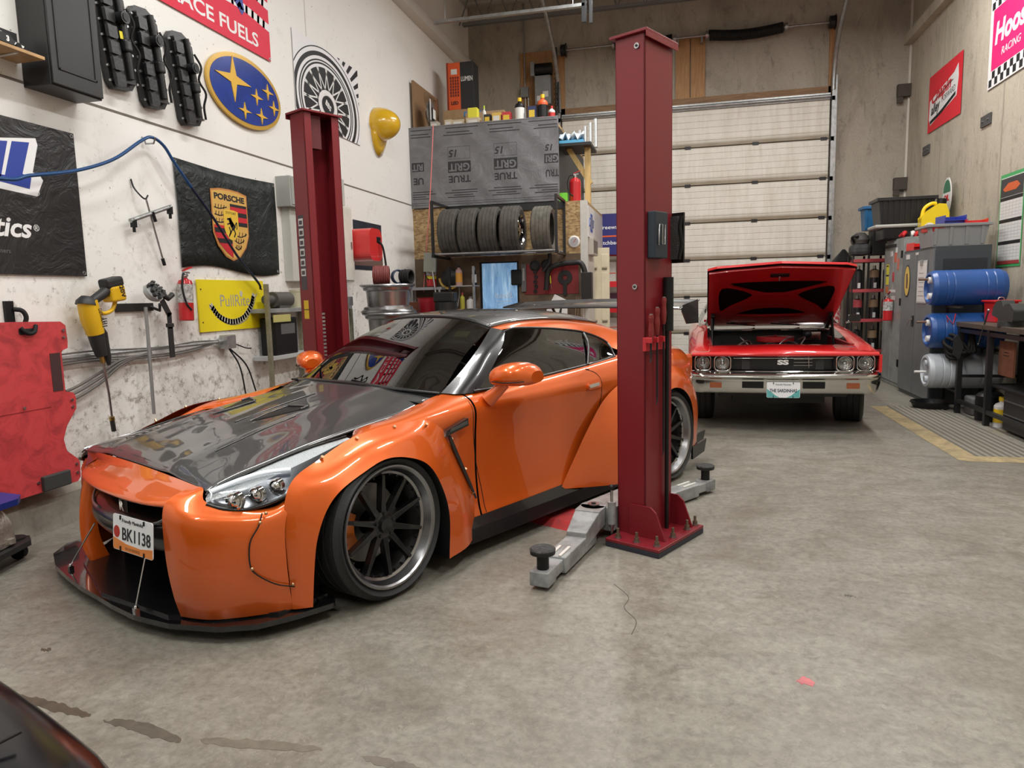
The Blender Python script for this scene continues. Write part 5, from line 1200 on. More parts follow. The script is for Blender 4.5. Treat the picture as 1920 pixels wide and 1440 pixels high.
G().prism(el(.05, .035, 24), .0, .006, m_print_w, M=frame((.0, -.06, .22), (1, 0, 0), (0, .6, .8), (0, -.8, .6))).text('33', .05, m_print_k, M=frame((.0, -.066, .226), (1, 0, 0), (0, .6, .8), (0, -.8, .6)), ext=.001).build('badge', t)
# ---- blue air hose over its hook
t = wthing('air_hose', 'blue air hose running over a wall hook and down across the crest flag', 'hose', Matrix())
m_hose = mat('hose_blue', (.008, .055, .17), .3)
G().tube([(-3.86, 2.6, 2.17), (-3.86, 3.43, 2.165), (-3.86, 3.65, 2.215), (-3.86, 4.0, 2.30), (-3.86, 4.33, 2.43), (-3.87, 4.62, 2.61), (-3.88, 4.75, 2.662), (-3.87, 4.86, 2.62), (-3.86, 4.96, 2.50), (-3.86, 5.13, 2.35)], .012, m_hose, 10, sub=60).build('hose', t)
G().tube([(-3.86, 5.13, 2.35), (-3.87, 5.40, 2.13), (-3.88, 5.71, 1.83), (-3.89, 6.02, 1.60), (-3.92, 6.10, 1.54)], .011, mat('hose_dark_blue', (.008, .015, .045), .35), 10, sub=40).build('hose_tail', t)
t = wthing('hose_hook', 'small steel hook on the left wall holding the blue air hose', 'hook', LW(4.75, 2.63))
G().tube([(0, .04, 0), (0, .03, .02), (0, -.01, .03), (0, -.012, .10), (0, .03, .12)], .007, steel, 8).build('hook', t)
# ---- black shield flag
t = wthing('crest_flag', 'black flag with a gold and red crest crossed by the blue hose', 'flag', LW(5.78, 2.135, .012))
g = G(); rows = []
for j in range(9):
    v = j / 8; row = []
    for i in range(33):
        u = i / 32; x = -.72 + 1.45 * u; top = .445 - .02 * math.sin(pi * u); bot = -.425 + .03 * math.sin(pi * u * 2) - .02 * u
        row.append((x + .01 * math.sin(v * 3), top + (bot - top) * v, .004 + .003 * math.sin(u * 9 + v * 2)))
    rows.append(row)
g.grid(rows, cloth('flag_black', (.006, .010, .010), .45, .9, 6), flip=True); g.build('cloth', t, solid=.002)
SX, SY = -.03, -.03
def shield(w, h): return [(-w, h * .92), (-w * .5, h * .985), (0, h), (w * .5, h * .985), (w, h * .92), (w, -h * .25), (w * .8, -h * .6), (w * .4, -h * .9), (0, -h), (-w * .4, -h * .9), (-w * .8, -h * .6), (-w, -h * .25)]
TS = lambda P: [(SX + x, SY + y) for x, y in P]
g = G(); m_cop = mat('crest_copper', (.52, .22, .06), .45); flat(g, TS(shield(.262, .315)), .009, m_cop, .002); flat(g, TS(shield(.248, .30)), .011, mat('crest_gold', (.66, .40, .10), .45), .001); g.build('shield', t)
g = G(); z = .0125; r = m_print_r
flat(g, TS([(.0, .19), (.245, .19), (.245, .0), (.0, .0)]), z, m_print_k); 
for k in (0, 1): flat(g, TS([(.0, .165 - k * .085), (.245, .165 - k * .085), (.245, .12 - k * .085), (.0, .12 - k * .085)]), z + .0012, r)
flat(g, TS([(-.245, -.01), (0, -.01), (0, -.29), (-.09, -.245), (-.19, -.17), (-.245, -.08)]), z, r)
for k in (0, 1): flat(g, TS([(-.245 + k * .03, -.035 - k * .09), (0, -.035 - k * .09), (0, -.075 - k * .09), (-.235 + k * .05, -.075 - k * .09)]), z + .0012, m_print_k)
g.build('red_and_black_bars', t)
g = G()
for k in range(3):
    y = .155 - k * .06; stroke(g, [(SX - .225, SY + y - .015), (SX - .15, SY + y - .022), (SX - .05, SY + y)], .009, z, m_print_k, 6)
    for q in range(4): stroke(g, [(SX - .21 + q * .038, SY + y - .02), (SX - .205 + q * .04, SY + y + .012)], .008, z, m_print_k)
    y = -.075 - k * .058; x0 = .04; x1 = .225 - k * .045; stroke(g, [(SX + x0, SY + y), (SX + (x0 + x1) / 2, SY + y - .022), (SX + x1, SY + y + .01)], .009, z, m_print_k, 6)
    for q in range(4): u = x0 + (x1 - x0) * (q + .5) / 4; stroke(g, [(SX + u, SY + y - .012), (SX + u + .008, SY + y + .02)], .008, z, m_print_k)
g.build('antler_print', t)
g = G(); flat(g, TS([(x, y - .0) for x, y in shield(.105, .135)]), .0145, mat('crest_yellow', (.75, .50, .05), .45)); 
horse = [(-.045, -.085), (-.02, -.045), (-.035, -.005), (-.065, -.01), (-.07, .01), (-.03, .025), (-.025, .05), (-.05, .06), (-.045, .075), (-.01, .085), (.012, .07), (.02, .03), (.05, .0), (.065, .03), (.072, -.01), (.05, -.045), (.065, -.09), (.045, -.09), (.025, -.05), (.0, -.04), (-.01, -.075), (-.03, -.095)]
bm_ = [(SX + x, SY + y - .015) for x, y in horse]; stroke(g, [bm_[0], bm_[1], bm_[2]], .014, .016, m_print_k); stroke(g, [(SX + .03, SY - .02), (SX - .005, SY + .02), (SX - .02, SY + .055)], (.055, .03), .016, m_print_k, 5); stroke(g, [(SX - .02, SY + .055), (SX - .055, SY + .05)], .018, .016, m_print_k); stroke(g, [(SX - .01, SY + .02), (SX - .06, SY + .005)], .012, .016, m_print_k); stroke(g, [(SX + .03, SY - .03), (SX + .05, SY - .07), (SX + .03, SY - .10)], .014, .016, m_print_k); stroke(g, [(SX + .01, SY - .03), (SX - .02, SY - .07), (SX - .04, SY - .09)], .013, .016, m_print_k); stroke(g, [(SX + .045, SY - .01), (SX + .075, SY + .03), (SX + .075, SY - .03)], .010, .016, m_print_k, 6)
g.text('STUTTGART', .03, m_print_k, M=Matrix.Translation((SX, SY + .105, .016)), ext=.0005, w=.15); g.build('horse_shield', t)
G().text('PORSCHE', .07, m_print_k, M=Matrix.Translation((SX, SY + .235, .0125)), ext=.0006, bold=.003, w=.44).build('lettering', t)
grommets(t, [(-.70, .42), (.71, .42), (.70, -.42)])
# ---- gauge bar on its hook
t = wthing('alignment_bar', 'silver wheel alignment bar with black clamps hanging from a hook on the left wall', 'tool', LW(4.68, 2.1, .07))
g = G(); g.cyl((-.20, -.075, 0), (.24, .075, 0), .016, galv, 10); g.build('cross_bar', t)
for x, y in ((-.17, -.09), (.225, .045)): g = G(); g.box((x, y, 0), (.035, .06, .03), black_plastic); g.cyl((x, y - .02, 0), (x, y - .065, 0), .011, black_plastic, 10); g.build('clamp', t)
g = G(); g.cyl((-.02, .11, -.005), (.16, -.37, -.04), .007, steel, 8); g.cyl((.02, .01, .01), (.045, -.06, .01), .013, black_plastic, 10); g.cyl((.145, -.33, -.037), (.165, -.38, -.04), .013, black_rubber, 10); g.build('long_rod', t)
g = G(); g.tube([(-.09, .24, -.06), (-.08, .18, -.05), (-.065, .12, -.01), (-.03, .10, 0), (.0, .13, .0)], .006, dark_metal, 6, sub=16); g.build('hanging_hook', t)
# ---- yellow board
t = wthing('yellow_board', 'yellow board engraved with a smile on the left wall under the crest flag', 'sign', LW(5.72, 1.395, .004))
G().prism(rect(-.49, .48, -.222, .222), 0, .012, mat('board_yellow', (.80, .66, .01), .45)).build('board', t, bevel=.002)
m_eng = mat('engraving', (.38, .36, .28), .4); m_engw = mat('engraving_light', (.52, .50, .42), .35)
g = G(); g.text('PullRite', .15, m_eng, M=Matrix.Translation((.02, .035, .0125)), ext=.0006, w=.44); g.build('lettering', t)
g = G(); stroke(g, [(-.33, .0), (-.22, -.10), (-.05, -.15), (.12, -.12), (.25, -.02), (.31, .09)], .05, .0125, m_engw, 24); stroke(g, [(-.35, .01), (-.20, -.13), (-.03, -.175), (.15, -.145), (.28, -.03), (.36, .10)], .010, .0125, m_eng, 24); flat(g, [(.115 + .022 * math.cos(a), .10 + .028 * math.sin(a)) for a in [2 * pi * i / 16 for i in range(16)]], .0125, m_engw); g.build('smile_engraving', t)
for x in (-.45, .45):
    for y in (-.14, .14): G().cyl((x, y, .012), (x, y, .016), .006, dark_metal, 8).build('screw', t)
# ---- extinguishers
def extinguisher(name, label, M, h, r, band=None, body=(.50, .015, .02), grp=None, hose=True, low=None):
    t = wthing(name, label, 'fire extinguisher', M, grp); mb = mat('ext_red' if body[0] == .5 else 'ext_%s' % label[:6], body, .25, coat=.5)
    # local frame: x right, y up, z out; origin at the base
    Y = frame((0, 0, 0), (1, 0, 0), (0, 0, -1), (0, 1, 0))
    hb = h * .80
    G().lathe([(.0005, 0), (r * .9, .0), (r, r * .12), (r, hb - r * .8), (r * .85, hb - r * .35), (r * .45, hb - .01), (r * .3, hb), (r * .3, hb + .015)], mb, 24, M=Y).build('cylinder', t)
    if band: G().lathe([(r * 1.01, hb * band[0]), (r * 1.01, hb * band[1])], mat('ext_label', (.55, .54, .52), .5, noise=.6, nscale=40, dark=(.08, .07, .07)), 24, M=Y).build('label', t)
    if low: G().lathe([(r * 1.012, hb * low[0]), (r * 1.012, hb * low[1])], mat('ext_yellow_band', (.7, .65, .03), .5), 24, M=Y).build('yellow_band', t)
    g = G(); g.cyl((0, hb, 0), (0, hb + .035, 0), r * .32, steel, 12); g.box((.015, hb + .045, 0), (.07, .012, .02), steel); g.build('valve', t)
    g = G(); g.box((.03, hb + .075, 0), (.11, .010, .022), mb, rot=(0, 0, .35)); g.build('handle', t)
    G().cyl((-.01, hb + .02, 0), (-.01, hb + .02, r * .5), .013, chrome, 12).build('pressure_gauge', t)
    if hose: G().tube([(-.01, hb + .03, 0), (-r * .9, hb + .02, r * .4), (-r * 1.25, hb * .75, r * .5), (-r * .9, hb * .4, r * .8), (-r * .2, hb * .25, r * 1.05)], .008, black_rubber, 8, sub=20).build('hose', t)
    return t
extinguisher('fire_extinguisher', 'small red fire extinguisher on the left wall below the alignment bar', LW(4.99, 1.28, .075) @ Matrix.Rotation(-.06, 4, 'Z'), .43, .058, (.42, .85))
# ---- yellow and black pressure washer gun
t = wthing('pressure_washer', 'yellow and black cordless pressure washer hanging on the left wall with its lance pointing down', 'power washer', LW(4.06, 1.28, .12))
m_py = mat('tool_yellow', (.70, .42, .01), .4); m_pk = mat('tool_black', (.02, .02, .02), .5)
g = G(); g.tube([(-.09, .17, 0), (-.07, .05, 0), (-.045, -.05, 0)], [.062, .066, .055], m_py, 18); g.build('motor_housing', t, bevel=.0)
g = G(); g.tube([(-.10, .145, 0), (-.095, .17, 0), (-.088, .20, 0)], [.066, .062, .035], m_pk, 18); g.build('rear_cap', t); g = G(); g.tube([(-.045, -.045, 0), (-.03, -.13, 0), (-.012, -.20, 0)], [.052, .045, .036], m_pk, 16); g.build('pump_housing', t)
for k in range(4): G().box((-.022, .0 + k * .016, .052), (.05, .006, .01), m_pk, rot=(0, 0, .1)).build('vent_slot', t)
G().text('DEWALT', .035, m_pk, M=frame((-.05, .07, .066), (.2, -1, 0), (1, .2, 0), (0, 0, 1)), ext=.001, w=.10).build('lettering', t)
g = G(); g.tube([(-.05, .17, 0), (.03, .21, 0), (.10, .25, 0)], [.030, .034, .038], m_pk, 12); g.tube([(-.01, .0, 0), (.03, -.05, 0), (.04, -.22, 0), (.045, -.27, 0)], [.022, .020, .022, .010], m_pk, 10); g.build('grip', t)
g = G(); g.box((.145, .22, 0), (.13, .11, .10), m_py, rot=(0, 0, .12)); g.build('battery_base', t, bevel=.018, seg=3)
g = G(); g.box((.13, .295, 0), (.15, .07, .095), m_pk, rot=(0, 0, .2)); g.build('battery', t, bevel=.02, seg=3)
G().text('20V', .05, m_pk, M=frame((.17, .235, .052), (.25, -1, 0), (1, .25, 0), (0, 0, 1)), ext=.001, bold=.001).build('battery_lettering', t)
g = G(); g.tube([(.0, .10, 0), (.05, .085, 0), (.12, .11, 0), (.155, .17, 0)], .014, m_py, 10, sub=14); g.build('hand_guard', t)
g = G(); g.cyl((-.015, -.19, 0), (-.005, -.25, 0), .016, mat('brass', (.45, .32, .10), .35, 1), 10); g.tube([(-.005, -.25, 0), (.03, -.47, -.01), (.07, -.68, -.04)], .008, steel, 8); g.build('lance', t)
g = G(); g.cyl((.065, -.655, -.038), (.08, -.74, -.045), .016, m_pk, 10); g.cyl((.062, -.635, -.036), (.066, -.66, -.038), .018, _M['brass'], 10); g.build('nozzle', t)
# ---- wash brush on its black hook rail
t = wthing('tool_rail', 'black hook rail screwed to the wall above the grey broom handle', 'hook rail', LW(4.50, 1.40))
G().bb(-.17, .20, -.03, .03, 0, .02, m_pk).tube([(.17, .0, .02), (.19, -.03, .08), (.16, .02, .11)], .012, m_pk, 8).build('rail', t, bevel=.004)
t = wthing('wash_brush', 'round grey wash brush head facing out on a long pole against the left wall', 'brush', LW(4.55, .60, .105))
g = G(); g.cyl((-.045, .0, 0), (-.035, .80, .0), .013, mat('pole_grey', (.35, .36, .36), .4, .6), 12); g.build('pole', t)
Yb = frame((.02, .90, .02), (1, 0, 0), (0, .85, -.5), (0, .5, .85)); g = G(); g.lathe([(.0005, -.02), (.06, -.02), (.075, .0), (.072, .03), (.0005, .03)], mat('brush_back', (.32, .33, .33), .6), 24, M=Yb); g.build('brush_back', t)
g = G(); rr_ = random.Random(4)
for i in range(90):
    a = rr_.uniform(0, 2 * pi); q = .066 * math.sqrt(rr_.random()); g.cyl((q * math.cos(a), q * math.sin(a), .028), (q * math.cos(a) * 1.1, q * math.sin(a) * 1.1, .062), .0075, mat('chenille', (.06, .06, .06), .95), 5, M=Yb)
o = g.build('brush_pile', t); o['kind'] = 'stuff'
t = wthing('hanging_strap', 'black nylon strap and buckle hanging beside the wash brush', 'strap', LW(4.75, 1.02, .11))
g = G(); 
for a, b, w in (((-.06, .42), (.0, .32), .05), ((.0, .32), (.0, .22), .045), ((.0, .22), (.0, .0), .055)): stroke(g, [a, b], w, 0, m_pk); 
g.build('webbing', t, solid=.004); G().box((.0, .235, 0), (.07, .03, .022), m_pk).tube([(-.05, .47, 0), (-.02, .44, .02), (.04, .47, .01)], .022, m_pk, 8).build('buckle', t, bevel=.004)
# ---- conduit, junction box and loose cables
t = wthing('electrical_conduit', 'grey electrical conduit with bundled cables running along the left wall to a junction box', 'conduit', Matrix())
x = XL + .045
G().tube([(x, 2.3, 1.085), (x, 5.42, 1.08)], .014, galv, 10).build('conduit', t)
g = G(); g.box((x + .02, 5.52, 1.075), (.08, .13, .12), galv); g.build('junction_box', t, bevel=.006); G().cyl((x, 5.40, 1.08), (x, 5.46, 1.08), .024, galv, 10).build('connector', t)
for k, (dz, r_) in enumerate(((.028, .006), (-.024, .006), (-.04, .007))):
    G().tube([(x, 2.4, 1.085 + dz), (x + .01, 3.4, 1.07 + dz), (x, 4.0, 1.085 + dz), (x + .01, 4.7, 1.06 + dz), (x, 5.1, 1.075 + dz), (x, 5.45, 1.09)], r_, mat('cable_grey', (.13, .12, .11), .6), 6, sub=40).build('cable', t)
for k in range(3):
    z = .86 - k * .035; G().tube([(x, 3.2, z - .04), (x + .01, 3.75, z), (x + .02, 4.05, z + .09), (x + .01, 4.3, z + .17 + k * .02), (x, 4.6, 1.04 + k * .01)], .010, _M['cable_grey'], 8, sub=30).build('cable', t)
for k in range(2): G().tube([(x + .03, 5.50, 1.03), (x + .05, 5.62 + k * .1, .85), (x + .05, 5.68 + k * .16, .6), (x + .06, 5.7 + k * .25, .3)], .007, black_rubber, 6, sub=20).build('loose_cable', t)
G().tube([(x + .02, 5.58, 1.06), (x + .02, 5.68, 1.03), (x + .02, 5.78, 1.0), (x + .02, 5.86, .99)], .006, black_rubber, 6, sub=20).build('loose_cable', t)
# ---- red mechanic's creeper hanging on its hook
t = wthing('creeper', 'red plastic creeper hanging upright on a black hook at the left edge of the wall', 'creeper', LW(3.43, .0, .085))
m_cr = NT('creeper_red'); n_ = m_cr.noise(m_cr.n('TexCoord').outputs['Object'], 7, 7, .75, 1.0); m_cr.l(m_cr.ramp(n_, [(.35, (.34, .035, .04)), (.55, (.56, .055, .06)), (.8, (.50, .07, .07))]), m_cr.b.inputs['Base Color']); m_cr.b.inputs['Roughness'].default_value = .42; m_cr = m_cr.m
side_ = [(.0, 1.335), (.30, 1.325), (.335, 1.30), (.34, 1.20), (.335, 1.155), (.285, 1.14), (.285, .88), (.345, .865), (.36, .83), (.355, .76), (.27, .66), (.235, .58), (.25, .50), (.33, .43), (.34, .40), (.335, .31), (.31, .285), (.20, .285), (.19, .335), (.08, .335), (.07, .285)]
poly = [(a - .0, b) for a, b in side_] + [(-a - .12, b) for a, b in side_[::-1]]
poly = [(a, b) for a, b in poly]
g = G(); g.prism(poly, 0, .05, m_cr); g.build('deck', t, bevel=.016, seg=3)
g = G(); g.prism([(-.24, .80), (-.24, 1.24), (.13, 1.24), (.17, .80)], .05, .054, m_cr); g.build('back_panel', t, bevel=.003)
for sx in (-.36, .215): G().prism(rect(sx - .02, sx + .055, .89, 1.13), .02, .052, mat('creeper_dark', (.05, .018, .018), .8)).build('tool_tray', t)
G().box((.14, .335, .062), (.20, .095, .03), mat('head_pad', (.035, .035, .033), .7)).build('head_pad', t, bevel=.008)
for x_, y_ in ((.31, 1.27), (.31, 1.225), (.325, .82), (.325, .775), (.31, .40), (.31, .345), (.02, .35), (-.02, .82)): G().cyl((x_, y_, .05), (x_, y_, .058), .009, steel, 10).build('rivet', t)
g = G(); g.prism(rrect(.12, .035, .012), .05, .053, m_print_k, M=Matrix.Translation((.06, 1.275, 0))); g.tube([(.01, 1.30, .056), (.03, 1.27, .07), (.06, 1.262, .07), (.09, 1.272, .07), (.115, 1.31, .056)], .012, black_rubber, 8, sub=12); g.build('hand_hole', t)
t = wthing('hook_bracket', 'black rubber hook bracket on the wall that carries the red creeper', 'hook', LW(3.50, 1.37))
g = G(); g.bb(-.035, .02, -.06, .09, 0, .02, black_plastic); g.tube([(.015, .04, .02), (.045, .03, .05), (.06, -.01, .06), (.05, -.06, .05)], .014, black_rubber, 8, sub=12); g.build('hook', t)
# ---- casting on its dolly and the blue board on it
t = thing('furniture_dolly', 'black three-armed dolly with casters on the floor at the left edge', 'dolly', (-3.60, 2.82, 0), .25)
g = G(); g.prism([(-.19, -.5), (-.02, -.5), (.10, .02), (.10, .30), (.04, .38), (-.04, .38), (-.10, .30), (-.12, .02)], .085, .115, mat('dolly_black', (.02, .02, .02), .5)); g.build('frame', t, bevel=.006)
for x_, y_ in ((.0, .32), (.03, -.05), (-.1, -.42)):
    g = G(); g.cyl((x_, y_, .02 + .045), (x_, y_, .125), .05, _M['dolly_black'], 18); g.build('caster_plate', t); G().cyl((x_ + .01, y_ - .018, .042), (x_ + .01, y_ + .018, .042), .042, black_rubber, 18).build('caster_wheel', t)
t = thing('gearbox_casting', 'bare aluminium gearbox casting lying on the black dolly', 'gearbox', (-3.62, 2.80, .122), .25)
m_al = mat('cast_aluminium', (.50, .47, .41), .42, .75, noise=.35, nscale=14, bump=.4, bscale=60)
g = G(); g.loft([[(-.15, y, .02), (-.15, y, .12 + .02 * math.sin(y * 12)), (-.04, y, .20 + .03 * math.sin(y * 9)), (.06, y, .14), (.085, y, .02)] for y in (-.35, -.2, -.05, .1, .2, .25)], 24, 30, m_al, flip=False); g.add([(-.15, .25, .02), (-.15, .25, .12), (-.04, .25, .20), (.06, .25, .14), (.085, .25, .02)], [(0, 1, 2, 3, 4)], m_al); g.bb(-.15, .085, -.35, .25, .0, .03, m_al); g.build('housing', t)
for y in (-.28, -.12, .06, .2): G().cyl((.09, y, .012), (.09, y, .04), .02, m_al, 12).build('mounting_ear', t)
G().tube([(.02, -.3, .15), (.05, -.1, .17), (.03, .1, .16)], .012, m_al, 8, sub=10).build('casting_rib', t)
t = thing('blue_creeper_board', 'blue plastic board with white lettering lying across the casting at the left edge', 'board', (-3.66, 2.62, .36), .1)
g = G(); g.prism([(-.17, -.45), (.12, -.45), (.15, .43), (.11, .49), (-.12, .47), (-.17, .42)], 0, .035, mat('board_blue', (.012, .03, .20), .35)); g.build('board', t, rot=(0, .12, 0), bevel=.008)
G().text('CE', .09, m_print_w, M=Matrix.Translation((.04, .26, .040)) @ Matrix.Rotation(.12, 4, 'Y') @ Matrix.Rotation(1.3, 4, 'Z'), ext=.001, bold=.003).build('lettering', t)
# ---- electrical boxes
m_beige = mat('panel_beige', (.50, .50, .46), .5); m_cream = mat('panel_cream', (.66, .65, .58), .5, noise=.12, nscale=6)
t = wthing('electrical_box', 'grey steel electrical box high on the wall left of the far lift column', 'electrical box', LW(6.80, 2.36)); G().bb(-.24, .28, 0, .30, 0, .16, mat('panel_grey', (.34, .35, .33), .45)).build('body', t, bevel=.005); G().bb(-.22, .26, .02, .28, .16, .168, _M['panel_grey']).build('door', t, bevel=.003)
t = wthing('cable_trunking', 'pale metal cable trunking under the grey electrical box', 'trunking', LW(6.85, 1.62)); G().bb(-.22, .18, 0, .74, 0, .10, m_beige).build('body', t, bevel=.004); G().bb(.0, .02, 0, .74, .10, .104, m_beige).build('cover_edge', t)
t = wthing('disconnect_switch', 'pale switch box with a red handle just right of the far lift column', 'switch box', LW(7.62, 2.50)); G().bb(-.18, .18, 0, .30, 0, .14, m_beige).build('body', t, bevel=.005); G().bb(-.14, -.10, .06, .2, .14, .18, m_print_r).build('handle', t, bevel=.006)
t = wthing('breaker_box', 'large cream breaker panel on the wall right of the far lift column', 'electrical panel', LW(7.62, 1.62)); G().bb(-.40, .20, 0, .86, 0, .20, m_cream).build('body', t, bevel=.006); G().bb(-.38, .18, .02, .84, .20, .212, m_cream).build('door', t, bevel=.004); G().bb(.12, .14, .38, .46, .212, .222, steel).build('latch', t)
t = wthing('hose_reel', 'red hose reel mounted beside the cream breaker panel with its black hose hanging', 'hose reel', LW(8.03, 2.06))
m_rr = mat('reel_red', (.62, .03, .03), .3, coat=.5)
g = G(); g.prism(rrect(.36, .38, .10, 6), .10, .40, m_rr); g.build('housing', t, bevel=.05, seg=4); G().bb(-.06, .06, -.05, .08, 0, .12, dark_metal).build('bracket', t)
G().bb(.02, .14, .02, .10, .36, .405, black_plastic).build('outlet', t, bevel=.01)
G().tube([(.08, .05, .40), (.10, -.02, .44), (.12, -.2, .46), (.13, -.46, .47)], .013, black_rubber, 8, sub=16).build('hose', t)
t = wthing('car_poster', 'dark car poster with white lettering behind the red hose reel', 'poster', LW(8.68, 2.09, .004))
G().prism(rect(-.42, .43, -.30, .31), 0, .002, mat('poster_dark', (.03, .035, .05), .35, noise=.5, nscale=3)).build('paper', t)
G().text('freaks.', .10, m_print_w, M=Matrix.Translation((.12, .155, .0025)), ext=.0005, w=.40, bold=.001).build('lettering', t)
g = G(); mp_ = mat('poster_car', (.25, .25, .27), .4); flat(g, [(-.12, -.04), (-.05, .03), (.1, .04), (.30, .02), (.38, -.04), (.38, -.12), (.28, -.16), (-.05, -.16), (-.12, -.12)], .002, mp_); flat(g, [(-.02, -.08), (.08, -.05), (.08, -.15), (-.02, -.15)], .0034, m_print_k); flat(g, [(-.42, -.18), (.43, -.16), (.43, -.24), (-.42, -.25)], .002, mat('poster_brown', (.16, .10, .08), .5)); g.build('picture', t)
# ---- work bench by the wall with its slotted angle uprights
t = thing('steel_bench', 'old steel work bench along the left wall behind the far lift column', 'work bench', (-3.86, 6.76, 0))
m_sl = mat('slotted_angle', (.30, .28, .20), .5, .5, noise=.3, nscale=20); m_shelf = mat('bench_shelf', (.30, .31, .31), .5, .2, noise=.3)
G().bb(-.095, .095, -.80, .95, 1.31, 1.35, m_shelf).build('bench_top', t, bevel=.003); G().bb(-.095, .095, -.80, .95, .86, .90, mat('shelf_pale', (.42, .43, .43), .5)).build('shelf', t, bevel=.003)
for x_, y_ in ((-.09, .05), (-.09, .93), (.065, -.79), (.065, .05), (.065, .93)): G().bb(x_, x_ + .035, y_ - .018, y_ + .018, 0, 1.58 if y_ < 0 and x_ > 0 else 1.31, m_sl).build('upright', t)
G().bb(.09, .098, -.72, -.42, 1.22, 1.29, mat('yellow_label', (.45, .42, .15), .6)).build('front_label', t)
things50 = [('vise_body', 'grimy grey cylinder-shaped motor lying on the left bench', 'motor', (-3.55, 5.55, 1.35)), ]
t = thing('electric_motor', 'grimy grey electric motor lying on the steel bench left of the lift column', 'motor', (-3.85, 6.32, 1.35), .0)
g = G(); g.cyl((0, -.15, .085), (0, .14, .085), .075, mat('grime_grey', (.10, .095, .085), .6, .3), 20); g.cyl((0, -.26, .085), (0, -.15, .085), .045, _M['grime_grey'], 16); g.build('housing', t, bevel=.006); G().bb(-.05, .05, -.1, .1, 0, .03, _M['grime_grey']).build('foot', t)
t = thing('parts_tin', 'yellowed plastic jar on the steel bench against the lift column', 'jar', (-3.86, 6.62, 1.35)); G().cyl((0, 0, 0), (0, 0, .16), .055, mat('old_plastic', (.42, .40, .28), .5), 18).build('jar', t); G().cyl((0, 0, .16), (0, 0, .18), .058, _M['old_plastic'], 18).build('lid', t)
t = thing('battery_charger', 'black battery charger standing on the middle shelf of the steel bench', 'charger', (-3.86, 6.28, .90)); G().bb(-.08, .08, -.20, .20, 0, .36, black_plastic).build('case', t, bevel=.01); G().bb(.08, .085, -.1, .15, .2, .3, mat('charger_face', (.10, .10, .10), .5)).build('face', t)
t = thing('air_gun', 'chrome air gun with a hose on the bench right of the lift column', 'air tool', (-3.78, 7.05, 1.35), 1.3)
G().cyl((-.14, 0, .035), (.08, 0, .035), .032, steel, 14).cyl((.08, 0, .035), (.16, 0, .035), .014, steel, 10).build('barrel', t); G().tube([(-.08, 0, .03), (-.10, .12, .025)], .022, black_plastic, 10).build('grip', t); G().tube([(-.10, .12, .02), (-.02, .26, .015), (.12, .22, .02), (.2, .1, .02)], .010, black_rubber, 6, sub=14).build('hose', t)
t = thing('parts_tray', 'grey parts tray full of small steel parts on the bench right of the lift column', 'tray', (-3.80, 7.42, 1.35)); G().bb(-.12, .12, -.10, .10, 0, .01, m_shelf).bb(-.14, .14, -.1, -.09, 0, .10, m_shelf).bb(-.14, .14, .09, .1, 0, .10, m_shelf).bb(.13, .14, -.1, .1, 0, .10, m_shelf).bb(-.14, -.13, -.1, .1, 0, .10, m_shelf).build('tray', t)
# ---- stacked rims with hose coils on top
m_rs = mat('rim_machined', (.36, .36, .37), .28, 1.0, noise=.15, nscale=5)
labs = ['bare silver wheel rim, the top one of the tall stack', 'bare silver wheel rim, second from the top of the stack', 'bare silver wheel rim in the middle of the stack', 'bare silver wheel rim, second from the floor in the stack', 'bare silver wheel rim, the lowest of the stack on the floor']
R0 = None
for k in range(5):
    z = (4 - k) * .316
    if R0 is None:
        t = thing('alloy_wheel', labs[0], 'wheel rim', (-3.27, 7.62, z), 0, 'stacked alloy wheels'); R0 = t
        g = G(); R = .31; g.lathe([(R * .86, .012), (R, .0), (R + .005, .012), (R - .01, .026), (R - .03, .035), (R - .035, .06), (R - .075, .075), (R - .065, .24), (R - .035, .25), (R - .03, .28), (R - .008, .29), (R + .005, .302), (R, .314), (R * .9, .305), (R * .88, .27), (R - .09, .2), (R - .10, .08), (R * .84, .03)], m_rs, 56); g.build('barrel', t)
        g = G()
        for i in range(5): a = 2 * pi * i / 5; g.add([(.04 * math.cos(a) - .02 * math.sin(a), .04 * math.sin(a) + .02 * math.cos(a), .03), (.04 * math.cos(a) + .02 * math.sin(a), .04 * math.sin(a) - .02 * math.cos(a), .03), (.27 * math.cos(a) + .03 * math.sin(a), .27 * math.sin(a) - .03 * math.cos(a), .02), (.27 * math.cos(a) - .03 * math.sin(a), .27 * math.sin(a) + .03 * math.cos(a), .02)], [(0, 1, 2, 3)], m_rs)
        g.cyl((0, 0, .01), (0, 0, .05), .06, m_rs, 20); g.build('rim_face', t, solid=.02)
    else:
        c = copy_thing(R0); c.location = (-3.27 + (.01 if k % 2 else -.005), 7.62, z); c['label'] = labs[k]
def coil(name, label, c, r, rt, m, n, axis='y', tilt=.2):
    t = thing(name, label, 'hose', c); t.rotation_euler = (0, 0, tilt); g = G(); rr2 = random.Random(len(label))
    for k in range(n):
        P = []; ox = (k - n / 2) * rt * 1.7; q = r * rr2.uniform(.9, 1.0)
        for i in range(28): a = 2 * pi * i / 28; P.append((q * math.cos(a), ox + rr2.uniform(-.2, .2) * rt, r + q * math.sin(a)))
        g.tube(P, rt, m, 8, closed=True)
    g.build('coil', t); return t
coil('hose_coil', 'dull red hose coil standing on top of the rim stack', (-3.36, 7.64, 1.585), .10, .012, mat('hose_red', (.22, .05, .045), .5), 9, tilt=1.9)
coil('cable_coil', 'black cable coil lying against the red hose coil on the rim stack', (-3.06, 7.66, 1.585), .075, .012, black_rubber, 6, tilt=1.4)
coil('air_line_coil', 'dark blue air line coil at the right end on top of the rim stack', (-3.20, 7.76, 1.585), .08, .008, mat('line_blue', (.03, .05, .10), .4), 5, tilt=.9)
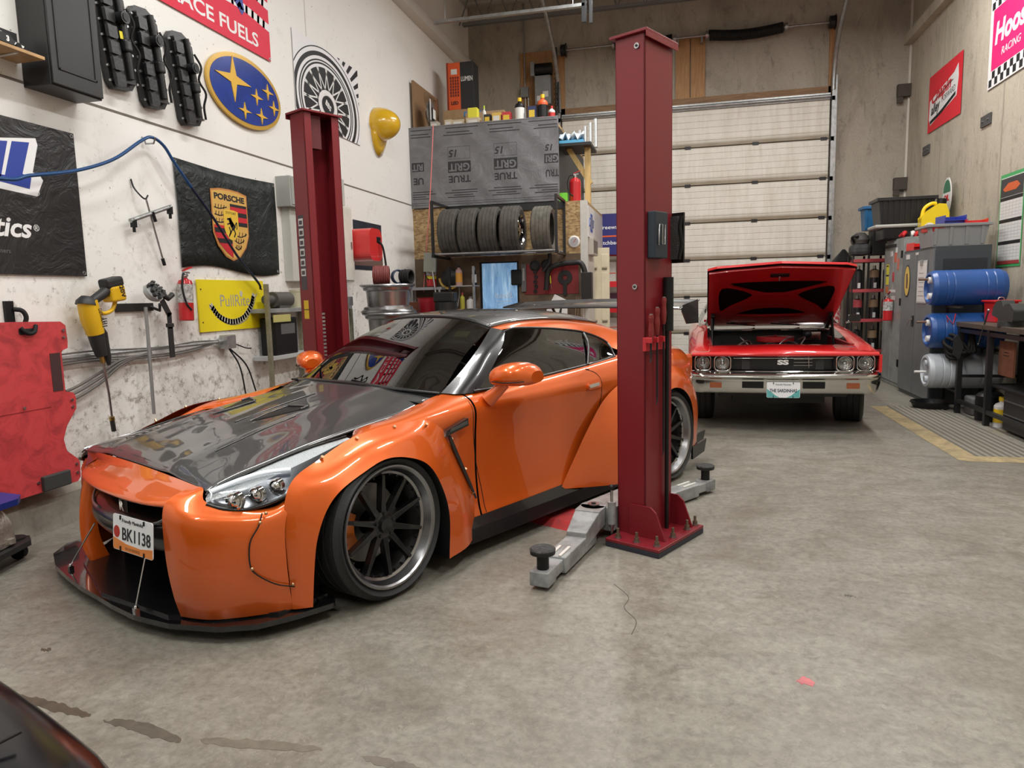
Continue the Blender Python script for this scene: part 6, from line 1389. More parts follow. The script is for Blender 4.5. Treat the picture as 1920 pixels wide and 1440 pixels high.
# ---- black car whose nose reaches into the lower left corner
t = thing('black_car', 'glossy black car whose rounded front corner fills the lower left corner', 'car', (-2.215, -.42, 0), math.radians(90 - 19.5))
m_blk = mat('black_paint', (.003, .003, .005), .18, spec=.35)
def bcar():
    g = G(); rows = []
    # u forward, half width, top height; sections roll over to the flank
    for u, w, z in ((1.83, .30, .42), (1.80, .55, .53), (1.74, .74, .60), (1.62, .86, .645), (1.42, .90, .67), (.9, .92, .70), (.4, .92, .74), (-.4, .92, .80)):
        r = []
        for q in [i / 16 for i in range(-16, 17)]:
            a = abs(q); s = 1 if q >= 0 else -1
            if a < .7: vv = a / .7 * .82 * w; zz = z - .035 * (a / .7) ** 2
            else: b = (a - .7) / .3 * pi / 2; vv = w * (.82 + .18 * math.sin(b)); zz = z - .035 - (z - .18) * .9 * (1 - math.cos(b))
            r.append((u, s * vv, zz))
        rows.append(r)
    fr = [(1.75, v * .9, .16) for v in [i / 16 * .5 for i in range(-16, 17)]]
    cols = [crom(c, 40) for c in zip(*([fr] + rows))]
    g.grid([list(r) for r in zip(*cols)], m_blk, flip=True); return g.build('front_body', t)
bcar()
g = G(); g.tube([(1.66, .50, .64), (1.3, .60, .68), (.7, .64, .72), (0, .66, .78)], .004, m_seam, 6, sub=16); g.tube([(1.66, -.50, .64), (1.3, -.60, .68), (.7, -.64, .72), (0, -.66, .78)], .004, m_seam, 6, sub=16); g.build('bonnet_gap', t)
g = G(); g.bb(-.8, 1.3, -.8, .8, .15, .5, _M['underbody']); g.build('underbody', t)
for v in (-.8, .8): 
    wheel(t, (.75, v * .98, .33), .33, .22, .22, 1 if v > 0 else -1)
# ================================================================== storage box / office in the back left corner
def osb():
    s = NT('osb_board'); tc = s.n('TexCoord'); v = s.n('TexVoronoi', Scale=22.0, feature='F1'); mp = s.n('Mapping'); mp.inputs['Scale'].default_value = (1, 1, 2.4); s.l(tc.outputs['Object'], mp.inputs['Vector']); s.l(mp.outputs[0], v.inputs['Vector'])
    n = s.noise(tc.outputs['Object'], 18, 6, .7, 1.5); k = s.math('MULTIPLY_ADD', v.outputs['Color'], .5, s.math('MULTIPLY', n, .5))
    s.l(s.ramp(k, [(.25, (.20, .12, .05)), (.5, (.42, .28, .13)), (.75, (.60, .43, .22))]), s.b.inputs['Base Color']); s.b.inputs['Roughness'].default_value = .7; return s.m
m_osb = osb(); m_brown = mat('brown_board_shaded', (.13, .085, .05), .65, noise=.4, nscale=5); m_wht = mat('trim_white', (.60, .59, .55), .5, noise=.1)  # lower office wall: brown board with its shade put into the colour
YO = 10.33; XE = -1.34
def OW(x, z, off=0.0): return BW(x, z, off, YO)
g = G(); g.bb(XL, -2.95, YO, YO + .08, 0, 2.0, m_brown); g.bb(-2.35, XE, YO, YO + .08, 0, 2.0, m_brown); g.bb(-2.95, -2.35, YO, YO + .08, 1.92, 2.0, m_brown); g.bb(XL, XE, YO, YO + .08, 2.0, 2.74, m_osb); struct(g, 'wall_5')
struct(G().bb(XE - .08, XE, YO + .08, YB, 0, 2.70, m_wht), 'wall_6')
struct(G().bb(XE - .09, XE + .012, YO - .012, YO + .07, 0, 2.74, m_wht), 'trim_12')
struct(G().bb(XL, XE, YO + .08, YB, 2.70, 2.74, m_osb), 'ceiling_2')
g = G(); g.bb(XL, -1.78, YO + .02, YB, 3.86, 3.90, m_osb); g.bb(-1.82, -1.78, YO + .05, YB, 2.74, 3.86, mat('black_sheet', (.012, .012, .013), .5)); struct(g, 'wall_7')
# window / glazed door with cold light behind it
t = thing('door_2', 'glazed office door glowing cold blue with mirrored lettering', 'door', (-2.65, YO + .03, 0)); t['kind'] = 'structure'
s = NT('frosted_blue'); tc = s.n('TexCoord'); mp = s.n('Mapping'); mp.inputs['Scale'].default_value = (9, 9, 1.2); s.l(tc.outputs['Object'], mp.inputs['Vector']); n = s.noise(mp.outputs[0], 1.5, 5, .6, 1.0)
c = s.ramp(n, [(.3, (.10, .22, .42)), (.55, (.22, .40, .62)), (.75, (.50, .68, .85))]); s.l(c, s.b.inputs['Base Color']); s.l(c, s.b.inputs['Emission Color']); s.b.inputs['Emission Strength'].default_value = .55; s.b.inputs['Roughness'].default_value = .2
G().bb(-.27, .27, .0, .012, .15, 1.90, s.m).build('glass', t)
g = G(); g.bb(-.30, -.27, -.02, .04, 0, 1.92, black_plastic).bb(.27, .30, -.02, .04, 0, 1.92, black_plastic).bb(-.27, .27, -.02, .04, 0, .15, black_plastic); g.build('door_frame', t)
g = G(); Mm = frame((.06, -.004, 1.42), (-1, 0, 0), (0, 0, 1), (0, -1, 0)); mw = mat('decal_white', (.75, .85, .92), .5)
g.text('Sketch', .12, mw, M=Mm, ext=.001, shear=.3, w=.28); g.text('PERFORMANCE', .03, mw, M=Mm @ Matrix.Translation((0, -.085, 0)), w=.24); g.text('GARAGE', .03, mw, M=Mm @ Matrix.Translation((0, -.13, 0)), w=.2); g.build('lettering', t)
G().box((.27, -.06, 1.68), (.16, .07, .23), black_plastic).build('closer_box', t, bevel=.02)
# grey wrapped panel with its printing (printed upside down)
t = wthing('underlay_cover', 'grey roofing underlay stretched over the railing, its lettering upside down', 'wrapped panel', OW(-2.84, 3.335, .03))
sm = NT('underlay_grey'); tc = sm.n('TexCoord'); n = sm.noise(tc.outputs['Object'], 3, 5, .6, 2.0); w = sm.n('TexWave', Scale=1.4, Distortion=3.0, Detail=2.0, bands_direction='DIAGONAL'); sm.l(tc.outputs['Object'], w.inputs['Vector'])
sm.l(sm.ramp(n, [(.3, (.15, .15, .16)), (.7, (.20, .20, .21))]), sm.b.inputs['Base Color']); sm.b.inputs['Roughness'].default_value = .38; sm.bump(sm.math('ADD', n, sm.math('MULTIPLY', w.outputs['Fac'], .5)), .5, .03)
G().prism(rect(-1.13, 1.12, -.585, .575), 0, .01, sm.m).build('sheet', t)
G().tube([(-1.13, .575, .0), (0, .58, .004), (1.12, .575, .0)], .012, sm.m, 8).build('folded_edge', t)
G().bb(-1.135, -1.10, -.6, .56, -.02, -.001, m_pinel).build('batten', t)
m_ink = mat('underlay_ink', (.025, .025, .028), .5)
for k, x in enumerate((-1.02, -.36, .34, 1.02)):
    if k in (0, 3): w_, sgn = .19, 1
    else: w_ = .34
    g = G(); Mu = Matrix.Translation((x if 0 < k < 3 else (x + .0), 0.0, .0105)) @ Matrix.Rotation(pi, 4, 'Z')
    if 0 < k < 3:
        g.text('TRUE', .135, m_ink, M=Mu @ Matrix.Translation((0, .19, 0)), ext=.0006, bold=.004, w=.34)
        g.prism(rect(-.175, .175, -.08, .08), 0, .0008, m_ink, M=Mu @ Matrix.Translation((0, .02, 0))); g.text('GRIT', .15, sm.m, M=Mu @ Matrix.Translation((0, .02, .0012)), ext=.0006, bold=.004, w=.32)
        for a in (rect(-.17, .17, -.27, -.266), rect(-.17, .17, -.095, -.091), rect(-.17, -.166, -.27, -.09), rect(.166, .17, -.27, -.09)): g.prism(a, 0, .0008, m_ink, M=Mu)
        g.text('15', .14, m_ink, M=Mu @ Matrix.Translation((.08, -.18, 0)), ext=.0006, bold=.004, shear=.2)
    elif k == 0:
        g.text('UE', .135, m_ink, M=Mu @ Matrix.Translation((-.02, .19, 0)), ext=.0006, bold=.004, w=.16); g.prism(rect(-.11, .08, -.065, .065), 0, .0008, m_ink, M=Mu @ Matrix.Translation((0, -.01, 0))); g.text('RIT', .125, sm.m, M=Mu @ Matrix.Translation((-.01, -.01, .0012)), ext=.0006, bold=.004, w=.17)
    else:
        g.text('TRU', .135, m_ink, M=Mu @ Matrix.Translation((.0, .19, 0)), ext=.0006, bold=.004, w=.19); g.prism(rect(-.09, .11, -.065, .065), 0, .0008, m_ink, M=Mu @ Matrix.Translation((0, -.01, 0))); g.text('GRI', .125, sm.m, M=Mu @ Matrix.Translation((.0, -.01, .0012)), ext=.0006, bold=.004, w=.18); g.text('15', .12, m_ink, M=Mu @ Matrix.Translation((.03, -.165, 0)), ext=.0006, bold=.004, shear=.2)
    g.build('lettering', t)
g = G(); r3 = random.Random(3)
for k in range(4):
    for yy, ww in ((.53, .5), (.47, .35), (.43, .45), (-.36, .4), (-.395, .5), (-.43, .3), (-.46, .42)):
        x = -1.0 + k * .66 + r3.uniform(-.05, .05); g.prism(rect(max(-1.1, x - ww / 2), min(1.1, x + ww / 2), yy, yy + .012), .0105, .0112, m_ink)
for yy in (-.52, -.55): g.prism(rect(-1.12, 1.12, yy, yy + .005), .0105, .0112, m_ink)
g.build('fine_print', t)
tag(G().tube([(-3.57, 10.26, 3.93), (-3.60, 10.22, 3.4), (-3.66, 10.2, 2.7), (-3.74, 10.2, 2.05), (-3.80, 10.2, 1.50)], .008, mat('rope_pink', (.75, .22, .20), .6), 6, sub=20).build('pull_rope'), 'pink rope hanging down in front of the grey wrapped panel', 'rope')
# ---- things stored on top of the box
Z9 = 3.90
def box_thing(name, label, cat, c, d, m, parts=(), grp=None, rz=0.0, bevel=.003):
    t = thing(name, label, cat, c, rz, grp); G().bb(-d[0] / 2, d[0] / 2, -d[1] / 2, d[1] / 2, 0, d[2], m).build('body', t, bevel=bevel)
    for p in parts:
        pn, x0, x1, y0, y1, z0, z1, pm_ = p; G().bb(x0, x1, y0, y1, z0, z1, pm_).build(pn, t)
    return t
m_card = mat('cardboard', (.42, .28, .15), .7, noise=.15); m_lab = mat('label_white', (.70, .70, .68), .5); m_orp = mat('pack_orange', (.72, .10, .02), .5)
t = thing('tool_carton', 'orange and black lamp carton standing tall on top of the storage box', 'box', (-3.50, 11.55, 4.40)); m_bkp = mat('pack_black', (.02, .02, .022), .5)
G().bb(-.17, .03, -.20, .10, 0, .72, m_orp).build('front', t, bevel=.004); G().bb(.03, .25, -.20, .10, .0, .72, m_bkp).build('side', t, bevel=.004); G().bb(-.21, -.17, -.16, .1, .0, .74, mat('pack_orange_dark', (.40, .05, .015), .5)).build('lid', t)
g = G()
for k in range(4): 
    for q in range(7): g.bb(-.14 + k * .04, -.115 + k * .04, -.203, -.20, .20 + q * .045, .235 + q * .045, mat('pack_red_dark', (.16, .02, .01), .5))
g.build('printed_grid', t); G().bb(-.12, -.02, -.204, -.20, .54, .62, m_lab).build('label', t)
g = G(); g.text('LUMEN', .10, m_lab, M=frame((.14, -.201, .46), (1, 0, 0), (0, 0, 1), (0, -1, 0)), w=.19, bold=.002); g.text('LED', .07, m_print_k, M=frame((-.07, -.203, .10), (1, 0, 0), (0, 0, 1), (0, -1, 0)), bold=.002); g.build('lettering', t)
box_thing('storage_crate', 'plain brown carton carrying the orange and black tool carton', 'box', (-3.50, 11.55, Z9), (.55, .40, .50), m_card)
box_thing('cardboard_box', 'wide brown cardboard box lying behind the small cartons on top of the storage box', 'box', (-2.98, 11.15, Z9), (.62, .35, .34), m_card)
box_thing('blue_tube_box', 'slim blue and yellow lamp box leaning on the orange carton', 'box', (-3.24, 11.22, 4.245), (.28, .05, .07), mat('pack_blue', (.05, .20, .50), .5), [('label', -.08, .0, -.027, -.025, .01, .06, mat('pack_yellow', (.75, .55, .05), .5))], bevel=.002)
t = thing('hardboard_sheet', 'brown hardboard panel leaning upright against the left wall on the storage box', 'board', (-3.90, 10.6, Z9)); G().bb(-.03, .0, -.22, .90, 0, .72, mat('hardboard', (.28, .17, .09), .6)).build('board', t)
t = thing('wrapped_disc', 'clear plastic bag holding a grey brake disc leaning on the hardboard panel', 'bag', (-3.80, 10.55, Z9))
G().lathe([(.0005, .01), (.09, .012), (.10, .03), (.18, .03), (.18, .05), (.10, .05)], mat('disc_grey', (.30, .30, .30), .4, .8), 28, M=frame((.06, .0, .26), (0, 1, 0), (0, 0, 1), (1, .0, .0))).build('disc', t)
g = G(); r5 = random.Random(5); rows = [[(.08 + .05 * r5.random(), -.24 + .48 * i / 9, .5 * j / 9 + .03 * r5.random()) for i in range(10)] for j in range(10)]; g.grid(rows, see_glass('poly_bag', (.75, .76, .76), .12, .15)); g.build('plastic_bag', t); G().box((.135, .05, .26), (.004, .11, .14), m_lab).build('label', t); G().box((.13, -.10, .30), (.004, .05, .30), mat('bag_print', (.6, .6, .58), .5)).build('printed_band', t)
small = [(-3.62, .12, .12, 'pale grey carton at the left of the row on the storage box', (.45, .42, .38)), (-3.40, .11, .13, 'cream carton left of the brown box in the row on top', (.60, .52, .38)), (-3.25, .19, .12, 'wide cream carton in the row on top of the storage box', (.55, .46, .33)), (-3.02, .20, .13, 'long cream carton under the bright yellow box', (.58, .48, .36)),
         (-2.80, .10, .16, 'black pouch standing between the cream carton and the yellow carton', (.03, .03, .03)), (-2.66, .13, .17, 'yellow and white carton beside the red carton on top', (.68, .45, .10)), (-2.51, .13, .17, 'red carton with a yellow badge in the row on top', (.50, .04, .05)), (-2.13, .12, .22, 'small navy and yellow tin right of the black bottle', (.03, .04, .12))]
for x, w_, h_, lab, c in small: box_thing('carton', lab, 'box', (x, 10.50, Z9), (w_, .12, h_), mat('carton_%d' % (x * -100), c, .5), [('label', -w_ * .35, w_ * .35, -.062, -.060, h_ * .3, h_ * .75, m_lab if c[0] > .3 and c[0] != .5 else mat('badge_yellow', (.7, .5, .05), .5))], grp='cartons in a row on the storage box')
box_thing('carton', 'bright yellow box standing on the long cream carton', 'box', (-3.02, 10.50, Z9 + .13), (.14, .12, .14), mat('bright_yellow', (.75, .70, .05), .5), grp='cartons in a row on the storage box')
def bottle(name, label, c, r, h, mb, mc_, lab_m=None, cat='bottle', grp=None):
    t = thing(name, label, cat, c, 0, grp); G().lathe([(.0005, 0), (r, .0), (r, h * .68), (r * .8, h * .76), (r * .35, h * .82), (r * .35, h * .86)], mb, 18).build('body', t, bevel=0)
    G().lathe([(r * .42, h * .86), (r * .42, h), (.0005, h)], mc_, 14).build('cap', t)
    if lab_m: G().lathe([(r * 1.02, h * .15), (r * 1.02, h * .6)], lab_m, 18).build('label', t)
    return t
m_ycap = mat('cap_yellow', (.75, .50, .02), .4)
bottle('bottle', 'black bottle with a yellow cap on top of the storage box', (-2.32, 10.5, Z9), .07, .36, black_plastic, m_ycap, m_lab, grp=None)
bottle('bottle', 'orange bottle with a black and yellow top on the storage box', (-1.98, 10.5, Z9), .075, .38, m_orp, m_ycap, black_plastic, grp=None)
bottle('bottle', 'white and red striped bottle at the right of the row on top', (-1.87, 10.62, Z9), .05, .24, m_lab, mat('cap_red', (.5, .03, .03), .4), mat('cap_red', (.5, .03, .03), .4))
bottle('bottle', 'thin clear bottle with a green cap behind the bright yellow box', (-2.90, 10.66, Z9), .03, .34, m_lab, mat('cap_green', (.5, .65, .05), .4))
# ---- recess on the right of the sheet
g = G(); g.bb(-1.42, -1.34, 10.80, 10.90, 2.74, 3.56, m_pinel); o = thing('timber_brace', 'pale timber post with a diagonal brace at the right end of the storage box', 'timber frame', (0, 0, 0)); g.build('post', o)
G().box((-1.50, 10.85, 3.30), (.075, .05, .62), m_pinel, rot=(0, -.55, 0)).build('diagonal', o); G().bb(-1.80, -1.30, 10.6, 11.3, 3.56, 3.60, mat('shelf_black', (.015, .015, .016), .5)).build('shelf', o)
extinguisher('fire_extinguisher', 'red fire extinguisher standing in the recess right of the grey wrapped panel', BW(-1.54, 2.74, 0, 10.62), .46, .085, None)
box_thing('green_bin', 'bright green plastic bin beside the extinguisher in the recess', 'bin', (-1.70, 10.55, 2.74), (.12, .14, .14), mat('bin_green', (.18, .65, .05), .4))
t = thing('plastic_pack', 'crumpled clear and blue plastic packaging on the shelf above the recess', 'packaging', (-1.62, 10.80, 3.60)); r6 = random.Random(9)
g = G(); g.grid([[(-.20 + .4 * i / 9, -.1 + .2 * j / 5, .06 + .14 * r6.random()) for i in range(10)] for j in range(6)], mat('poly_white', (.60, .68, .74), .25)); g.build('film', t, solid=.02); G().bb(-.2, .2, -.1, .1, 0, .06, mat('pack_lightblue', (.10, .40, .65), .4)).build('tray', t)
t = thing('steel_channels', 'bundle of bright steel channels standing on the shelf above the recess', 'steel profiles', (-1.40, 11.05, 3.60))
for k in range(4): G().bb(-.14 + k * .08, -.10 + k * .08, -.03, .03, 0, .26 + k * .05, galv).bb(-.12 + k * .08, -.105 + k * .08, -.035, .0, 0, .26 + k * .05, mat('channel_bright', (.72, .74, .76), .35, .5)).build('channel', t)
# side wall sign and meter
t = thing('bow_tie_sign', 'white sign with a blue bow tie emblem on the side of the office', 'sign', (XE + .012, 10.72, 2.45)); G().bb(-.0, .008, -.36, .38, -.22, .22, m_lab).build('board', t)
g = G(); Mx = frame((.009, 0, 0), (0, 1, 0), (0, 0, 1), (1, 0, 0)); bt = [(-.30, -.06), (-.22, .06), (-.09, .06), (-.10, .13), (.12, .13), (.13, .06), (.30, .06), (.22, -.06), (.09, -.06), (.10, -.13), (-.12, -.13), (-.13, -.06)]
g.prism(bt, 0, .004, mat('bow_blue', (.02, .09, .45), .4), M=Mx); g.prism([(x * .82, y * .70) for x, y in bt], .004, .006, mat('bow_silver', (.4, .42, .45), .3, .6), M=Mx); g.build('emblem', t)
t = thing('wall_heater', 'small beige louvred box under the bow tie sign', 'heater', (XE + .0, 10.75, 1.98)); G().bb(0, .08, -.30, .25, 0, .24, mat('heater_beige', (.45, .42, .36), .5)).build('body', t, bevel=.005); 
for k in range(5): G().bb(.08, .085, -.27 + k * .1, -.20 + k * .1, .03, .21, mat('louvre_dark', (.15, .13, .11), .5)).build('louvre', t)
t = wthing('wall_thermometer', 'round white dial thermometer on the chipboard near the tyre rack', 'thermometer', OW(-1.52, 2.165, .0)); G().lathe([(.0005, .03), (.068, .03), (.085, .02), (.085, 0)], white_paint, 32).build('rim', t); G().lathe([(.0005, .032), (.06, .032)], mat('dial_grey', (.40, .40, .42), .3), 28).build('dial', t); G().box((.01, .015, .034), (.006, .07, .003), m_print_r, rot=(0, 0, -.6)).build('needle', t)
# pegboard with tools
t = wthing('pegboard', 'red pegboard on the office wall right of the glowing door', 'pegboard', OW(-1.865, 1.645, .0)); sm = NT('peg_red'); tc = sm.n('TexCoord'); v = sm.n('TexVoronoi', Scale=34.0, feature='F1', Randomness=0.0); sm.l(tc.outputs['Object'], v.inputs['Vector'])
sm.l(sm.ramp(v.outputs['Distance'], [(.16, (.03, .004, .004)), (.22, (.20, .012, .014))]), sm.b.inputs['Base Color']); G().prism(rect(-.40, .40, -.22, .22), 0, .012, sm.m).build('board', t)
def peg(name, label, x, z, fn, cat='tool', grp=None):
    t = wthing(name, label, cat, OW(x, z, .014), grp); fn(t); return t
m_tk = mat('tool_dark', (.02, .02, .02), .45, .3)
for i, (x, z) in enumerate(((-2.10, 1.84), (-1.93, 1.85))): peg('grinding_disc', ('left' if i == 0 else 'right') + ' one of two black discs at the top of the red pegboard', x, z, lambda t: G().lathe([(.0005, .03), (.05, .03), (.08, .015), (.08, 0)], m_tk, 24).build('disc', t), 'disc')
peg('saw_guard', 'black ringed flange tool with a handle on the right of the pegboard', -1.66, 1.66, lambda t: (G().lathe([(.035, 0), (.035, .02), (.105, .02), (.105, 0)], m_tk, 28).build('ring', t), G().box((0, -.16, .01), (.05, .20, .015), m_tk).build('handle', t)))
peg('yellow_screwdriver', 'slim yellow handled screwdriver hanging on the red pegboard', -1.88, 1.60, lambda t: (G().cyl((0, .09, .02), (.01, -.02, .02), .010, mat('sd_yellow', (.55, .60, .03), .4), 8).build('handle', t), G().cyl((.01, -.02, .02), (.02, -.10, .02), .004, steel, 6).build('blade', t)), 'screwdriver')
peg('puller', 'black chain of puller parts hanging at the left of the red pegboard', -2.10, 1.62, lambda t: [G().lathe([(.012, 0), (.03, .0), (.03, .02), (.012, .02)], m_tk, 14, M=Matrix.Translation((.01 * (k % 2), .13 - k * .07, 0))).build('link', t) for k in range(5)])
peg('spirit_level', 'upright grey spirit level at the left end of the red pegboard', -2.27, 1.67, lambda t: (G().bb(-.035, .035, -.20, .20, 0, .03, mat('level_grey', (.12, .12, .12), .5)).build('body', t), G().bb(-.012, .012, -.04, .14, .03, .034, mat('level_vial', (.35, .35, .34), .4)).build('label', t)), 'level')
t = thing('bolt_cutter_frame', 'large black curved pipe bender frame hanging over the red pegboard', 'tool', (-1.66, 10.20, 1.60)); G().tube([(-.26, 0, -.12), (-.22, 0, .16), (-.08, 0, .24), (.12, 0, .26), (.26, 0, .24), (.33, 0, .02)], .038, m_tk, 10, sub=24).build('frame', t); G().tube([(-.30, 0, .15), (-.2, 0, .28), (-.20, 0, .42)], .03, m_tk, 8).build('handle', t)
tag(G().bb(-1.40, -1.25, 10.10, 10.28, 1.30, 1.72, m_tk).build('black_case', bevel=.01), 'tall black case on the corner post right of the pegboard', 'case')
# tyre rack
rk = thing('tyre_rack', 'black steel tyre rack hanging on the wall below the grey wrapped panel', 'tyre rack', (0, 0, 0)); m_rk = mat('rack_black', (.012, .012, .013), .4)
X0_, X1_, Y0_, Y1_, Z0_, Z1_ = -3.42, -1.66, 9.62, 10.32, 1.99, 2.74
for x in (X0_, X1_):
    g = G()
    for a, b in (((x, Y1_, Z0_), (x, Y1_, Z1_)), ((x, Y0_, Z0_ + .0), (x, Y1_, Z0_ + .0)), ((x, Y0_, Z0_), (x, Y0_ + .02, Z1_)), ((x, Y0_ + .02, Z1_), (x, Y1_, Z1_))): a, b = Vector(a), Vector(b); c = (a + b) / 2; d = b - a; g.box(c, (.035, abs(d.y) + .035, .035) if abs(d.y) > abs(d.z) else (.035, .035, abs(d.z)), m_rk)
    g.build('end_frame', rk)
G().bb(X0_, X1_, Y1_ - .02, Y1_, Z1_ - .10, Z1_, m_rk).build('back_rail', rk); G().cyl((X0_, Y0_ + .06, Z0_ + .03), (X1_, Y0_ + .06, Z0_ + .03), .018, steel, 12).build('front_tube', rk); G().cyl((X0_, Y1_ - .16, Z0_ + .03), (X1_, Y1_ - .16, Z0_ + .03), .018, steel, 12).build('rear_tube', rk)
G().lathe([(.03, 0), (.045, .005), (.055, .0)], steel, 16, M=frame((X1_ + .03, Y0_ + .03, Z0_ + .04), (0, 1, 0), (0, 0, 1), (1, 0, 0))).build('end_ring', rk)
m_tyw = mat('tyre_dusty', (.075, .068, .058), .8, noise=.45, nscale=10, bump=.2, bscale=90); m_tyd = mat('tyre_grey_dust', (.13, .12, .10), .85, noise=.5, nscale=8)
tl = ['worn tyre at the left end of the tyre rack', 'worn tyre second from the left on the tyre rack', 'worn tyre in the middle of the tyre rack', 'tyre with a chrome wheel, second from the right on the rack', 'dusty pale tyre at the right end of the tyre rack']
for k, x in enumerate((-3.24, -2.95, -2.65, -2.34, -1.90)):
    t = wthing('tyre', tl[k], 'tyre', frame((x, 9.965, 2.335 if k < 4 else 2.325), (0, 1, 0), (0, 0, 1), (1, 0, 0)), 'tyres on the wall rack'); m_ = m_tyd if k == 4 else m_tyw; R = .335 if k < 4 else .32
    G().lathe(tyre_mesh(R, .25, .22), m_, 60).build('carcass', t)
    if k == 3:
        G().lathe([(.222, .118), (.215, .125), (.205, .10), (.20, -.1)], chrome, 40).build('rim', t); g = G()
        for i in range(6): a = 2 * pi * i / 6; g.add([(.03 * math.cos(a + 1), .03 * math.sin(a + 1), .11), (.03 * math.cos(a - 1), .03 * math.sin(a - 1), .11), (.205 * math.cos(a - .13), .205 * math.sin(a - .13), .09), (.205 * math.cos(a + .13), .205 * math.sin(a + .13), .09)], [(0, 1, 2, 3)], chrome)
        g.build('wheel_spokes', t, solid=.02)
# stuff below the rack
t = thing('wire_shelf', 'black shelf unit holding bottles between the office door and the red bucket', 'shelf unit', (-3.18, 10.0, 0)); 
for x in (-.10, .26): G().bb(x - .015, x + .015, -.12, -.09, 0, 1.85, galv if x > 0 else dark_metal).build('upright', t)
for z in (.6, 1.22, 1.58): G().bb(-.10, .26, -.12, .2, z - .015, z, mat('shelf_light', (.35, .35, .34), .5)).build('shelf', t)
bottle('bottle', 'slim yellow spray bottle on the shelf left of the glowing door', (-3.12, 9.97, 1.22), .035, .26, mat('b_yellow', (.45, .42, .05), .4), mat('b_redcap', (.35, .04, .04), .4)); bottle('paint_can', 'white paint can with a grey lid on the shelf by the glowing door', (-3.00, 9.97, 1.22), .055, .20, m_lab, steel, cat='can'); bottle('bottle', 'black and white bottle beside the glowing door frame', (-2.965, 10.08, 1.58), .035, .26, black_plastic, m_lab, m_lab)
bottle('spray_bottle', 'spray bottle with a pink body and yellow label on the upper shelf', (-3.16, 9.97, 1.58), .05, .30, mat('b_pink', (.45, .28, .26), .4), black_plastic, mat('b_amber', (.60, .28, .04), .4))
t = wthing('cord_reel', 'black and yellow cord reel hanging below the left end of the tyre rack', 'cord reel', OW(-3.38, 1.70, .12)); G().lathe([(.0005, .05), (.05, .05), (.13, .03), (.13, -.03)], m_tk, 28).build('reel', t); G().lathe([(.13, .0), (.17, .02), (.17, -.02), (.13, -.03)], mat('cord_yellow', (.50, .30, .03), .5), 28, a0=pi, a1=2 * pi).build('yellow_guard', t); G().tube([(.12, .0, .03), (.16, -.2, .05), (.12, -.42, .04)], .008, mat('cord_white', (.5, .5, .47), .5), 6, sub=10).build('cord', t)
extinguisher('fire_extinguisher', 'red and white extinguisher with a yellow band under the left end of the tyre rack', BW(-3.66, 1.58, .0, 10.18), .50, .075, (.40, .75), low=(.28, .38), grp=None)
tag(G().bb(-3.95, -3.45, 10.02, 10.30, 1.53, 1.57, mat('shelf_steel', (.30, .30, .32), .5)).bb(-3.93, -3.90, 10.02, 10.05, 0, 1.53, steel).bb(-3.50, -3.47, 10.02, 10.05, 0, 1.53, steel).build('side_table'), 'narrow steel table under the extinguisher in the back left corner', 'table')
tag(G().box((-3.62, 10.05, 1.93), (.19, .06, .28), mat('work_light_grey', (.30, .32, .28), .5), rot=(0, .08, 0)).tube([(-3.58, 10.02, 1.80), (-3.52, 9.98, 1.4), (-3.46, 9.95, 0.0)], .014, steel, 8).build('work_light', bevel=.006), 'grey work light on a thin stand below the tyre rack', 'work light')
t = thing('red_bucket', 'dark red bucket hanging left of the shelf by the glowing door', 'bucket', (-3.60, 9.80, 0)); G().lathe([(.0005, .9), (.11, .9), (.14, 1.40), (.15, 1.42)], mat('bucket_red', (.30, .01, .02), .35), 24).build('bucket', t); G().bb(-.16, .16, -.14, .14, 0, .9, black_plastic).build('stand', t)
box_thing('brown_chest', 'dark brown wooden drawer unit below the steel table in the corner', 'drawers', (-3.80, 9.38, 0), (.30, .40, 1.36), mat('dark_wood', (.10, .035, .018), .5), [('drawer_gap', -.15, .15, -.203, -.2, 1.18, 1.185, black_plastic)])
t = thing('grey_pump', 'dark compressor standing behind the coupe roof below the cord reel', 'compressor', (-3.24, 9.58, 0)); G().cyl((0, 0, 0), (0, 0, 1.35), .16, m_tk, 20).build('tank', t); G().box((0, -.02, 1.42), (.30, .2, .14), m_tk).build('head', t, bevel=.02)
# behind the red lift column: white door, racking, banner
t = thing('cream_door', 'cream six-panel door leaning against the side of the office', 'door', (-1.27, 11.25, 0)); m_dr = mat('door_cream', (.66, .60, .44), .5, noise=.08)
G().bb(-.15, .16, -.02, .02, .0, 2.12, m_dr).build('leaf', t, bevel=.003)
for z0, z1 in ((1.82, 2.02), (1.0, 1.74), (.2, .9)):
    for x in (-.075, .085): G().bb(x - .05, x + .05, -.026, -.018, z0, z1, m_dr).build('raised_panel', t, bevel=.012)
    for x in (-.075, .085): G().bb(x - .04, x + .04, -.030, -.02, z0 - .035, z0 - .012, mat('door_slot', (.12, .11, .07), .6)).build('slot', t)
t = thing('pallet_rack', 'red steel shelving behind the lift column by the garage door', 'shelving', (-.85, 12.75, 0)); m_rr2 = mat('rack_red', (.62, .02, .03), .4)
for z in (.65, 1.13, 1.57, 2.10): G().bb(-.55, .42, -.25, -.20, z - .05, z + .05, m_rr2).build('beam', t); G().bb(-.55, .42, -.2, .2, z, z + .02, m_osb).build('shelf', t)
for x in (-.53, .40): G().bb(x - .03, x + .03, -.22, .22, 0, 2.15, mat('rack_blue', (.02, .03, .12), .4)).build('upright', t)
i_ = 0
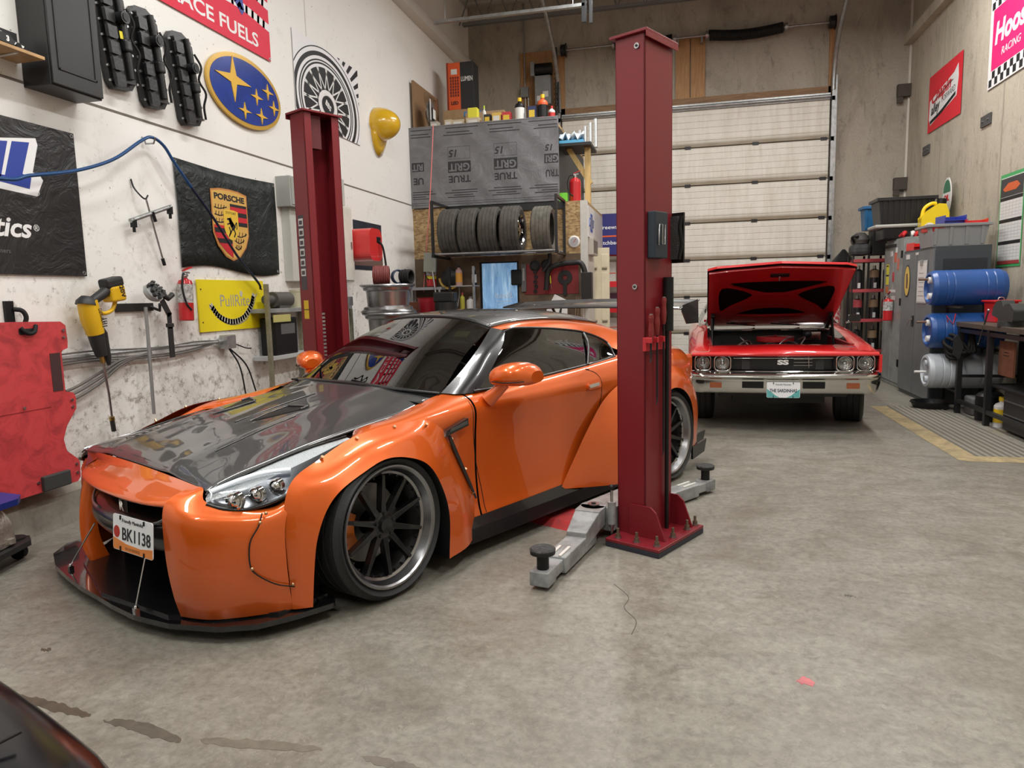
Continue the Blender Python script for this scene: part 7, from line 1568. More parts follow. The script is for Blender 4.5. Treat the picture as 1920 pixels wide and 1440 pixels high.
for x, z, w_, h_, c, lab in ((-.28, 2.12, .30, .58, (.02, .025, .20), 'navy blue carton on the top shelf of the red shelving'), (-.34, 1.59, .20, .35, (.55, .55, .52), 'white carton on the second shelf of the red shelving'), (-.30, 1.15, .18, .25, (.08, .02, .05), 'dark carton on the third shelf of the red shelving'), (-.33, .67, .22, .30, (.5, .48, .45), 'white carton on the lowest shelf of the red shelving')):
    box_thing('carton', lab, 'box', (-.90 + x, 12.80, z + .02), (w_, .3, h_), mat('cart_%d' % (z * 100), c, .5), [('stripe', -w_ / 2, w_ / 2, -.155, -.15, h_ * .42, h_ * .46, m_orp)], grp='cartons on the red shelving'); 
t = wthing('blue_banner', 'navy banner with white lettering and an orange line above the red shelving', 'banner', BW(-1.22, 2.43, 0, 12.42)); G().prism(rect(-.22, .55, -.36, .33), 0, .004, mat('banner_navy', (.02, .02, .16), .5)).build('cloth', t); G().prism(rect(-.22, .55, -.06, -.035), .004, .006, m_orp).build('orange_line', t); G().text('freewag', .09, m_print_w, M=Matrix.Translation((.02, .10, .005)), w=.34, bold=.001).text('atchback', .09, m_print_w, M=Matrix.Translation((.02, -.16, .005)), w=.36, bold=.001).build('lettering', t)
t = thing('mop_handles', 'bundle of thin brown canes leaning beside the cream door', 'canes', (-1.43, 10.05, 0)); 
for k in range(5): G().tube([(-.12 + k * .05, .0, 0), (-.05 + k * .03, .15, 1.38)], .006, mat('cane', (.25, .17, .10), .6), 6).build('cane', t)
t = thing('body_skirt', 'white and black curved car body panel leaning behind the coupe wing', 'car panel', (-1.75, 10.05, 0)); G().prism([(-.22, 0), (.14, 0), (.16, 1.33), (-.02, 1.42), (-.14, 1.2)], -.02, .01, m_lab, M=frame((0, 0, 0), (1, 0, 0), (0, 0, 1), (0, -1, 0))).build('panel', t, bevel=.004); G().prism([(.0, 1.0), (.07, 1.12), (.09, 1.28), (.05, 1.2)], .011, .014, m_print_k, M=frame((0, 0, 0), (1, 0, 0), (0, 0, 1), (0, -1, 0))).build('vent', t)
# door opener, conduit, strut light rail under the roof
t = thing('door_opener', 'grey garage door opener motor mounted on the wooden board high on the back wall', 'door opener', (-2.50, 13.30, 4.85)); G().bb(-.13, .16, -.10, .13, 0, .50, grey_paint).build('gearbox', t, bevel=.01); G().cyl((-.12, -.02, .62), (.18, -.02, .62), .11, black_plastic, 20).build('motor', t); G().bb(-.20, -.13, -.12, .1, .50, .74, grey_paint).build('end_box', t); G().bb(-.09, .0, -.105, -.10, .06, .15, m_lab).bb(.02, .12, -.105, -.10, .12, .22, m_lab).build('label', t)
t = thing('door_chain', 'black hoist chain and sprocket hanging beside the garage door opener', 'chain', (-2.25, 13.25, 4.65)); g = G()
for k in range(26): g.lathe([(.012, -.006), (.026, 0), (.012, .006)], m_tk, 8, M=Matrix.Translation((.0, 0, k * .045)) @ Matrix.Rotation(pi / 2 * (k % 2), 4, 'Z') @ Matrix.Rotation(pi / 2, 4, 'X'))
g.build('chain', t); G().tube([(.06, -.05, .02), (.05, -.05, .6), (.02, -.05, 1.15)], .018, m_tk, 8).build('guide', t)
t = thing('steel_conduit', 'thin steel conduit with a junction box climbing the back wall beside the opener', 'conduit', (-2.86, 13.44, 3.95)); G().cyl((0, 0, 0), (0, 0, 2.75), .014, steel, 8).build('conduit', t); G().bb(-.07, .07, -.06, .05, 1.10, 1.28, grey_paint).build('junction_box', t, bevel=.004); G().cyl((.06, 0, 0), (.06, 0, 1.1), .014, steel, 8).build('conduit', t)
t = thing('strut_rail', 'perforated steel rail hung under the roof near the back left', 'steel rail', (-2.35, 10.0, 5.24)); G().bb(-1.06, 1.06, -.03, .03, -.02, .02, galv).build('rail', t)
for x in (-.9, .9): G().cyl((x, 0, .02), (x, 0, .88), .006, steel, 6).build('hanger_rod', t)
G().bb(1.02, 1.08, -.03, .03, -.22, .05, dark_metal).bb(1.12, 1.16, -.03, .03, -.24, .1, dark_metal).build('angle_bracket', t)
# ================================================================== right-hand side
def RWt(name, label, cat, y, z, off=0.0, grp=None): return wthing(name, label, cat, RW(y, z, off), grp)
# flags, calendar, plates on the right wall
t = RWt('racing_flag', 'pink flag with black and white chequered borders at the right edge', 'flag', 9.46, 4.32, .012)
m_pk2 = cloth('flag_pink', (.72, .012, .16), .6, .4, 5); W_, H_ = .77, .55
G().prism(rect(-W_, W_, -H_, H_), 0, .003, mat('flag_white', (.75, .74, .74), .6)).build('cloth', t); G().prism(rect(-W_ + .09, W_ - .09, -H_ + .20, H_ - .20), .003, .0045, m_pk2).build('pink_field', t)
g = G()
for r_ in range(2):
    for k in range(18):
        if (k + r_) % 2: continue
        x0 = -W_ + .04 + k * .082
        for y0 in (-H_ + .02 + r_ * .085, H_ - .19 + r_ * .085): g.prism(rect(x0, min(W_, x0 + .082), y0, y0 + .085), .003, .0042, m_print_k)
g.build('chequers', t)
g = G(); g.text('Hoosier', .34, m_print_w, M=Matrix.Translation((-.02, .04, .0055)), ext=.0008, bold=.012, w=1.22, shear=.15); g.text('RACING', .12, m_print_w, M=Matrix.Translation((-.16, -.20, .0055)), ext=.0008, w=.5, shear=.2); g.build('lettering', t)
t = RWt('speed_flag', 'red flag with slanted white and black lettering high on the right wall', 'flag', 11.77, 4.11, .012)
G().prism(rect(-.66, .67, -.40, .42), 0, .003, cloth('flag_red', (.70, .02, .035), .6, .5, 4)).build('cloth', t)
g = G(); flat(g, [(-.62, -.20), (-.60, .06), (.38, .22), (.52, .30), (.55, .12), (.50, -.12), (-.55, -.30)], .003, m_print_w); g.build('white_field', t)
g = G(); g.text('Chapin', .22, m_print_r, M=Matrix.Translation((-.14, .09, .0045)) @ Matrix.Rotation(.08, 4, 'Z'), ext=.0008, bold=.008, w=.80, shear=.3); g.build('red_lettering', t)
g = G(); g.text('alley', .20, m_print_k, M=Matrix.Translation((-.36, -.09, .0045)) @ Matrix.Rotation(.08, 4, 'Z'), ext=.0008, bold=.006, w=.38, shear=.3); g.text('FORWARD', .12, m_print_k, M=Matrix.Translation((.18, -.02, .0045)) @ Matrix.Rotation(.08, 4, 'Z'), ext=.0008, w=.52, shear=.1); stroke(g, [(-.55, -.26), (-.1, -.20), (.45, -.08)], .05, .0045, m_print_k, 10); stroke(g, [(-.40, .02), (.1, .10), (.35, .13)], .012, .0062, m_print_k, 10); g.build('black_lettering', t)
t = RWt('wall_calendar', 'three-month wall calendar with a green border and a car picture on the right wall', 'calendar', 9.37, 2.14, .004)
G().prism(rect(-.32, .30, -.53, .53), 0, .003, mat('cal_green', (.06, .38, .12), .5)).build('backing', t); G().prism(rect(-.295, .28, -.49, .49), .003, .005, m_lab).build('sheet', t)
g = G(); g.prism(rect(-.295, .28, .27, .48), .005, .006, mat('cal_photo', (.04, .04, .045), .4)); g.prism([(-.24, .36), (-.1, .42), (.12, .42), (.2, .37), (.1, .33), (-.18, .33)], .006, .007, mat('cal_car', (.65, .12, .03), .4)); g.build('picture', t)
g = G(); m_cl = mat('cal_line', (.35, .35, .37), .5)
for b in (.25, .00, -.25):
    g.prism(rect(-.295, .28, b - .025, b + .015), .005, .006, m_print_k)
    for k in range(1, 6): g.prism(rect(-.28, .265, b - .025 - k * .036, b - .022 - k * .036), .005, .0056, m_cl)
    for k in range(1, 7): g.prism(rect(-.295 + k * .082, -.293 + k * .082, b - .20, b - .03), .005, .0056, m_cl)
g.prism(rect(-.295, .28, -.50, -.46), .005, .0065, mat('cal_red', (.35, .05, .05), .5)); g.build('month_grid', t)
m_pl = mat('blank_plate_grey', (.10, .10, .10), .5, .4)
for y, z, lab in ((10.22, 3.42, 'grey blank steel plate below the two flags on the right wall'), (12.46, 3.48, 'small grey steel plate near the back corner below the red flag')):
    t = RWt('blank_plate', lab, 'wall plate', y, z); G().prism(rect(-.15, .15, -.065, .065), 0, .02, m_pl).build('plate', t, bevel=.004); 
    for x in (-.08, .08): G().cyl((x, 0, .02), (x, 0, .035), .012, steel, 8).build('bolt', t)
t = RWt('oil_sign', 'round-ended white and green oil sign with red lettering behind the yellow jug', 'sign', 11.15, 2.62, .10)
G().prism([(.16 * math.cos(a), .26 * math.sin(a)) for a in [2 * pi * i / 40 for i in range(40)]], 0, .012, m_lab).build('board', t, bevel=.003)
g = G(); flat(g, [(.135 * math.cos(a), .06 + .17 * math.sin(a)) for a in [pi * i / 20 for i in range(21)]], .013, mat('oil_green', (.02, .16, .08), .4)); g.build('green_cap', t); G().text('OIL', .11, m_print_r, M=Matrix.Translation((0, -.02, .014)), w=.2, bold=.004).build('lettering', t)
# ---- steel cabinets
m_c1 = mat('cabinet_green_grey', (.31, .33, .32), .42, .1, noise=.35, nscale=6); m_c2 = mat('cabinet_slate', (.135, .15, .16), .38, .1, noise=.2, nscale=3); m_c2s = mat('cabinet_slate_side', (.05, .06, .068), .45)
t = thing('steel_cabinet', 'tall light grey-green steel cabinet covered with stickers, second from the bench', 'cabinet', (2.93, 11.28, 0))
G().bb(.02, .60, -.47, .47, 0, 2.08, m_c1).build('carcass', t, bevel=.004)
for y0, y1, nm in ((-.47, -.005, 'a'), (.005, .47, 'b')):
    d = G().bb(0, .02, y0 + .004, y1 - .004, .06, 2.05, m_c1).build('door', t, bevel=.004)
for z in (1.85, 1.2, .35): G().bb(-.018, .0, -.44, -.40, z - .05, z + .05, black_plastic).build('hinge', t)
G().bb(-.015, .0, -.12, .42, 1.97, 2.01, m_print_k).build('maker_plate', t)
stk = [(.28, 1.66, .13, .15, 'bright_yellow'), (.28, 1.50, .13, .12, 'bright_yellow'), (.28, 1.37, .13, .09, 'sticker_orange'), (.28, 1.22, .12, .14, 'label_white'), (-.10, 1.82, .12, .13, 'sticker_coral'), (-.24, 1.72, .07, .16, 'sticker_coral'), (-.02, 1.55, .07, .13, 'print_red'), (.0, 1.35, .28, .04, 'label_white'), (-.05, 1.25, .16, .06, 'label_white'), (.10, 1.88, .10, .07, 'label_white'), (-.14, 1.92, .08, .07, 'label_white')]
mat('sticker_orange', (.55, .18, .05), .5); mat('sticker_coral', (.60, .14, .09), .5); mat('bright_yellow', (.75, .70, .05), .5)
for y, z, w_, h_, mn in stk: G().bb(-.004, -.0005, y - w_ / 2, y + w_ / 2, z - h_ / 2, z + h_ / 2, _M[mn]).build('sticker', t)
g = G(); Ms = frame((-.005, .28, 0), (0, -1, 0), (0, 0, 1), (-1, 0, 0)); g.text('CAUTION', .03, m_print_k, M=Ms @ Matrix.Translation((0, 1.71, 0)), w=.11); g.bb(-.0055, -.004, .22, .34, 1.565, 1.585, m_print_k); g.build('sticker_lettering', t)
t = extinguisher('fire_extinguisher', 'red and white extinguisher hanging on the front of the light grey-green cabinet', frame((2.86, 11.20, .93), (0, -1, 0), (0, 0, 1), (-1, 0, 0)), .40, .065, (.45, .85), grp=None)
t = thing('steel_cabinet', 'tall dark slate steel cabinet next to the blue barrels, with a clipboard on its door', 'cabinet', (2.86, 9.98, 0))
G().bb(.02, .60, -.62, .62, 0, 1.87, m_c2s).build('carcass', t, bevel=.004)
for y0, y1 in ((-.62, -.005), (.005, .62)): G().bb(0, .02, y0 + .004, y1 - .004, .05, 1.84, m_c2).build('door', t, bevel=.004)
g = G(); g.tube([(-.01, .05, 1.0), (-.03, .10, .98), (-.03, .20, .90)], .008, chrome, 8); g.bb(-.012, 0, .03, .09, .90, 1.04, dark_metal); g.build('door_handle', t)
g = G(); g.prism([(.12 * math.cos(a), .21 * math.sin(a)) for a in [2 * pi * i / 32 for i in range(32)]], 0, .004, m_print_k, M=frame((-.001, .36, 1.48), (0, -1, 0), (0, 0, 1), (-1, 0, 0))); g.prism([(.105 * math.cos(a), .19 * math.sin(a)) for a in [2 * pi * i / 32 for i in range(32)]], .004, .005, mat('decal_yellow', (.70, .50, .10), .5), M=frame((-.001, .36, 1.48), (0, -1, 0), (0, 0, 1), (-1, 0, 0))); g.prism([(-.03, -.09), (.03, -.1), (.05, 0), (.02, .1), (-.04, .09)], .005, .006, mat('decal_brown', (.15, .08, .03), .5), M=frame((-.001, .36, 1.48), (0, -1, 0), (0, 0, 1), (-1, 0, 0))); g.build('oval_decal', t)
G().bb(-.004, 0, .30, .44, 1.76, 1.82, m_lab).bb(-.004, 0, -.05, .05, 1.80, 1.83, m_lab).build('small_sticker', t)
G().bb(.10, .56, -.624, -.62, 1.35, 1.72, mat('side_recess', (.02, .024, .03), .5)).build('side_panel', t)
t = thing('clipboard', 'white clipboard with a handwritten list on the dark slate cabinet door', 'clipboard', (2.855, 9.72, 1.20)); G().bb(-.01, .0, -.17, .17, 0, .52, mat('clip_grey', (.5, .5, .5), .4)).build('board', t, bevel=.006); G().bb(-.013, -.01, -.15, .15, .02, .49, m_lab).build('paper', t)
g = G()
for k in range(6): g.bb(-.0145, -.013, -.10 + .01 * (k % 3), .11 - .02 * (k % 2), .09 + k * .055, .097 + k * .055, mat('pen_grey', (.3, .3, .33), .6))
g.build('writing', t); G().bb(-.02, -.01, -.05, .05, .46, .53, steel).build('clip', t)
# ---- on the cabinets
def tote(name, label, c, d, m, cat='tote', ribs=5, taper=.9, grp=None, rz=0.0):
    t = thing(name, label, cat, c, rz, grp); w, l, h = d; g = G(); n = 4
    lo = [(-w / 2 * taper, -l / 2 * taper), (w / 2 * taper, -l / 2 * taper), (w / 2 * taper, l / 2 * taper), (-w / 2 * taper, l / 2 * taper)]; hi = [(-w / 2, -l / 2), (w / 2, -l / 2), (w / 2, l / 2), (-w / 2, l / 2)]
    g.add([(x, y, 0) for x, y in lo] + [(x, y, h * .9) for x, y in hi] + [(x * .96, y * .96, h * .9) for x, y in hi] + [(x * .95, y * .95, .02) for x, y in lo], [(3, 2, 1, 0)] + [(i, (i + 1) % 4, 4 + (i + 1) % 4, 4 + i) for i in range(4)] + [(8 + i, 8 + (i + 1) % 4, 12 + (i + 1) % 4, 12 + i) for i in range(4)] + [(12, 13, 14, 15)], m); g.build('tub', t)
    g = G()
    for a, b, x0, x1, y0, y1 in ((0, 0, -w / 2 - .03, w / 2 + .03, -l / 2 - .03, -l / 2 + .01), (0, 0, -w / 2 - .03, w / 2 + .03, l / 2 - .01, l / 2 + .03), (0, 0, -w / 2 - .03, -w / 2 + .01, -l / 2, l / 2), (0, 0, w / 2 - .01, w / 2 + .03, -l / 2, l / 2)): g.bb(x0, x1, y0, y1, h * .88, h, m)
    g.build('rim', t, bevel=.004)
    for k in range(ribs):
        x = -w / 2 * .8 + w * .8 * k / (ribs - 1); g = G(); g.add([(x - .015, -l / 2 * taper - .012, .02), (x + .015, -l / 2 * taper - .012, .02), (x + .018, -l / 2 - .012, h * .88), (x - .018, -l / 2 - .012, h * .88)], [(0, 1, 2, 3)], m); g.build('rib', t, solid=.014, soff=-1)
    return t
m_tg = mat('tote_grey', (.27, .28, .28), .45); tote('grey_tote', 'grey plastic tote filled with red and blue bins on the dark slate cabinet', (3.15, 9.70, 1.87), (.62, .46, .26), m_tg, ribs=4)
tag(G().bb(3.16, 3.26, 9.452, 9.456, 2.0, 2.06, m_lab).build('tote_label'), 'white barcode label on the front of the grey tote', 'label') if False else None
m_bb = mat('bin_blue', (.02, .04, .32), .35, coat=.3); m_br = mat('bin_red', (.62, .02, .02), .35, coat=.3)
def bin_(label, c, m, rz=0.0, d=(.26, .30, .14)):
    t = thing('parts_bin', label, 'parts bin', c, rz, 'small parts bins on the cabinets'); w, l, h = d
    g = G(); g.bb(-w / 2, w / 2, -l / 2, l / 2, 0, .008, m).bb(-w / 2, -w / 2 + .008, -l / 2, l / 2, 0, h, m).bb(w / 2 - .008, w / 2, -l / 2, l / 2, 0, h, m).bb(-w / 2, w / 2, l / 2 - .008, l / 2, 0, h, m).bb(-w / 2, w / 2, -l / 2, -l / 2 + .008, 0, h * .5, m); g.build('bin', t, bevel=.003); G().bb(-w / 2 - .008, w / 2 + .008, -l / 2 - .02, -l / 2 + .01, h * .42, h * .52, m).build('lip', t, bevel=.003)
bin_('blue parts bin on top of the pile in the grey tote', (3.14, 9.74, 2.12), m_bb, .1, (.24, .26, .12)); bin_('red parts bin at the right of the pile in the grey tote', (3.36, 9.64, 2.08), m_br, -.1, (.22, .26, .10)); bin_('wide red parts bin lying in the left of the grey tote', (2.97, 9.62, 2.05), m_br, .2, (.26, .26, .08))
bin_('low red parts bin on the left front of the dark slate cabinet', (2.98, 10.42, 1.87), m_br, .2, (.18, .2, .10)); bin_('blue parts bin behind the grey tote on the dark slate cabinet', (3.04, 10.16, 1.87), m_bb, .0, (.16, .18, .16))
# yellow fuel jug
t = thing('fuel_jug', 'bright yellow fuel jug with a black cap standing on the light grey-green cabinet', 'fuel jug', (3.33, 10.98, 2.08), -.1); m_jy = mat('jug_yellow', (.85, .62, .01), .3, coat=.3)
Yj = frame((0, 0, 0), (1, 0, 0), (0, 0, 1), (0, -1, 0)); g = G(); g.prism([(-.17, 0), (.14, 0), (.16, .06), (.16, .30), (.12, .42), (.03, .43), (-.10, .34), (-.17, .26)], -.12, .12, m_jy, M=Yj); g.build('body', t, bevel=.03, seg=4)
G().tube([(-.15, 0, .24), (-.12, 0, .38), (-.03, 0, .445), (.05, 0, .43)], .024, m_jy, 10, sub=14).build('handle', t); G().cyl((.08, 0, .42), (.09, 0, .50), .06, black_plastic, 20).build('cap', t); G().prism([(.06 * math.cos(a), .05 * math.sin(a)) for a in [2 * pi * i / 20 for i in range(20)]], .12, .124, m_print_w, M=Yj @ Matrix.Translation((-.07, .13, 0))).text('VP', .06, m_print_r, M=Yj @ Matrix.Translation((-.07, .13, .125)), bold=.003).build('brand_roundel', t)
# pile on the light cabinet
box_thing('black_case', 'flat black equipment case lying on the light grey-green cabinet', 'case', (3.10, 11.46, 2.08), (.66, .42, .16), black_plastic, bevel=.015)
box_thing('grey_board', 'long pale grey lid lying on the flat black case', 'lid', (3.06, 11.46, 2.24), (.80, .46, .05), mat('lid_grey', (.42, .43, .40), .5), bevel=.02)
tote('black_tote', 'large black plastic tote on the grey lid above the light cabinet', (3.06, 11.46, 2.29), (.72, .44, .37), mat('tote_black', (.016, .016, .018), .4), ribs=9)
t = thing('work_gloves', 'heap of red, black and white work gloves on the front of the light cabinet', 'gloves', (3.06, 10.98, 2.08)); r7 = random.Random(2)
for k, mm in enumerate((m_print_r, black_plastic, m_lab, m_print_r, black_plastic)): G().tube([(-.12 + k * .05, -.10 + r7.uniform(-.03, .03), .02), (-.08 + k * .05, 0, .05 + .02 * r7.random()), (-.12 + k * .05, .1, .025)], [.02, .03, .016], mm, 8, sub=8).build('glove', t)
# ---- bottle rack
t = thing('cylinder_rack', 'black and red rack full of small black cylinders behind the muscle car', 'cylinder rack', (2.85, 12.25, 0)); m_bl = mat('cyl_black', (.014, .014, .015), .35, coat=.3); m_tan = mat('cyl_tan', (.30, .20, .12), .5); m_prd = mat('rack_pinkred', (.42, .06, .07), .5)
for x in (-.28, -.06, .18, .27):
    for y in (-.16, .14): G().bb(x - .014, x + .014, y - .014, y + .014, 0, 1.90, m_rk).build('upright', t)
for z in (.42, .90, 1.36, 1.82): G().bb(-.28, .27, -.18, -.15, z - .025, z + .025, m_prd).bb(-.28, .27, .13, .16, z - .025, z + .025, m_prd).build('red_bar', t); G().bb(-.28, .27, -.15, .14, z - .03, z - .015, m_rk).build('shelf', t)
k_ = 0
rowsn = {.915: 'bottom', 1.375: 'middle', .435: 'lowest'}
for z, rn in ((.435, 'lowest'), (.915, 'middle'), (1.375, 'top')):
    for x, cn in ((-.17, 'left'), (.06, 'centre'), (.225, 'right')):
        tt = thing('gas_cylinder', 'black cylinder at the %s of the %s row in the rack' % (cn, rn), 'gas cylinder', (2.85 + x, 12.24, z - .015), 0, 'cylinders in the rack')
        r_ = .07 if cn != 'right' else .04
        G().lathe([(.0005, 0), (r_, .0), (r_, .26), (r_ * .8, .31), (r_ * .4, .335)], m_bl, 18).build('cylinder', tt); G().lathe([(r_ * 1.03, .20), (r_ * 1.03, .30), (r_ * .8, .32)], m_tan if cn == 'centre' else (m_prd if rn == 'middle' else m_bl), 18).build('collar', tt)
        G().cyl((0, 0, .33), (0, 0, .385), r_ * .35, steel, 10).build('valve', tt); G().bb(-.02, .02, -r_ - .004, -r_, .04, .12, m_lab).build('label', tt)
box_thing('grey_bag', 'dark grey canvas tool bag on top of the cylinder rack', 'bag', (2.68, 12.2, 1.90), (.28, .3, .18), mat('canvas_dark', (.05, .052, .055), .8, noise=.4), bevel=.06)
t = thing('shop_vac', 'dark shop vacuum head standing on the grey canvas bag', 'vacuum', (2.68, 12.2, 2.08)); G().lathe([(.0005, .0), (.12, 0), (.14, .06), (.12, .12), (.06, .17), (.0005, .18)], mat('vac_grey', (.07, .065, .06), .6), 20).build('head', t); G().tube([(-.1, -.08, .02), (-.14, -.12, .10), (-.05, -.14, .12)], .02, black_plastic, 8, sub=8).build('hose', t)
box_thing('black_bin', 'black plastic bin on top of the cylinder rack beside the canvas bag', 'bin', (2.97, 12.20, 1.90), (.28, .30, .38), mat('cab_blk', (.016, .016, .017), .5), bevel=.005)
tote('blue_tote', 'blue plastic bin standing on the black bin above the cylinder rack', (2.84, 12.20, 2.28), (.28, .26, .36), mat('tote_blue', (.02, .13, .30), .45), ribs=3, taper=.85, grp=None)
t = thing('painted_post', 'flaking red and white painted post standing beside the cylinder rack', 'post', (2.44, 12.62, 0)); sp = NT('flaked_paint'); nn = sp.noise(sp.n('TexCoord').outputs['Object'], 14, 6, .8, 1.0); sp.l(sp.ramp(nn, [(.45, (.55, .50, .46)), (.52, (.40, .04, .05))]), sp.b.inputs['Base Color']); G().cyl((0, 0, 0), (0, 0, 1.50), .085, sp.m, 20).build('post', t)
t = thing('welding_tank', 'grey gas tank with a black cap in the back right corner behind the bonnet', 'tank', (2.62, 13.05, 0)); G().lathe([(.0005, 0), (.17, 0), (.17, 1.65), (.12, 1.85), (.06, 1.92)], mat('tank_beige', (.22, .20, .16), .5), 24).build('tank', t); G().lathe([(.16, 1.80), (.19, 1.85), (.02, 2.05), (.0005, 2.05)], black_plastic, 20).build('cap', t)
# ---- barrels on their stand
m_bar = mat('barrel_blue', (.020, .085, .30), .32, noise=.15, nscale=4, bump=.05); m_barw = mat('barrel_white', (.50, .54, .58), .35, noise=.15, nscale=3); m_spg = mat('spigot', (.16, .10, .07), .5)
def barrel(label, z, m, y=9.0, L=.74, r=.198, x0=2.71, white=False):
    t = wthing('barrel', label, 'barrel', frame((x0, y, z), (0, 1, 0), (0, 0, 1), (1, 0, 0)), 'barrels lying on the rack'); pr_ = [(.0005, .03), (r * .72, .03), (r * .78, 0), (r * .92, .005), (r, .05), (r, .13), (r * .975, .14), (r, .15), (r, .20), (r * .975, .21), (r, .22), (r, L - .22), (r * .975, L - .21), (r, L - .2), (r, L - .14), (r * .975, L - .13), (r, L - .12), (r, L - .05), (r * .9, L), (.0005, L)]
    G().lathe(pr_, m, 40).build('drum', t)
    for yy, zz in ((-.02, .09), (-.03, -.09)): G().lathe([(.0005, -.012), (.035, -.012), (.04, .03)], m_lab if not white else m_barw, 18, M=Matrix.Translation((yy, zz, .0))).build('bung', t)
    G().cyl((-.01, .10 if not white else -.01, .01), (-.01, .10 if not white else -.01, -.11), .014, m_spg if not white else m_lab, 10).build('spigot', t); return t
barrel('blue plastic barrel lying on its side at the top of the barrel stand', 1.385, m_bar); barrel('blue plastic barrel lying in the middle of the barrel stand behind the bench', .905, m_bar); barrel('white translucent barrel lying lowest on the barrel stand', .445, m_barw, white=True)
t = thing('barrel_stand', 'black steel stand carrying three lying barrels beside the slate cabinet', 'stand', (2.85, 9.02, 0))
for x in (.14, .52):
    G().bb(x - .015, x + .015, .205, .235, 0, 1.55, m_rk).build('upright', t)
for z in (1.17, .69, .23):
    for x in (.14, .52): G().bb(x - .015, x + .015, -.22, .22, z - .012, z + .012, m_rk).build('cross_bar', t)
t = thing('drain_pan', 'round black oil drain pan on the floor in front of the slate cabinet', 'drain pan', (2.80, 9.05, 0)); G().lathe([(.0005, .004), (.15, .004), (.19, .085), (.205, .09), (.205, .08), (.17, .0), (.0005, 0)], black_plastic, 40).build('pan', t); G().box((-.2, -.05, .085), (.05, .07, .012), black_plastic).build('pouring_lip', t)
# ---- work bench with vise
t = thing('work_bench', 'black steel work bench with a worn wooden top along the right wall', 'work bench', (3.28, 7.72, 0)); m_bt = wood('bench_wood', (.035, .026, .020), (.10, .075, .055), (1, 10, 10))
G().bb(-.33, .34, -1.55, 1.10, .96, 1.01, m_bt).build('bench_top', t, bevel=.004)
for x in (-.30, .30):
    for y in (1.03, .25, -1.5): G().bb(x - .025, x + .025, y - .025, y + .025, 0, .96, m_rk).build('leg', t)
for z in (.92, .14): G().bb(-.32, -.28, -1.5, 1.03, z - .02, z + .02, m_rk).build('front_rail', t)
for y in (1.03, .25): G().bb(-.3, .3, y - .015, y + .015, .40, .43, m_rk).build('side_rail', t)
G().bb(-.28, .30, -1.45, .25, .40, .42, m_rk).build('lower_shelf', t)
t = thing('bench_vise', 'large grey bench vise with its handle over the edge of the work bench', 'vise', (3.05, 7.72, 1.01)); m_vs = mat('vise_grey', (.055, .06, .06), .45, .4)
G().cyl((0, 0, 0), (0, 0, .05), .11, m_vs, 24).build('swivel_base', t); g = G(); g.prism([(-.12, .05), (.20, .05), (.22, .16), (.12, .22), (.02, .21), (-.06, .15)], -.07, .07, m_vs, M=frame((0, 0, 0), (0, -1, 0), (0, 0, 1), (-1, 0, 0))); g.build('body', t, bevel=.014)
g = G(); g.prism([(-.30, .10), (-.10, .06), (-.05, .18), (-.10, .25), (-.20, .24), (-.28, .18)], -.055, .055, m_vs, M=frame((0, 0, 0), (0, -1, 0), (0, 0, 1), (-1, 0, 0))); g.build('front_jaw', t, bevel=.014); G().cyl((0, .20, .12), (0, .36, .10), .022, steel, 12).build('screw', t); G().cyl((-.06, .37, .14), (-.13, .38, -.20), .008, dark_metal, 8).ball((-.06, .37, .145), .015, steel, 10).ball((-.13, .38, -.2), .014, dark_metal, 10).build('handle', t)
t = thing('red_waste_bin', 'red open bin with white lettering on the far end of the work bench', 'bin', (3.30, 8.62, 1.01)); g = G(); g.add([(-.10, -.13, 0), (.10, -.13, 0), (.10, .13, 0), (-.10, .13, 0), (-.112, -.142, .22), (.112, -.142, .22), (.112, .142, .22), (-.112, .142, .22)], [(3, 2, 1, 0), (0, 1, 5, 4), (1, 2, 6, 5), (2, 3, 7, 6), (3, 0, 4, 7), (4, 5, 6, 7)], m_br); g.build('body', t, bevel=.008); G().bb(-.13, .13, -.16, .16, .215, .235, m_br).build('rim', t, bevel=.005); G().text('3', .09, m_lab, M=frame((-.02, -.155, .10), (1, 0, 0), (0, .12, 1), (0, -1, .12)), bold=.002).text('WASTE', .028, m_lab, M=frame((-.0, -.148, .04), (1, 0, 0), (0, .12, 1), (0, -1, .12))).build('lettering', t)
G().tube([(-.03, 0, .235), (-.02, 0, .26), (.02, 0, .26), (.03, 0, .235)], .006, steel, 6, sub=8).build('handle', t)
t = thing('tool_board', 'brown wooden board hanging below the bench top behind its second leg', 'board', (3.07, 7.80, .52)); G().bb(-.01, .01, -.16, .17, 0, .34, mat('board_brown', (.22, .085, .045), .6, noise=.3)).build('board', t); G().bb(-.014, -.01, -.06, .06, .20, .205, m_print_k).bb(-.014, -.01, -.05, .05, .23, .235, m_print_k).build('slot', t)
t = thing('drawer_chest', 'black tool chest with thin bright edges under the near end of the bench', 'tool chest', (3.27, 7.05, 0)); G().bb(-.26, .30, -.80, .62, .03, .40, mat('chest_black', (.016, .016, .018), .4)).build('body', t, bevel=.005)
for z in (.30, .17): G().bb(-.268, -.26, -.78, .60, z, z + .012, steel).build('drawer_edge', t)
t = thing('tangled_hoses', 'tangle of black hoses and straps hanging at the far end of the bench', 'hoses', (2.98, 8.84, .56)); r8 = random.Random(11)
for k in range(6):
    P = [(-.06 + .04 * k * .5, .02 * k, .40), (-.12 + r8.uniform(-.03, .03), .04, .30), (-.10 + r8.uniform(-.05, .05), -.05, .05 + .05 * k), (.05 + r8.uniform(-.04, .06), -.1 - .05 * k * .3, .12), (.10, -.1, .36)]; G().tube(P, .020, black_rubber, 8, sub=20).build('hose', t)
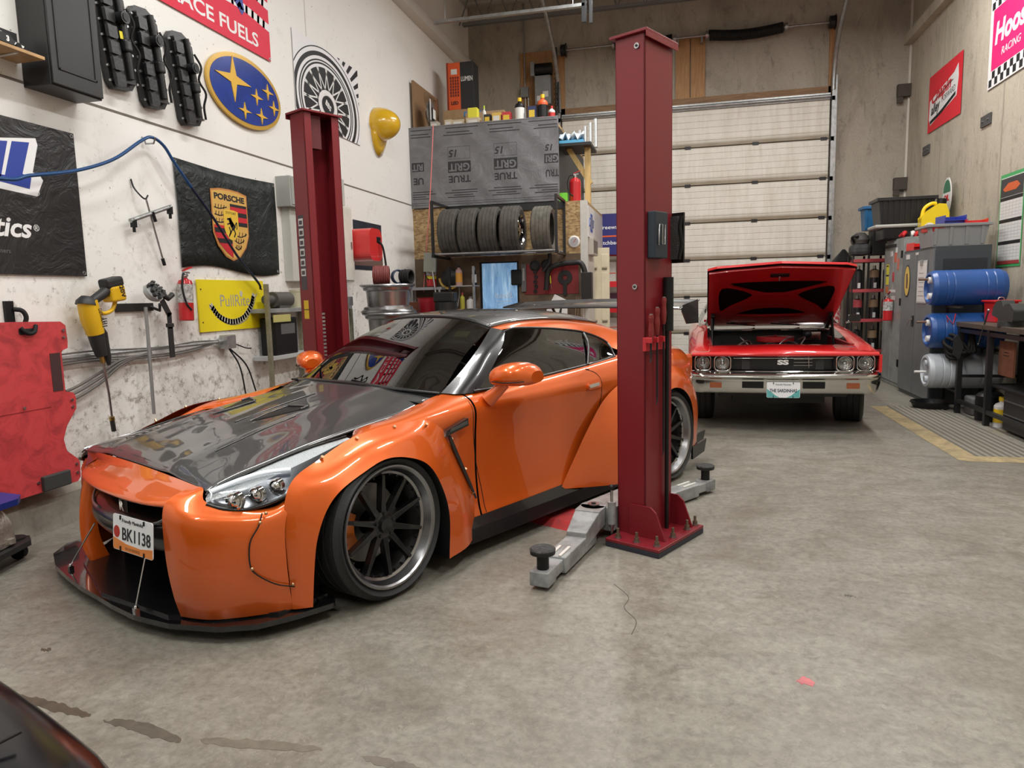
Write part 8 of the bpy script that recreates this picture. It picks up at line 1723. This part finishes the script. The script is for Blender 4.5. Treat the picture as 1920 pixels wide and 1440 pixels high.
G().prism([(-.04, -.10), (.02, -.16), (.06, -.02), (.0, .12), (-.04, .08)], -.01, .02, mat('vinyl_glove', (.03, .03, .032), .3), M=frame((-.05, -.14, .2), (1, 0, 0), (0, 0, 1), (0, -1, 0))).build('strap', t, bevel=.008); G().tube([(-.10, .0, .42), (-.13, -.02, .52), (-.06, -.02, .42), (-.04, -.02, .54)], .007, mat('clamp_red', (.5, .02, .03), .4), 6).build('red_clamp', t)
bottle('oil_drum', 'small black drum with a white mark on the floor under the bench', (3.13, 8.30, 0), .13, .38, black_plastic, black_plastic, None, 'drum'); box_thing('battery_box', 'grey plastic box on the floor under the far end of the bench', 'box', (3.18, 8.66, 0), (.26, .24, .20), mat('box_smoke', (.16, .16, .16), .5), bevel=.02)
bottle('antifreeze_jug', 'white jug with a yellow label on the floor under the bench', (3.10, 7.93, .0), .07, .30, m_lab, m_ycap, m_ycap, 'jug')
t = thing('fan_heater', 'tilted dark fan cover leaning on the wall above the work bench', 'fan', (3.46, 8.08, 1.01)); G().bb(-.03, .03, -.20, .20, 0, .50, m_tk).build('frame', t, rot=(0, .35, 0), bevel=.02); G().bb(-.035, -.03, -.15, .15, .06, .44, mat('fan_red', (.12, .02, .03), .5)).build('grille', t, rot=(0, .35, 0))
# ---- anti-fatigue mat with its yellow ramp
t = thing('floor_mat', 'ribbed grey anti-fatigue mat with a yellow sloping edge in front of the bench', 'floor mat', (2.55, 7.75, 0)); sm = NT('mat_grey'); tc = sm.n('TexCoord'); w = sm.n('TexWave', Scale=5.2, wave_type='BANDS', bands_direction='X'); sm.l(tc.outputs['Object'], w.inputs['Vector']); sm.l(sm.ramp(w.outputs['Fac'], [(.3, (.12, .11, .09)), (.6, (.24, .22, .18))]), sm.b.inputs['Base Color']); sm.b.inputs['Roughness'].default_value = .7; sm.bump(w.outputs['Fac'], .6, .01)
G().bb(-.20, .33, -1.30, 1.36, 0, .014, sm.m).build('tiles', t); sy = NT('mat_yellow'); nn = sy.noise(sy.n('TexCoord').outputs['Object'], 4, 7, .75, 1.0); sy.l(sy.ramp(nn, [(.35, (.21, .17, .10)), (.6, (.40, .31, .16))]), sy.b.inputs['Base Color']); sy.b.inputs['Roughness'].default_value = .6
g = G(); g.add([(-.36, -1.40, .002), (-.36, 1.40, .002), (-.20, 1.36, .014), (-.20, -1.30, .014)], [(0, 3, 2, 1)], sy.m); g.add([(-.36, -1.40, .002), (-.28, -1.45, .002), (.33, -1.45, .002), (.33, -1.30, .014), (-.20, -1.30, .014)], [(0, 1, 2, 3, 4)], sy.m); g.build('yellow_ramp', t)
# stains and marks on the floor
def stain(label, pts, c, seed, rough=.5):
    s_ = mat('stain_%d' % seed, c, rough, noise=.3, nscale=20); r_ = random.Random(seed); P = []
    for i, p in enumerate(crom([(x, y, 0) for x, y in pts], len(pts) * 7, True)): k = 1 + r_.uniform(-.0035, .0035); P.append((p.x * k, p.y * k))
    g = G(); g.prism(P, .0003, .0009, s_); return tag(g.build('floor_stain'), label, 'stain')
stain('long brown oil streak on the floor nearest the black car nose', [(-2.55, 1.95), (-2.36, 1.965), (-2.22, 1.955), (-2.10, 1.935), (-2.01, 1.915), (-2.03, 1.895), (-2.15, 1.90), (-2.30, 1.92), (-2.5, 1.91)], (.085, .065, .045), 1)
stain('dark brown oil streak in the middle of the three streaks', [(-1.93, 1.885), (-1.86, 1.91), (-1.78, 1.905), (-1.64, 1.875), (-1.59, 1.84), (-1.70, 1.84), (-1.81, 1.862)], (.10, .085, .065), 2)
stain('faint brown streak right of the darker oil streaks', [(-1.53, 1.87), (-1.38, 1.895), (-1.20, 1.905), (-1.11, 1.895), (-1.25, 1.86), (-1.46, 1.845)], (.16, .14, .11), 3)
stain('faint dark streak at the bottom edge of the open floor', [(-.96, 1.89), (-.84, 1.89), (-.76, 1.87), (-.84, 1.855), (-.94, 1.87)], (.15, .13, .105), 5)
stain('small brown spot on the floor left of the oil streaks', [(-2.60, 2.27), (-2.57, 2.285), (-2.55, 2.265), (-2.58, 2.255)], (.10, .075, .055), 6)
stain('small dark chip mark on the open floor', [(.74, 3.43), (.77, 3.43), (.785, 3.41), (.75, 3.405)], (.09, .085, .07), 7)
stain('small pink paint dab on the open floor', [(.41, 2.60), (.44, 2.635), (.475, 2.61), (.455, 2.575)], (.50, .14, .15), 4)
t = thing('floor_crack', 'thin winding crack in the concrete in front of the lift column base', 'crack', (0, 0, 0)); G().tube([(-.32, 3.36, .0), (-.24, 3.22, .0), (-.25, 3.10, .0), (-.19, 2.98, .0), (-.20, 2.85, .0)], .0022, mat('crack_dark', (.10, .09, .075), .9), 4, sub=24).build('crack', t)
bpy.context.view_layer.update()
